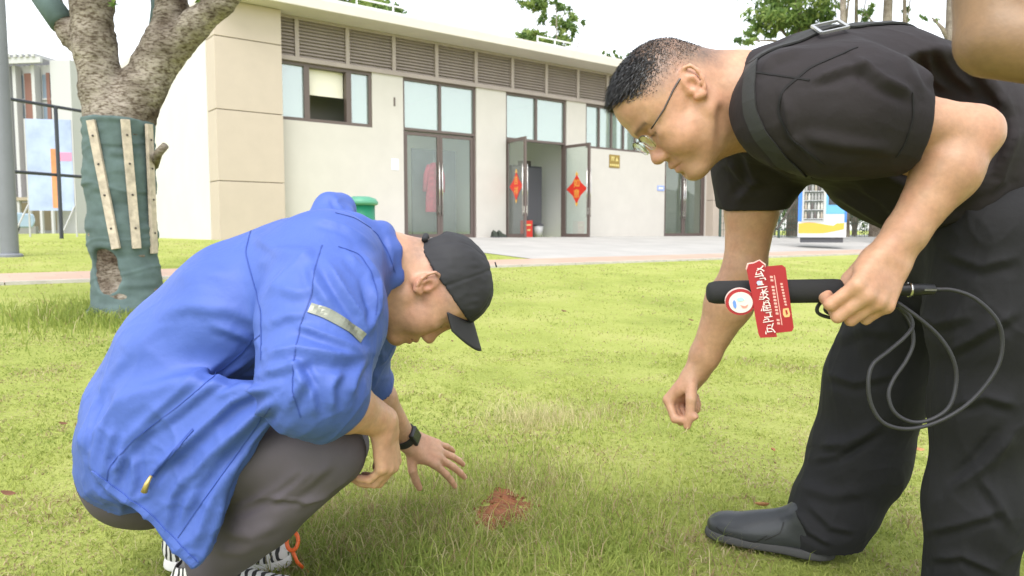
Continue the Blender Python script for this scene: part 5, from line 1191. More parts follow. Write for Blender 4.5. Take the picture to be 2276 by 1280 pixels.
# ---- shoes
def shoe(name, heel, toe, w, h, mat_u, mat_s, parent, ank, hole=True, vox=0.0035, sole_h=0.026):
    heel = np.asarray(heel, float); toe = np.asarray(toe, float); d = toe - heel; L = np.linalg.norm(d[:2]); d = nrm(d); l = np.array([-d[1], d[0], 0.0]); l = nrm(l); u = np.cross(d, l)
    def p(x, y, z): return heel + d * x * L + l * y * w + u * z
    lo = np.minimum(heel, toe) - 0.09; hi = np.maximum(heel, toe) + 0.16; R = np.stack([d, l, u])
    f = Field(lo, hi, vox)
    f.ell(p(0.16, 0, 0.045), (0.050, w * 0.80, 0.052), R, 0.02); f.cone(p(0.13, 0, 0.055), p(0.20, 0, h), 0.040, 0.037, 0.02)
    f.ell(p(0.45, 0, 0.038), (0.09, w * 0.88, 0.046), R, 0.03); f.ell(p(0.72, 0, 0.030), (0.085, w, 0.038), R, 0.03); f.ell(p(0.88, 0.0, 0.026), (0.042, w * 0.78, 0.030), R, 0.02)
    f.cone(p(0.25, 0, h * 0.82), p(0.62, 0, 0.045), 0.036, 0.022, 0.025)
    f.halfspace(p(0, 0, 0.012), -u)
    if hole: f.cone(p(0.17, 0, h), p(0.17, 0, h + 0.08), 0.036, 0.045, 0.006, True)
    up, VU, FU = sdf_object(f, name, mat_u, parent, 2)
    f = Field(lo, hi, vox)
    f.ell(p(0.17, 0, 0), (0.055, w * 0.88, 0.06), R, 0.01); f.ell(p(0.45, 0, 0), (0.10, w * 0.90, 0.05), R, 0.03); f.ell(p(0.74, 0, 0), (0.085, w * 1.07, 0.05), R, 0.03); f.ell(p(0.89, 0, 0), (0.045, w * 0.84, 0.05), R, 0.02)
    f.halfspace(p(0, 0, sole_h), u, 0.004); f.halfspace(p(0, 0, 0), -u, 0.004)
    sdf_object(f, 'sole', mat_s, up, 1)
    return up, VU, FU, p
M_SH1 = bpy.data.materials.new('zebra_canvas'); M_SH1.use_nodes = True
t_ = M_SH1.node_tree; b_ = t_.nodes['Principled BSDF']; b_.inputs['Roughness'].default_value = 0.7; tc_ = t_.nodes.new('ShaderNodeTexCoord'); wv_ = t_.nodes.new('ShaderNodeTexWave'); wv_.inputs['Scale'].default_value = 22; wv_.inputs['Distortion'].default_value = 7; wv_.inputs['Detail'].default_value = 1.5
cr_ = t_.nodes.new('ShaderNodeValToRGB'); cr_.color_ramp.elements[0].position = 0.42; cr_.color_ramp.elements[0].color = (0.03, 0.03, 0.03, 1); cr_.color_ramp.elements[1].position = 0.5; cr_.color_ramp.elements[1].color = (0.72, 0.71, 0.68, 1)
t_.links.new(tc_.outputs['Object'], wv_.inputs['Vector']); t_.links.new(wv_.outputs['Fac'], cr_.inputs[0]); t_.links.new(cr_.outputs[0], b_.inputs['Base Color'])
M_SW = material('white_sole', (0.74, 0.73, 0.70), 0.6)
hN = P(385, 1330, 1.47); hN[2] = 0.012; tN = P(665, 1322, 1.50); tN[2] = 0.012
shoe('shoe', hN, tN, 0.050, 0.125, M_SH1, M_SW, man1, J['ankN'])
hF = P(375, 1268, 1.70); hF[2] = 0.012; tF = P(630, 1264, 1.70); tF[2] = 0.012
shoe('shoe', hF, tF, 0.050, 0.125, M_SH1, M_SW, man1, J['ankF'])
# ------------------------------------------------------------------ the bending man with the microphone
DH2 = 1.375; t38 = math.radians(38)
H2c = P(1508, 227, DH2 + 0.01)
H2 = Head(H2c, (-math.sin(t38), -0.06, -math.cos(t38)), (-math.cos(t38), 0.02, math.sin(t38)), 1.0)
K2 = dict(neck=P(1652, 222, 1.41), pel=P(2168, 430, 1.54), shN=P(1775, 235, 1.24), elN=P(2160, 296, 1.23), wrN=P(1985, 560, 1.215), shF=P(1690, 300, 1.57), elF=P(1655, 598, 1.60), wrF=P(1552, 822, 1.655),
          hipN=P(2215, 520, 1.42), hipF=P(2115, 490, 1.65), kneeN=P(2185, 890, 1.43), kneeF=P(1915, 830, 1.74), ankN=P(2150, 1330, 1.46), ankF=P(1822, 1175, 1.82))
f = Field([0.10, 0.98, 0.06], [1.20, 2.0, 1.32], 0.0031)
H2.build(f, 1.12)
nk = K2['neck']
f.cone(H2.w(-0.030, 0, -0.01), nk + np.array([0.02, 0, 0.0]), 0.060, 0.066, 0.03); f.cone(H2.w(-0.060, 0, 0.005), nk + np.array([-0.005, 0, 0.045]), 0.042, 0.046, 0.03); f.cone(H2.w(0.020, 0, -0.070), nk + np.array([0.03, 0, -0.035]), 0.042, 0.052, 0.03)
f.cone(H2.w(-0.012, -0.05, -0.035), nk + np.array([0.03, -0.055, -0.05]), 0.018, 0.020, 0.02); f.cone(H2.w(0.040, 0, -0.095), nk + np.array([-0.005, 0, -0.055]), 0.018, 0.024, 0.03)
f.cone(H2.w(-0.012, 0.05, -0.035), nk + np.array([0.03, 0.055, -0.05]), 0.018, 0.020, 0.02)
for y in (-1, 1): f.cone(H2.w(-0.012, y * 0.066, -0.070), H2.w(0.045, y * 0.050, -0.122), 0.007, 0.006, 0.018, True)
f.loft([(nk, 0.08, 0.06), (P(1800, 270, 1.43), 0.15, 0.095), (P(1950, 310, 1.47), 0.14, 0.10), (K2['pel'], 0.14, 0.11)], (0, 1, 0), 0.04)
for s_ in 'NF':
    f.cone(nk + np.array([0.03, 0, -0.01]), K2['sh' + s_], 0.05, 0.045, 0.03)
    f.chain([K2['hip' + s_], K2['knee' + s_], K2['ank' + s_]], [0.065, 0.045, 0.035], 0.02)
def arm(f, sh, el, wr, k=1.0, fat=1.0):
    um = sh * 0.45 + el * 0.55; fm = el * 0.68 + wr * 0.32
    f.chain([sh, um, el], [0.052 * k, 0.050 * k * fat, 0.041 * k * fat], 0.02); f.chain([el, fm, el * 0.15 + wr * 0.85, wr], [0.041 * k * fat, 0.0475 * k * fat, 0.031 * k, 0.0270 * k], 0.02)
arm(f, K2['shN'], K2['elN'], K2['wrN'], 1.0, 1.03); arm(f, K2['shF'], K2['elF'], K2['wrF'], 1.0, 1.05)
f.ell(K2['elN'] + np.array([0.014, 0, 0.004]), (0.026, 0.028, 0.028), None, 0.02)
# near (left) hand closed on the handle; the handle runs along MA
MA0, MA1 = P(1575, 650, 1.245), P(2070, 643, 1.225)
mdir = nrm(MA1 - MA0)
hdN = nrm(P(1930, 652, 1.19) - K2['wrN'])
tips2n, fr2n = hand(f, K2['wrN'], hdN + np.array([0.0, -0.15, 0.0]), (-0.12, 1.0, 0.05), False, [(46, 84, 45), (50, 86, 45), (54, 88, 45), (58, 88, 48)], [(0.8, -0.15, 0.8), (0.9, -0.3, 0.4), (0.9, -0.4, 0.0)], spread=(0.08, 0.0, -0.07, -0.14), sc=1.13)
# far (right) hand pinching a blade of grass
hdF = nrm(P(1500, 892, 1.67) - K2['wrF'])
tips2f, fr2f = hand(f, K2['wrF'], hdF, (0.62, -0.70, -0.40), True, [(62, 62, 28), (70, 84, 50), (76, 90, 54), (80, 94, 55)], [(0.62, 0.30, 0.70), (0.85, -0.15, 0.50), (0.9, -0.15, 0.3)], spread=(0.06, 0.0, -0.05, -0.1), sc=1.04)
def skin_col2(V, N):
    c = np.tile(np.array([0.50, 0.28, 0.175]), (len(V), 1)); L = H2.loc(V)
    r = 0.5 + 0.5 * vnoise(V, 22, 14); c *= (0.90 + 0.18 * r)[:, None]; c[:, 1:] *= (1 + 0.06 * vnoise(V, 45, 24))[:, None]; hd = (np.linalg.norm(L, axis=1) < 0.17)
    def spot(ctr, rad, col, a):
        d = np.exp(-((np.linalg.norm((L - ctr) / rad, axis=1)) ** 2)) * a * hd; c[:] = c * (1 - d[:, None]) + np.array(col) * d[:, None]
    for y in (-1, 1):
        spot((-0.012, y * 0.085, 0.006), (0.03, 0.03, 0.04), (0.60, 0.28, 0.20), 0.6); spot((0.07, y * 0.04, -0.03), (0.04, 0.04, 0.03), (0.60, 0.29, 0.21), 0.5)
        d = np.exp(-((L[:, 2] - 0.027 + 0.12 * (np.abs(L[:, 1]) - 0.03) ** 2 / 0.03) / 0.0042) ** 2) * (np.abs(np.abs(L[:, 1]) - 0.030) < 0.021) * (L[:, 0] > 0.05) * hd * 0.38; c[:] = c * (1 - d[:, None]) + 0.04 * d[:, None]
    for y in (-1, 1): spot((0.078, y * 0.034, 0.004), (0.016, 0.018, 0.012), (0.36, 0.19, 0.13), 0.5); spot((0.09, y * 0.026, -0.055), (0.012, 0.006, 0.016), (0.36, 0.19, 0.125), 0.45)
    spot((0.103, 0, -0.034), (0.02, 0.02, 0.02), (0.60, 0.27, 0.19), 0.5); spot((0.092, 0, -0.07), (0.012, 0.024, 0.011), (0.45, 0.17, 0.14), 0.75)
    spot((0.062, 0.060, -0.018), (0.0022, 0.006, 0.0022), (0.06, 0.03, 0.025), 1.0)
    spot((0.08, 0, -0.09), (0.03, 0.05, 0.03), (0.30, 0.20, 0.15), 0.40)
    # cropped sides: dark stubble fading towards the ears and the nape
    edge = 0.020 + 0.030 * np.clip((L[:, 0] - 0.02) / 0.05, 0, 1) + 0.055 * np.clip((L[:, 0] - 0.055) / 0.03, 0, 1) - 0.05 * np.clip((-0.03 - L[:, 0]) / 0.05, 0, 1)
    st = np.clip((L[:, 2] - edge) / 0.05, 0, 1) ** 0.8 * hd * (np.abs(L[:, 1]) < 0.0785); st *= np.clip(0.80 + 0.25 * vnoise(V, 380, 8), 0, 1) * 0.92
    c[:] = c * (1 - st[:, None]) + np.array([0.06, 0.054, 0.05]) * st[:, None]
    lash = np.exp(-((L[:, 2] - 0.0005) / 0.002) ** 2) * (L[:, 0] > 0.072) * (np.abs(np.abs(L[:, 1]) - 0.032) < 0.016) * hd * 0.7; c[:] = c * (1 - lash[:, None]) + 0.04 * lash[:, None]
    hp = np.min([np.linalg.norm(V - t, axis=1) for t in tips2n + tips2f], 0); a = np.exp(-(hp / 0.025) ** 2) * 0.35; c[:] = c * (1 - a[:, None]) + np.array([0.54, 0.26, 0.19]) * a[:, None]
    return c
man2, V2, F2 = sdf_object(f, 'person', M_SKIN, None, 2, face_disp(H2), skin_col2)
tag(man2, 'man in black T-shirt and glasses bending forward with a microphone', 'person')
b2 = bvh_of(V2, F2)
# ---- hair: many short strands combed forward on top
M_HAIR = material('black_hair', (0, 0, 0), 0.45, attr='Col', spec=0.5)
L2 = H2.loc(V2); N2 = normals(V2, F2); NL = N2 @ H2.R.T
top = np.flatnonzero((L2[:, 2] > 0.030) & (np.abs(L2[:, 1]) < 0.080) & (np.linalg.norm(L2, axis=1) < 0.17) & (L2[:, 0] < 0.085))
g = np.random.default_rng(40)
edge_ = 0.052 + 0.045 * np.clip((L2[top, 0] - 0.045) / 0.035, 0, 1) - 0.02 * np.clip(-L2[top, 0] / 0.08, 0, 1)
dens = np.clip((L2[top, 2] - edge_ + 0.012) / 0.030, 0, 1); pick = g.choice(top, 17000, p=dens / dens.sum())
Lp = L2[pick] + g.normal(size=(len(pick), 3)) * 0.0012; Np = NL[pick]
front = np.clip((Lp[:, 0] + 0.02) / 0.09, 0, 1); hgt = np.clip((Lp[:, 2] - 0.055) / 0.04, 0.12, 1)
ln = (0.004 + 0.012 * front) * hgt * (0.7 + 0.6 * g.random(len(pick)))
dr_ = np.stack([0.9 + 0.2 * g.normal(size=len(pick)), 0.22 * g.normal(size=len(pick)), -0.10 + 0.0 * Lp[:, 0]], 1) + Np * (0.45 + 0.25 * g.random(len(pick)))[:, None]
dr_ /= np.linalg.norm(dr_, axis=1)[:, None]; sdv = np.cross(dr_, Np); sdv /= np.linalg.norm(sdv, axis=1)[:, None]; wdt = 0.0006
bend = np.stack([np.full(len(pick), 0.35), np.zeros(len(pick)), np.full(len(pick), -0.25)], 1)
p0 = Lp - Np * 0.001; p1 = Lp + dr_ * (ln * 0.55)[:, None]; p2 = p1 + (dr_ + bend) * (ln * 0.5)[:, None]
HV = np.stack([p0 - sdv * wdt, p0 + sdv * wdt, p1 - sdv * wdt, p1 + sdv * wdt, p2], 1).reshape(-1, 3)
HV = H2.c + HV @ H2.R; base = np.arange(len(pick))[:, None] * 5
me = mesh_np('hair', HV, [base + np.array([[0, 1, 3, 2]]), base + np.array([[2, 3, 4]])])
hc = np.array([0.017, 0.016, 0.016])[None] * (0.6 + 1.1 * g.random((len(pick), 1))) + (g.random((len(pick), 1)) < 0.12) * 0.10
vcol(me, np.repeat(hc, 5, axis=0)); ho = link('hair', me, M_HAIR, man2); tag(ho, kind='stuff')
# ---- glasses
M_RIM = material('glasses_metal', (0.10, 0.085, 0.08), 0.3, metal=0.8); M_LENS = glass_mat('lens', (0.96, 0.97, 0.97), 0.06, 0.01)
gs = empty('glasses', tuple(H2.c)); gs.parent = man2; o0 = H2.c
def GW(x, y, z): return H2.w(x, y, z) - o0
for y in (-1, 1):
    arc = [GW(0.103 - 0.22 * (abs(yy)) ** 2 * 2.2, y * yy, zz) for yy, zz in ((0.011, 0.010), (0.016, 0.016), (0.030, 0.0175), (0.046, 0.016), (0.056, 0.012))]
    MB().tube(arc, 0.0013, 6).build('rim', M_RIM, gs, smooth=True)
    lower = [(0.056, 0.010), (0.055, -0.004), (0.046, -0.014), (0.030, -0.0165), (0.016, -0.013), (0.011, 0.002)]
    poly = [GW(0.103 - 0.22 * yy ** 2 * 2.2, y * yy, zz) for yy, zz in ((0.011, 0.010), (0.016, 0.016), (0.030, 0.0175), (0.046, 0.016), (0.056, 0.012))] + [GW(0.101 - 0.22 * yy ** 2 * 2.2, y * yy, zz) for yy, zz in lower]
    lens = MB(); c_ = np.mean(poly, 0); k = len(poly); lens.v = [tuple(p) for p in poly] + [tuple(c_ + H2.R[0] * 0.002)] + [tuple(p - H2.R[0] * 0.0015) for p in poly] + [tuple(c_ + H2.R[0] * 0.0005)]
    for i in range(k):
        j = (i + 1) % k; lens.f += [(i, j, k), (k + 1 + j, k + 1 + i, 2 * k + 1), (j, i, k + 1 + i, k + 1 + j)]
    lens.build('lens', M_LENS, gs, smooth=False)
    MB().tube([GW(0.103 - 0.22 * yy ** 2 * 2.2, y * yy, zz) for yy, zz in [(0.056, 0.012)] + lower + [(0.011, 0.010)]], 0.0008, 6).build('lower_rim', M_STEEL, gs, smooth=True)
    MB().tube([GW(0.085, y * 0.0565, 0.012), GW(0.078, y * 0.066, 0.013), GW(0.050, y * 0.0735, 0.016), GW(0.015, y * 0.0775, 0.024), GW(-0.006, y * 0.0785, 0.027), GW(-0.020, y * 0.078, 0.016)], [0.0014, 0.0015, 0.0016, 0.0018, 0.0020, 0.002], 6).build('temple_arm', M_RIM, gs, smooth=True)
MB().tube([GW(0.103, -0.011, 0.010), GW(0.1035, 0, 0.014), GW(0.103, 0.011, 0.010)], 0.0012, 6).build('bridge', M_RIM, gs, smooth=True)
# ---- T-shirt
M_TS = material('black_tshirt', (0.0205, 0.0165, 0.0178), 0.8, spec=0.3, noise=(10, 0.10), bump=(30, 0.35, 0.006))
M_TSD = material('black_seam', (0.008, 0.007, 0.008), 0.9)
f = Field([0.28, 1.00, 0.56], [1.30, 1.95, 1.32], 0.0044)
f.loft([(P(1690, 222, 1.42), 0.135, 0.085), (P(1790, 232, 1.42), 0.185, 0.118), (P(1930, 246, 1.45), 0.180, 0.138), (P(2060, 305, 1.50), 0.172, 0.160), (P(2175, 420, 1.54), 0.170, 0.160), (P(2190, 500, 1.54), 0.172, 0.150)], (0.05, 1, 0), 0.06)
f.ell(P(2010, 400, 1.50), (0.13, 0.14, 0.085), None, 0.06)
sN, eN = K2['shN'], K2['elN']; hemN = sN * 0.36 + eN * 0.64
f.chain([sN + np.array([0.0, 0.03, 0.0]), sN * 0.7 + eN * 0.3, hemN], [0.098, 0.096, 0.082], 0.05)
sF, eF = K2['shF'], K2['elF']; hemF = sF * 0.46 + eF * 0.54
f.chain([sF + np.array([0.0, -0.03, 0.02]), sF * 0.75 + eF * 0.25, hemF], [0.094, 0.084, 0.070], 0.05)
f.halfspace  # sleeve ends are cut square
def cut_end(fl, hem, d, r):
    d = nrm(d); e = hem + d * r
    fl.op(lambda X, Y, Z: np.maximum(np.sqrt((X - e[0]) ** 2 + (Y - e[1]) ** 2 + (Z - e[2]) ** 2) - r * 1.55, -((X - hem[0]) * d[0] + (Y - hem[1]) * d[1] + (Z - hem[2]) * d[2])).astype(np.float32), e - r * 1.6, e + r * 1.6, 0.004, True)
cut_end(f, hemN, eN - sN + np.array([0.02, 0, 0.02]), 0.10); cut_end(f, hemF, eF - sF + np.array([0.02, 0, 0.08]), 0.09)
f.cone(hemN - nrm(eN - sN) * 0.05, hemN + nrm(eN - sN) * 0.1, 0.055, 0.060, 0.006, True); f.cone(hemF - nrm(eF - sF) * 0.05, hemF + nrm(eF - sF) * 0.1, 0.055, 0.060, 0.006, True)
# neck opening
f.cone(H2.w(-0.02, 0, -0.02), nk + np.array([0.005, 0, 0.0]), 0.085, 0.066, 0.012, True); f.cone(H2.w(0.03, 0, -0.085), nk + np.array([0.012, 0, -0.05]), 0.07, 0.050, 0.012, True)
# lower hem
pl = P(2150, 560, 1.5); f.halfspace(P(1960, 560, 1.5), nrm(np.array([0.36, 0, -1.0])), 0.004)
tf = [([(1740, 200), (1760, 300), (1830, 360)], 12, 0.006, 1), ([(1900, 130), (1960, 180), (2030, 210)], 14, 0.007, 1), ([(1800, 180), (1880, 150), (1930, 150)], 12, 0.006, 1), ([(1780, 300), (1880, 320), (1980, 330)], 16, 0.005, 0),
      ([(2080, 100), (2120, 160), (2170, 200)], 14, 0.006, 1), ([(2060, 110), (2070, 170), (2110, 200)], 12, 0.005, 1), ([(2150, 120), (2200, 190), (2240, 240)], 14, 0.006, 1), ([(2230, 230), (2190, 330), (2120, 420)], 16, 0.008, 1), ([(2260, 280), (2220, 400), (2140, 490)], 16, 0.007, 1), ([(2240, 420), (2150, 480), (2060, 500)], 12, 0.006, 1), ([(2200, 470), (2120, 520), (2020, 530)], 12, 0.005, 1),
      ([(1700, 350), (1760, 390), (1840, 400)], 14, 0.006, 1), ([(1660, 340), (1680, 400), (1640, 450)], 12, 0.006, 1), ([(1620, 360), (1650, 400), (1700, 410)], 10, 0.005, 1), ([(1860, 430), (1930, 470), (1980, 500)], 12, 0.006, 1), ([(1900, 400), (1960, 440), (2000, 480)], 12, 0.005, 1), ([(1690, 160), (1720, 130), (1790, 110)], 10, 0.004, 1), ([(2000, 120), (2020, 160), (2060, 200)], 16, 0.004, 0)]
ts, VS, FS = sdf_object(f, 'tshirt', M_TS, man2, 2, lambda V, N, Fq: V + N * (fold_disp(V, N, tf) * 1.5 + vnoise(V, 15, 5) * 0.003 + ridges(V, 0.0020, 41))[:, None])
sb = bvh_of(VS, FS)
def seam2(pts, w=0.004):
    L = cast_line(sb, pts)
    if len(L) > 2: ribbon('seam', sb, L, w, 0.0010, M_TSD, ts, 0.0004, 0.01)
seam2([(1905, 105), (1800, 150), (1740, 200), (1728, 250), (1760, 310), (1830, 365)]); seam2([(2028, 205), (2030, 260), (2012, 320), (1992, 350)], 0.003)
seam2([(1676, 160), (1800, 178)], 0.003)
# collar rib
L = []
for a in np.linspace(0, 2 * math.pi, 33):
    c = nk + np.array([0.012, 0, -0.018]); ax = nrm(np.array([0.92, 0.1, -0.15])); e1 = nrm(np.cross(ax, [0, 1, 0])); e2 = np.cross(ax, e1)
    L.append(c + e1 * math.cos(a) * 0.10 + e2 * math.sin(a) * 0.082)
# ---- bag strap with buckle across the back
M_BS = material('bag_strap', (0.020, 0.020, 0.019), 0.7, bump=(300, 0.3, 0.001))
bl_pts = [P(1655, 118, 1.30), P(1700, 92, 1.30), P(1770, 72, 1.31), P(1845, 58, 1.33), P(1950, 50, 1.38), P(2060, 58, 1.44), P(2150, 82, 1.50), P(2240, 150, 1.55)]
strap = ribbon('bag_strap', sb, bl_pts, 0.038, 0.003, M_BS, None, 0.002, 0.012); tag(strap, 'dark webbing bag strap lying along the bending man’s back', 'strap')
fr_pts = cast_line(sb, [(1672, 140), (1665, 200), (1668, 250), (1690, 300), (1740, 360), (1790, 392)])
if len(fr_pts) > 2: ribbon('strap_end', sb, fr_pts, 0.026, 0.0025, M_BS, strap, 0.0015, 0.012)
h = sb.find_nearest(Vector(P(1845, 60, 1.30))); bc = np.array(h[0]); bn_ = nrm(np.array(h[1])); bt_ = nrm(np.array([1, 0, 0]) - bn_ * bn_[0]); bl_ = np.cross(bn_, bt_)
bk = MB()
for (a, b) in (((-1, -1), (1, -1)), ((1, -1), (1, 1)), ((1, 1), (-1, 1)), ((-1, 1), (-1, -1))):
    bk.bar(bc + bn_ * 0.008 + bt_ * a[0] * 0.022 + bl_ * a[1] * 0.024, bc + bn_ * 0.008 + bt_ * b[0] * 0.022 + bl_ * b[1] * 0.024, 0.005, 0.004, up=bn_)
bk.build('buckle', material('bright_buckle', (0.75, 0.75, 0.73), 0.3, metal=0.9), strap)
# ---- trousers
M_TR2 = material('black_trousers', (0.0155, 0.0155, 0.0175), 0.8, spec=0.3, noise=(8, 0.12), bump=(28, 0.3, 0.006))
f = Field([0.55, 1.18, 0.03], [1.32, 2.0, 1.0], 0.0048)
f.loft([(P(2185, 430, 1.54), 0.155, 0.125), (P(2165, 560, 1.54), 0.165, 0.135)], (0, 1, 0), 0.05)
f.ell(P(2215, 480, 1.54), (0.13, 0.165, 0.12), None, 0.05)
hS = G(1895, 1262); tS = G(1580, 1196); hS[2] = 0.014; tS[2] = 0.014; dS = nrm(tS - hS); hS = tS - dS * 0.295
akT = hS + dS * 0.062
f.chain([K2['hipF'], K2['hipF'] * 0.5 + K2['kneeF'] * 0.5 + np.array([0.01, 0, 0]), P(1948, 850, 1.74), P(1908, 1015, 1.77), P(1852, 1125, 1.78), P(1828, 1180, 1.78), P(1842, 1208, 1.78)], [0.115, 0.115, 0.112, 0.108, 0.094, 0.080, 0.066], 0.04)
f.chain([K2['hipN'], K2['hipN'] * 0.5 + K2['kneeN'] * 0.5, K2['kneeN'], K2['kneeN'] * 0.5 + K2['ankN'] * 0.5, K2['ankN'] + np.array([0, 0, 0.02])], [0.110, 0.105, 0.086, 0.084, 0.080], 0.05)
rf_ = [([(1840, 830), (1900, 850), (1990, 830)], 12, 0.006, 1), ([(1825, 990), (1880, 985), (1960, 940)], 14, 0.010, 1), ([(1810, 1020), (1860, 1010), (1940, 960)], 10, 0.006, 1), ([(1780, 1080), (1850, 1100), (1930, 1090)], 14, 0.005, 0), ([(1770, 1130), (1800, 1180), (1850, 1210)], 9, 0.007, 1), ([(1800, 1120), (1850, 1170), (1900, 1180)], 10, 0.005, 1), ([(1850, 760), (1920, 730), (2000, 740)], 14, 0.004, 0), ([(2000, 680), (2080, 720), (2160, 700)], 14, 0.006, 1), ([(2100, 560), (2180, 590), (2260, 570)], 14, 0.005, 1),
       ([(2110, 780), (2180, 740), (2260, 690)], 14, 0.008, 1), ([(2120, 900), (2190, 880), (2260, 900)], 13, 0.007, 1), ([(2250, 960), (2190, 1030), (2120, 1090)], 16, 0.010, 1), ([(2060, 1180), (2140, 1160), (2230, 1130)], 12, 0.006, 1), ([(2070, 1240), (2140, 1230), (2220, 1270)], 12, 0.007, 1), ([(2180, 1060), (2220, 1120), (2250, 1170)], 12, 0.006, 1), ([(1960, 600), (2000, 680), (2030, 760)], 14, 0.005, 0), ([(1890, 640), (1920, 720), (1930, 800)], 16, 0.004, 0)]
tr2, VT2, FT2 = sdf_object(f, 'trousers', M_TR2, man2, 2, lambda V, N, Fq: V + N * (fold_disp(V, N, rf_) * 1.4 + vnoise(V * [1, 1, 0.6], 13, 9) * 0.003 + ridges(V, 0.0035, 51, (1, 1, 0.3)))[:, None])
# ---- shoes
M_LE = material('black_leather', (0.030, 0.033, 0.037), 0.38, spec=0.5, noise=(12, 0.15), bump=(90, 0.25, 0.002)); M_SO = material('dark_sole', (0.045, 0.045, 0.045), 0.7)
su, VU2, FU2, sp2 = shoe('shoe', hS, tS, 0.050, 0.105, M_LE, M_SO, man2, K2['ankF'], sole_h=0.022)
ub = bvh_of(VU2, FU2)
def sline(pts, w=0.003):
    L = cast_line(ub, pts, 4)
    if len(L) > 2: ribbon('stitching', ub, L, w, 0.0012, material('shoe_stitch', (0.012, 0.012, 0.013), 0.5), su, 0.0003, 0.006)
sline([(1592, 1172), (1620, 1195), (1680, 1205), (1705, 1190)]); sline([(1700, 1200), (1735, 1185), (1742, 1160)])
sk = MB(); sk.tube([sp2(0.16, 0, 0.06), sp2(0.17, 0, 0.10), K2['ankF'] + np.array([0, 0, 0.05])], [0.030, 0.030, 0.030], 16); sk.build('sock', material('blue_sock', (0.05, 0.06, 0.28), 0.9), man2, smooth=True)
hS2 = P(2240, 1340, 1.50); hS2[2] = 0.014; tS2 = P(2010, 1340, 1.44); tS2[2] = 0.014; dS = nrm(tS2 - hS2); tS2 = hS2 + dS * 0.295
shoe('shoe', hS2, tS2, 0.050, 0.105, M_LE, M_SO, man2, K2['ankN'], sole_h=0.022)
# ------------------------------------------------------------------ microphone with flag, held in his near hand
mic = empty('microphone', tuple(MA0)); tag(mic, 'black handheld microphone with red sign board in the bending man’s hand', 'microphone')
M_FOAM = material('foam', (0.018, 0.018, 0.019), 0.95, bump=(500, 0.5, 0.001)); M_MB = material('mic_body', (0.03, 0.03, 0.032), 0.4, metal=0.5)
def MP(t, o=(0, 0, 0)): return (MA1 - MA0) * t + np.asarray(o, float)
def MX(px): return (px - 1575) / 495.0
up_m = nrm(np.array([0, 0, 1]) - mdir * mdir[2]); cam_m = np.cross(up_m, mdir); cam_m = cam_m if cam_m[1] < 0 else -cam_m
fr_ = [MP(MX(1572)), MP(MX(1576)), MP(MX(1588)), MP(MX(1600)), MP(MX(1720)), MP(MX(1855)), MP(MX(1868)), MP(MX(1873))]
MB().tube(fr_, [0.012, 0.0165, 0.0190, 0.0195, 0.0198, 0.0200, 0.0190, 0.015], 24).build('foam_windshield', M_FOAM, mic, smooth=True)
MB().tube([MP(MX(1870)), MP(MX(2030)), MP(MX(2075))], [0.0105, 0.0105, 0.0085], 18).build('handle', M_MB, mic, smooth=True)
MB().tube([MP(MX(2020)), MP(MX(2024))], 0.0125, 18).build('ring', M_STEEL, mic, smooth=True)
MB().box(-0.010, 0.010, -0.002, 0.002, -0.0015, 0.0015).build('switch', M_STEEL, mic).location = tuple(MP(MX(2060)) + cam_m * 0.011)
# flag boards: local frame X along the long side (up the picture), Y to the mic tip, Z to the viewer
MFD = 1.215
def FBP(px, py, o=0.0): return P(px, py, MFD) - MA0 + cam_m * o
M_FR = material('flag_red', (0.34, 0.014, 0.020), 0.4); M_FW = material('flag_white', (0.66, 0.58, 0.54), 0.5); M_FE = material('flag_edge', (0.75, 0.55, 0.48), 0.5)
vn = nrm(-(P(1700, 660, MFD) - np.array([0, 0, CAMH])))
def board(name, pts, off, th, mat, parent=mic):
    pl_ = [P(x, y, MFD) - MA0 + vn * off for x, y in pts]
    a = np.cross(pl_[1] - pl_[0], pl_[2] - pl_[1]) @ vn
    ar = sum((pts[i][0] * pts[(i + 1) % len(pts)][1] - pts[(i + 1) % len(pts)][0] * pts[i][1]) for i in range(len(pts)))
    if ar > 0: pl_ = pl_[::-1]
    return MB().prism(pl_, vn, th).build(name, mat, parent)
bdB = board('red_board', [(1697, 598), (1704, 592), (1738, 589), (1746, 595), (1752, 640), (1764, 728), (1760, 736), (1724, 740)], 0.0, 0.006, M_FR)
bdA = board('title_board', [(1660, 600), (1664, 588), (1676, 586), (1688, 580), (1700, 590), (1702, 612), (1706, 650), (1716, 700), (1727, 748), (1690, 750), (1686, 742), (1678, 700), (1672, 660), (1665, 625)], 0.0065, 0.006, M_FR)
edgeA = board('white_edge', [(1657, 598), (1661, 585), (1675, 583), (1688, 577), (1702, 587), (1700, 600), (1664, 606)], 0.002, 0.004, M_FE)
# round badge
cbx, cby = 1646, 671
bdg = board('badge', [(cbx + 33 * math.cos(a), cby + 29 * math.sin(a)) for a in np.linspace(0, 2 * math.pi, 32, endpoint=False)], 0.004, 0.006, M_FR)
board('badge_face', [(cbx + 1 + 26.5 * math.cos(a), cby + 1 + 23 * math.sin(a)) for a in np.linspace(0, 2 * math.pi, 32, endpoint=False)], 0.0102, 0.0012, M_FW, bdg)
board('badge_edge', [(cbx - 2 + 33 * math.cos(a), cby - 3 + 29 * math.sin(a)) for a in np.linspace(0, 2 * math.pi, 32, endpoint=False)], 0.0005, 0.003, M_FW, bdg)
def swoosh(col, pts): board('badge_swirl', pts, 0.0116, 0.0006, col, bdg)
swoosh(material('logo_blue', (0.12, 0.25, 0.60), 0.5), [(1629, 672), (1632, 666), (1636, 670), (1638, 680), (1636, 686), (1631, 682)])
swoosh(material('logo_teal', (0.35, 0.62, 0.66), 0.5), [(1638, 664), (1648, 660), (1656, 666), (1650, 669), (1642, 670)])
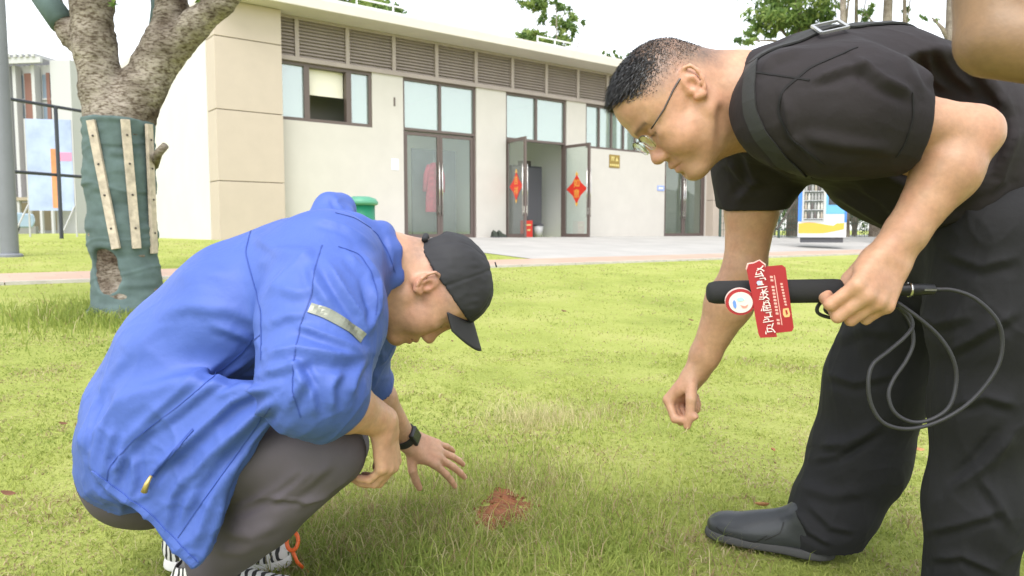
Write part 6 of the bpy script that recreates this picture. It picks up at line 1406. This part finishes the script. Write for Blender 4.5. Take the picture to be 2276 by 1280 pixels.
swoosh(material('logo_red', (0.66, 0.25, 0.20), 0.5), [(1646, 678), (1656, 680), (1664, 676), (1660, 684), (1652, 685)])
# title characters, reading up the board
ups = nrm(P(1681, 590, MFD) - P(1709, 745, MFD)); ups = nrm(ups - vn * (ups @ vn)); lef = np.cross(vn, ups)
def chars(txt, p0, p1, size, mat, parent, off, stretch=1.0):
    n = len(txt); Rm = np.stack([ups, lef, vn], 1)
    for i, ch in enumerate(txt):
        if ch == ' ': continue
        t = (i + 0.5) / n; px = p0[0] + (p1[0] - p0[0]) * t; py = p0[1] + (p1[1] - p0[1]) * t
        me = text_mesh('character', ch, size, 0.0004); me.materials.append(mat)
        o = link('character', me, parent=parent); M4 = Matrix(np.block([[Rm * np.array([1.0, stretch, 1.0]), (P(px, py, MFD) - MA0 + vn * off)[:, None]], [np.zeros((1, 3)), np.ones((1, 1))]]).tolist()); o.matrix_local = M4
chars('贵阳融媒问政', (1710, 742), (1683, 592), 0.0195, M_FW, bdA, 0.0131, 1.35)
M_FL = material('flag_small_print', (0.70, 0.38, 0.33), 0.5)
board('blue_dot', [(1687 + 5 * math.cos(a), 629 + 5 * math.sin(a)) for a in np.linspace(0, 2 * math.pi, 12, endpoint=False)], 0.0137, 0.0005, material('logo_star', (0.45, 0.5, 0.75), 0.5), bdA)
pr = np.random.default_rng(2)
def dashes(p0, p1, n, w, gap):
    for i in range(n):
        t = (i + 0.5) / n
        if i in gap: continue
        x = p0[0] + (p1[0] - p0[0]) * t; y = p0[1] + (p1[1] - p0[1]) * t; hh = abs(p1[1] - p0[1]) / n * 0.36
        board('small_print', [(x - w, y - hh), (x + w, y - hh * 0.7), (x + w, y + hh), (x - w, y + hh * 0.8)], 0.0062, 0.0003, M_FL, bdB)
dashes((1731, 722), (1714, 612), 15, 3.2, (2, 12)); dashes((1747, 680), (1736, 628), 8, 2.6, ())
board('rule_line', [(1737, 722), (1739, 722), (1722, 612), (1720, 612)], 0.0062, 0.0003, M_FL, bdB)
board('small_logo', [(1740, 686), (1752, 684), (1756, 698), (1754, 704), (1744, 705), (1740, 698)], 0.0062, 0.0005, material('logo_gold', (0.80, 0.45, 0.18), 0.5), bdB)
board('small_logo_mark', [(1745, 689), (1749, 689), (1751, 697), (1748, 700)], 0.0069, 0.0004, M_FR, bdB)
# cable: bundle by the fist and loops hanging below
M_CAB = material('cable_rubber', (0.028, 0.028, 0.032), 0.55)
def spline(pts, n=14):
    pts = [np.asarray(p, float) for p in pts]; pts = [2 * pts[0] - pts[1]] + pts + [2 * pts[-1] - pts[-2]]; out = []
    for i in range(1, len(pts) - 2):
        a, b, c, d = pts[i - 1:i + 3]
        for t in np.linspace(0, 1, n, endpoint=False): out.append(0.5 * ((2 * b) + (c - a) * t + (2 * a - 5 * b + 4 * c - d) * t * t + (3 * b - a - 3 * c + d) * t ** 3))
    out.append(pts[-2]); return out
cab0 = P(2075, 643, 1.225); cable = empty('cable', tuple(cab0)); tag(cable, 'black microphone cable hanging in loops from the bending man’s fist', 'cable')
def CP_(l): return [P(x, y, d) - cab0 for x, y, d in l]
loops = [[(2070, 643, 1.225), (2120, 645, 1.22), (2170, 665, 1.21), (2215, 710, 1.20), (2228, 760, 1.20), (2215, 820, 1.20), (2160, 890, 1.20), (2090, 935, 1.20), (2020, 953, 1.20), (1965, 940, 1.20), (1937, 900, 1.20), (1930, 850, 1.20), (1940, 810, 1.205), (1975, 780, 1.215), (2010, 750, 1.225), (2028, 725, 1.235), (2020, 700, 1.24), (1995, 680, 1.245)],
         [(1995, 672, 1.23), (2040, 705, 1.22), (2085, 745, 1.215), (2115, 790, 1.21), (2126, 840, 1.21), (2112, 900, 1.205), (2075, 930, 1.205), (2030, 938, 1.21), (1990, 918, 1.215), (1975, 880, 1.22), (1985, 845, 1.225), (2015, 800, 1.23), (2030, 760, 1.235), (2022, 715, 1.24), (1995, 678, 1.25)],
         [(1990, 668, 1.25), (1950, 655, 1.262), (1900, 652, 1.262), (1850, 660, 1.255), (1822, 675, 1.25), (1818, 695, 1.25), (1850, 706, 1.25), (1900, 700, 1.258), (1950, 690, 1.262), (1995, 682, 1.25)],
         [(1990, 672, 1.26), (1940, 664, 1.268), (1890, 663, 1.268), (1845, 672, 1.262), (1835, 690, 1.258), (1860, 700, 1.258), (1910, 694, 1.265), (1990, 684, 1.26)],
         [(1990, 676, 1.25), (1940, 672, 1.268), (1890, 672, 1.266), (1858, 680, 1.26), (1850, 694, 1.256), (1872, 702, 1.256), (1920, 690, 1.265)]]
for l in loops: MB().tube(spline(CP_(l)), 0.0032, 8).build('loop', M_CAB, cable, smooth=True)
# dry blade of grass in the pinching hand
tp = (tips2f[0] + tips2f[4]) / 2; gb_ = empty('grass_blade', tuple(tp)); tag(gb_, 'dry blade of grass pinched in the bending man’s fingers', 'grass blade')
MB().tube([(0.01, 0.0, 0.015), (0, 0, 0), (-0.012, -0.004, -0.02), (-0.022, -0.004, -0.026)], [0.0008, 0.001, 0.001, 0.0004], 5).build('stalk', material('straw', (0.50, 0.42, 0.22), 0.8), gb_)
# ------------------------------------------------------------------ third person at the right edge, only a bare elbow shows
f = Field([0.40, -0.05, 0.0], [1.40, 1.20, 1.48], 0.0085)
sh3, el3, wr3 = np.array([0.80, 0.68, 0.94]), P(2207, 92, 0.86), P(2196, -330, 0.90)
fc3 = nrm([-0.35, 0.92, 0]); lt3 = np.array([-fc3[1], fc3[0], 0]); tc3 = np.array([0.98, 0.58, 0.0])
H3 = Head(tc3 + [0, 0, 1.22] + fc3 * 0.04, fc3, (0, 0, 1)); H3.build(f)
f.cone(H3.w(-0.03, 0, -0.03), tc3 + [0, 0, 1.04], 0.058, 0.065, 0.03)
f.loft([(tc3 + [0, 0, 1.0], 0.15, 0.09), (tc3 + [0, 0, 0.78], 0.15, 0.11), (tc3 + [0, 0, 0.55], 0.15, 0.11)], lt3, 0.05)
f.chain([sh3, sh3 * 0.4 + el3 * 0.6, el3], [0.052, 0.048, 0.040], 0.02); f.chain([el3, el3 * 0.6 + wr3 * 0.4, wr3], [0.038, 0.042, 0.028], 0.008)
hand(f, wr3, (0.25, 0.3, 0.9), (0.7, 0.4, -0.3), False, [(40, 50, 30)] * 4, [(0.7, 0.5, 0.5), (0.8, 0.2, 0.5), (0.9, 0.0, 0.4)])
sr = tc3 - lt3 * 0.17 + [0, 0, 1.0]; er = sr + [0.06, 0.1, -0.26]; wr_ = er + fc3 * 0.20 + [-0.06, 0, 0.14]
f.chain([sr, er, wr_], [0.052, 0.042, 0.029], 0.03); hand(f, wr_, (-0.3, 0.6, 0.6), (-0.6, 0.4, -0.3), True, [(40, 50, 30)] * 4, [(0.7, 0.5, 0.5), (0.8, 0.2, 0.5), (0.9, 0.0, 0.4)])
legs3 = [[tc3 + lt3 * x * 0.09 + [0, 0, 0.52], tc3 + lt3 * x * 0.11 + fc3 * 0.08 + [0, 0, 0.09], tc3 + lt3 * x * 0.11 - fc3 * 0.33 + [0, 0, 0.07]] for x in (-1, 1)]
for l in legs3: f.chain(l, [0.08, 0.055, 0.038], 0.03); f.cone(l[2], l[2] - fc3 * 0.13 + [0, 0, -0.02], 0.035, 0.028, 0.02)
man3, V3, F3 = sdf_object(f, 'person', M_SKIN, None, 2, None, lambda V, N: np.tile(np.array([0.25, 0.145, 0.072]), (len(V), 1)) * (0.9 + 0.2 * vnoise(V, 25, 4))[:, None])  # skin colour darkened all over to carry the shade on the elbow
tag(man3, 'person kneeling beyond the right edge, only a bare bent elbow shows', 'person')
f = Field([0.60, 0.28, 0.42], [1.40, 0.95, 1.14], 0.008)
f.loft([(tc3 + [0, 0, 1.0], 0.185, 0.10), (tc3 + [0, 0, 0.78], 0.175, 0.13), (tc3 + [0, 0, 0.52], 0.175, 0.13)], lt3, 0.05)
f.cone(sh3 + [0.05, 0, 0], sh3 * 0.78 + el3 * 0.22, 0.075, 0.065, 0.04); f.cone(sr, sr * 0.4 + er * 0.6, 0.07, 0.065, 0.04); f.cone(H3.w(-0.03, 0, -0.05), tc3 + [0, 0, 1.06], 0.066, 0.066, 0.01, True)
sdf_object(f, 'shirt', material('grey_shirt', (0.3, 0.31, 0.33), 0.85), man3, 2, lambda V, N, Fq: V + N * (vnoise(V, 14, 2) * 0.006)[:, None])
f = Field([0.60, 0.0, 0.0], [1.40, 0.90, 0.70], 0.009)
f.ell(tc3 + [0, 0, 0.54], (0.165, 0.14, 0.11), None, 0.03)
for l in legs3: f.chain(l, [0.10, 0.078, 0.062], 0.03)
sdf_object(f, 'trousers', material('khaki_trousers', (0.25, 0.21, 0.15), 0.85), man3, 2, lambda V, N, Fq: V + N * (vnoise(V, 14, 2) * 0.006)[:, None])
# ------------------------------------------------------------------ bare soil, fallen leaves, small things on the lawn
HC = G(1118, 1136); HC[2] = 0.0
g = np.random.default_rng(88)
def soil_r(a): return 0.092 + 0.016 * np.sin(2 * a + 0.6) + 0.012 * np.sin(3 * a + 2) + 0.007 * np.sin(7 * a)
nr, na = 26, 72; SV = [(HC[0], HC[1], 0.012)]
for i in range(1, nr + 1):
    for j in range(na):
        a = 2 * math.pi * j / na; t = i / nr; r = soil_r(a) * t * 1.18; SV.append((HC[0] + r * math.cos(a) * 0.72, HC[1] + r * math.sin(a) * 1.75, 0.0))
SV = np.array(SV); rr = np.hypot((SV[:, 0] - HC[0]) / 0.72, (SV[:, 1] - HC[1]) / 1.75) / 0.11
SV[:, 2] = -0.002 + 0.007 * np.clip(1 - rr ** 3, -0.4, 1) + vnoise(SV, 26, 2) * 0.006 + vnoise(SV, 75, 3) * 0.005 + vnoise(SV, 190, 4) * 0.0025
for (dx, dy, rad, dep) in ((-0.035, 0.055, 0.011, 0.02), (0.0, 0.075, 0.016, -0.014), (0.045, 0.03, 0.009, 0.01)): SV[:, 2] -= dep * np.exp(-((np.hypot(SV[:, 0] - HC[0] - dx, SV[:, 1] - HC[1] - dy)) / rad) ** 2)
fs = [np.array([[0, 1 + j, 1 + (j + 1) % na] for j in range(na)])]
q = []
for i in range(nr - 1):
    for j in range(na): a = 1 + i * na + j; b = 1 + i * na + (j + 1) % na; q.append((a, a + na, b + na, b))
fs.append(np.array(q))
M_SOIL = material('red_soil', (0.20, 0.075, 0.033), 0.95, noise=(30, 0.35), bump=(140, 0.6, 0.006))
tag(link('soil_patch', mesh_np('soil_patch', SV, fs), M_SOIL, smooth=True), kind='structure')
# crumbs round the hole
cm = MB()
for k in range(150):
    a = g.random() * 6.283; r = soil_r(a) * (0.3 + 0.95 * g.random()); s = 0.0022 + 0.0045 * g.random() ** 2; x, y = HC[0] + r * math.cos(a) * 0.75, HC[1] + r * math.sin(a) * 1.4
    i = np.argmin((SV[:, 0] - x) ** 2 + (SV[:, 1] - y) ** 2); z = max(SV[i, 2], 0.004)
    cm.lathe([(s * 0.5, -s * 0.6), (s, 0), (s * 0.6, s * 0.7)], (x, y, z), n=6, a0=g.random())
tag(cm.build('soil_crumbs', M_SOIL), kind='stuff')
# orange ring lying by the shoe
oc = P(650, 1203, 1.66); ring = empty('orange_ring', tuple(oc)); tag(ring, 'small orange ring-shaped handle in the grass behind the knee', 'handle')
M_OR = material('orange_plastic', (0.85, 0.15, 0.03), 0.4)
MB().tube([np.array([math.cos(a) * 0.013, math.sin(a) * 0.006, math.sin(a) * 0.019]) for a in np.linspace(0, 2 * math.pi, 25)], 0.0048, 8, cap=False).build('grip', M_OR, ring, smooth=True)
MB().tube([(0, -0.003, -0.020), (0.01, 0.0, -0.05), (0.03, 0.02, -0.085)], [0.0045, 0.0045, 0.003], 8).build('shank', M_OR, ring, smooth=True)
M_DL = [material('dead_leaf_a', (0.30, 0.12, 0.05), 0.8, noise=(60, 0.3)), material('dead_leaf_b', (0.16, 0.07, 0.035), 0.8, noise=(60, 0.3)), material('dead_leaf_c', (0.42, 0.20, 0.09), 0.8, noise=(60, 0.3))]
def dead_leaf(px, py, L, ang, mi, lab, tilt=0.4):
    p = G(px, py, 0.035); n = 9; mb_ = MB()
    for i in range(n):
        t = i / (n - 1); w = 0.24 * math.sin(math.pi * (t * 0.9 + 0.05)) ** 0.8 * L; x = (t - 0.5) * L; z = 0.22 * L * (t - 0.5) ** 2 * 3
        mb_.v += [(x, -w, z + w * 0.5), (x, 0, z), (x, w, z + w * 0.4)]
    for i in range(n - 1):
        for j in range(2): a = i * 3 + j; mb_.f.append((a, a + 1, a + 4, a + 3))
    o = mb_.build('fallen_leaf', M_DL[mi], None, smooth=True); o.location = tuple(p); o.rotation_euler = (tilt, 0.25, ang); sm = o.modifiers.new('thickness', 'SOLIDIFY'); sm.thickness = 0.0008
    tag(o, lab, 'leaf', 'fallen leaves on the lawn')
dead_leaf(1716, 1000, 0.035, 0.9, 0, 'curled reddish dead leaf on the lawn left of the forward trouser leg', 0.7)
dead_leaf(1692, 1124, 0.045, 2.3, 2, 'light brown dead leaf just above the black leather shoe', 0.8)
dead_leaf(2036, 1000, 0.055, 0.1, 2, 'orange brown dead leaf seen between the two black trouser legs', 0.3)
dead_leaf(1722, 1030, 0.02, 1.0, 1, 'tiny dark dead leaf below the curled reddish one')
dead_leaf(1004, 758, 0.03, 1.2, 1, 'dark dead leaf right of the cap brim on the lawn', 0.9)
dead_leaf(140, 942, 0.03, 0.5, 1, 'dark dead leaf at left of the blue jacket hem', 0.5)
dead_leaf(18, 1098, 0.04, 0.2, 1, 'dark brown dead leaf at the lower left edge of the lawn', 0.4)
dead_leaf(1535, 712, 0.05, 0.2, 1, 'dark dead leaf on the lawn near the bending man’s forearm', 0.5)
dead_leaf(1252, 692, 0.06, 0.7, 1, 'dark dead leaf in the middle of the sunny lawn', 0.5)
dead_leaf(1085, 655, 0.06, 0.2, 0, 'reddish dead leaf on the lawn right of the cap', 0.4)
# ------------------------------------------------------------------ grass: one mass of blades
def blades(n, region, hfun, wid, colfun, lean, seed, segs=2):
    g = np.random.default_rng(seed); X, Y = region(g, n); Z = ground_z(X, Y)
    inh = np.hypot((X - HC[0]) / 0.72, (Y - HC[1]) / 1.75); ah = np.arctan2((Y - HC[1]) / 1.75, (X - HC[0]) / 0.72); keep = inh > soil_r(ah) * (0.82 + 0.3 * g.random(len(X)))
    # no grass on the paved path
    qd = ground_q(X, Y); tt = (X - FP0[0]) * FT[0] + (Y - FP0[1]) * FT[1]; pv = qd - 0.02 * tt; keep &= (pv > 7.30 + 0.06 * g.normal(size=len(X))) | ((pv < 6.3) & (tt < 2.7) & (qd > 0.05))
    X, Y, Z = X[keep], Y[keep], Z[keep]; m = len(X)
    h = hfun(X, Y, g); an = g.random(m) * 2 * np.pi; le = lean * h * (0.2 + g.random(m)) ; dx, dy = np.cos(an) * le, np.sin(an) * le; a2 = g.random(m) * 2 * np.pi; w = (wid(X, Y) if callable(wid) else wid) * (0.6 + 0.8 * g.random(m)); wx, wy = np.cos(a2) * w / 2, np.sin(a2) * w / 2
    b = np.stack([X, Y, Z - 0.004], 1); off = np.stack([wx, wy, np.zeros(m)], 1)
    tip = b + np.stack([dx, dy, h * (0.9 - 0.25 * (le / np.maximum(h, 1e-4)) ** 2).clip(0.25, 1)], 1)
    c = colfun(X, Y, g)
    if segs == 1: return np.stack([b - off, b + off, tip], 1), c
    mid = b + np.stack([dx * 0.32, dy * 0.32, h * 0.58], 1); return np.stack([b - off, b + off, mid + off * 0.75, mid - off * 0.75, tip], 1), c
def fan(d0, d1, spread=0.80):
    def r(g, n):
        Y = np.sqrt(d0 ** 2 + (d1 ** 2 - d0 ** 2) * g.random(n)); return (g.random(n) * 2 - 1) * (spread * Y + 0.25), Y
    return r
def patch2(X, Y, sc, seed): return vnoise(np.stack([X, Y, np.zeros_like(X)], 1), sc, seed)
G1, G2, G3, ST1, ST2 = [np.array(c) for c in ((0.20, 0.27, 0.055), (0.37, 0.42, 0.10), (0.49, 0.52, 0.155), (0.58, 0.52, 0.29), (0.30, 0.21, 0.11))]
TRX, TRY = tb[0], tb[1]
def lawn_col(strawbase):
    def fn(X, Y, g):
        m = len(X); p = patch2(X, Y, 1.3, 1) * 0.6 + patch2(X, Y, 4.5, 2) * 0.4; t = np.clip(0.52 + p * 0.55 + g.normal(size=m) * 0.18, 0, 1)[:, None]
        c = np.where(t < 0.5, G1 + (G2 - G1) * t * 2, G2 + (G3 - G2) * (t - 0.5) * 2)
        # greener, lusher grass round the tree and at the lower left
        lush = np.clip(1.5 - np.hypot(X - TRX, Y - TRY) / 1.3, 0, 1) * 0.8; lush = np.maximum(lush, np.clip(1.2 - np.hypot(X + 0.15, Y - 1.75) / 0.75, 0, 1) * 0.55)[:, None]
        c = c * (1 - lush) + (G1 * 1.05 + np.array([0.0, 0.01, 0.004])) * lush
        dry = np.clip(strawbase + 0.22 * patch2(X, Y, 2.2, 6) + 0.55 * np.clip(patch2(X, Y, 6.0, 7), -0.3, 1) + 0.35 * patch2(X, Y, 15.0, 9), 0.02, 0.9); s = g.random(m) < dry; k = g.random(m)[:, None]
        return np.where(s[:, None], ST1 * k + ST2 * (1 - k), c)
    return fn
def lawn_h(base):
    def fn(X, Y, g):
        m = len(X); h = base * (0.55 + 0.9 * g.random(m)) * (1 + 0.45 * patch2(X, Y, 3.0, 3) + 0.35 * patch2(X, Y, 9.0, 4))
        h *= 1 - 0.55 * np.clip(1.6 - np.hypot((X - HC[0]) / 0.13, (Y - HC[1] + 0.12) / 0.26), 0, 1)
        tall = np.clip(1.1 - np.hypot(X + 0.22, (Y - 1.72)) / 0.62, 0, 1); h *= 1 + 1.3 * tall + 1.6 * np.clip(1 - np.hypot(X - TRX, Y - TRY) / 0.8, 0, 1)
        return np.clip(h, 0.008, 0.16)
    return fn
def fan(d0, d1, spread=0.80):
    """blade density falls off with distance so that every part of the picture gets its share"""
    def r(g, n):
        Y = (d0 ** 1.0 + (d1 - d0) * g.random(n) ** 1.25); w = np.where(g.random(n) < 0.30, 1.75, 1.0) ; return (g.random(n) * 2 - 1) * w * (spread * Y + 0.25), Y
    return r
sets = []
for k, (d0, d1, n) in enumerate(((1.15, 4.6, 142000), (1.15, 13.5, 108000))):
    sets.append(blades(n, fan(d0, d1), lawn_h(0.0165), lambda X, Y: 0.0021 + 0.0008 * Y, lawn_col(0.13), 1.5, 1 + k))
# long dry straw in the middle and long stems round the hole
SC_ = G(1195, 935); S2 = G(1000, 1150); S3 = G(830, 1190); S4 = G(1260, 1180)
def gauss(cx, cy, sx, sy):
    def r(g, n): return cx + g.normal(size=n) * sx, cy + g.normal(size=n) * sy
    return r
def straw_col(k0):
    def fn(X, Y, g):
        k = g.random(len(X))[:, None]; c = ST1 * k + ST2 * (1 - k); s = g.random(len(X)) > k0; return np.where(s[:, None], G2 * k + G1 * (1 - k), c)
    return fn
def hrange(a, b): return lambda X, Y, g: a + (b - a) * g.random(len(X)) ** 1.6
sets += [blades(7000, gauss(TRX, TRY - 0.1, 0.42, 0.40), hrange(0.03, 0.13), 0.006, straw_col(0.05), 0.8, 18), blades(800, gauss(SC_[0], SC_[1], 0.14, 0.10), hrange(0.03, 0.12), 0.0022, lambda X, Y, g: ST1 * (0.85 + 0.4 * g.random((len(X), 1))), 0.9, 11), blades(500, gauss(SC_[0] + 0.28, SC_[1] + 0.1, 0.18, 0.14), hrange(0.03, 0.07), 0.0022, straw_col(0.7), 0.9, 12),
         blades(2200, gauss(S2[0], S2[1], 0.24, 0.20), hrange(0.03, 0.10), 0.0022, straw_col(0.35), 1.3, 13), blades(2600, gauss(S3[0], S3[1], 0.24, 0.18), hrange(0.03, 0.11), 0.0022, straw_col(0.45), 1.5, 14), blades(2200, gauss(S4[0], S4[1], 0.22, 0.20), hrange(0.03, 0.11), 0.0022, straw_col(0.3), 1.1, 15), blades(1500, gauss(HC[0] - 0.02, HC[1] + 0.25, 0.20, 0.12), hrange(0.03, 0.10), 0.0022, straw_col(0.5), 1.0, 16)]
VV, FF4, FF3, CC = [], [], [], []; base = 0
for A_, c in sets:
    k = A_.shape[1]; m = len(A_); VV.append(A_.reshape(-1, 3)); CC.append(np.repeat(c, k, axis=0)); i = base + np.arange(m)[:, None] * k
    if k == 5: FF4.append(i + np.array([[0, 1, 2, 3]])); FF3.append(i + np.array([[3, 2, 4]]))
    else: FF3.append(i + np.array([[0, 1, 2]]))
    base += m * k
me = mesh_np('grass', np.concatenate(VV), FF4 + FF3); vcol(me, np.concatenate(CC))
M_GRASS = material('grass_blades', (0, 0, 0), 0.6, attr='Col', spec=0.25, trans=0.45)
tag(link('grass', me, M_GRASS), 'short mown lawn grass with dry straw among the green blades', 'grass', kind='stuff')
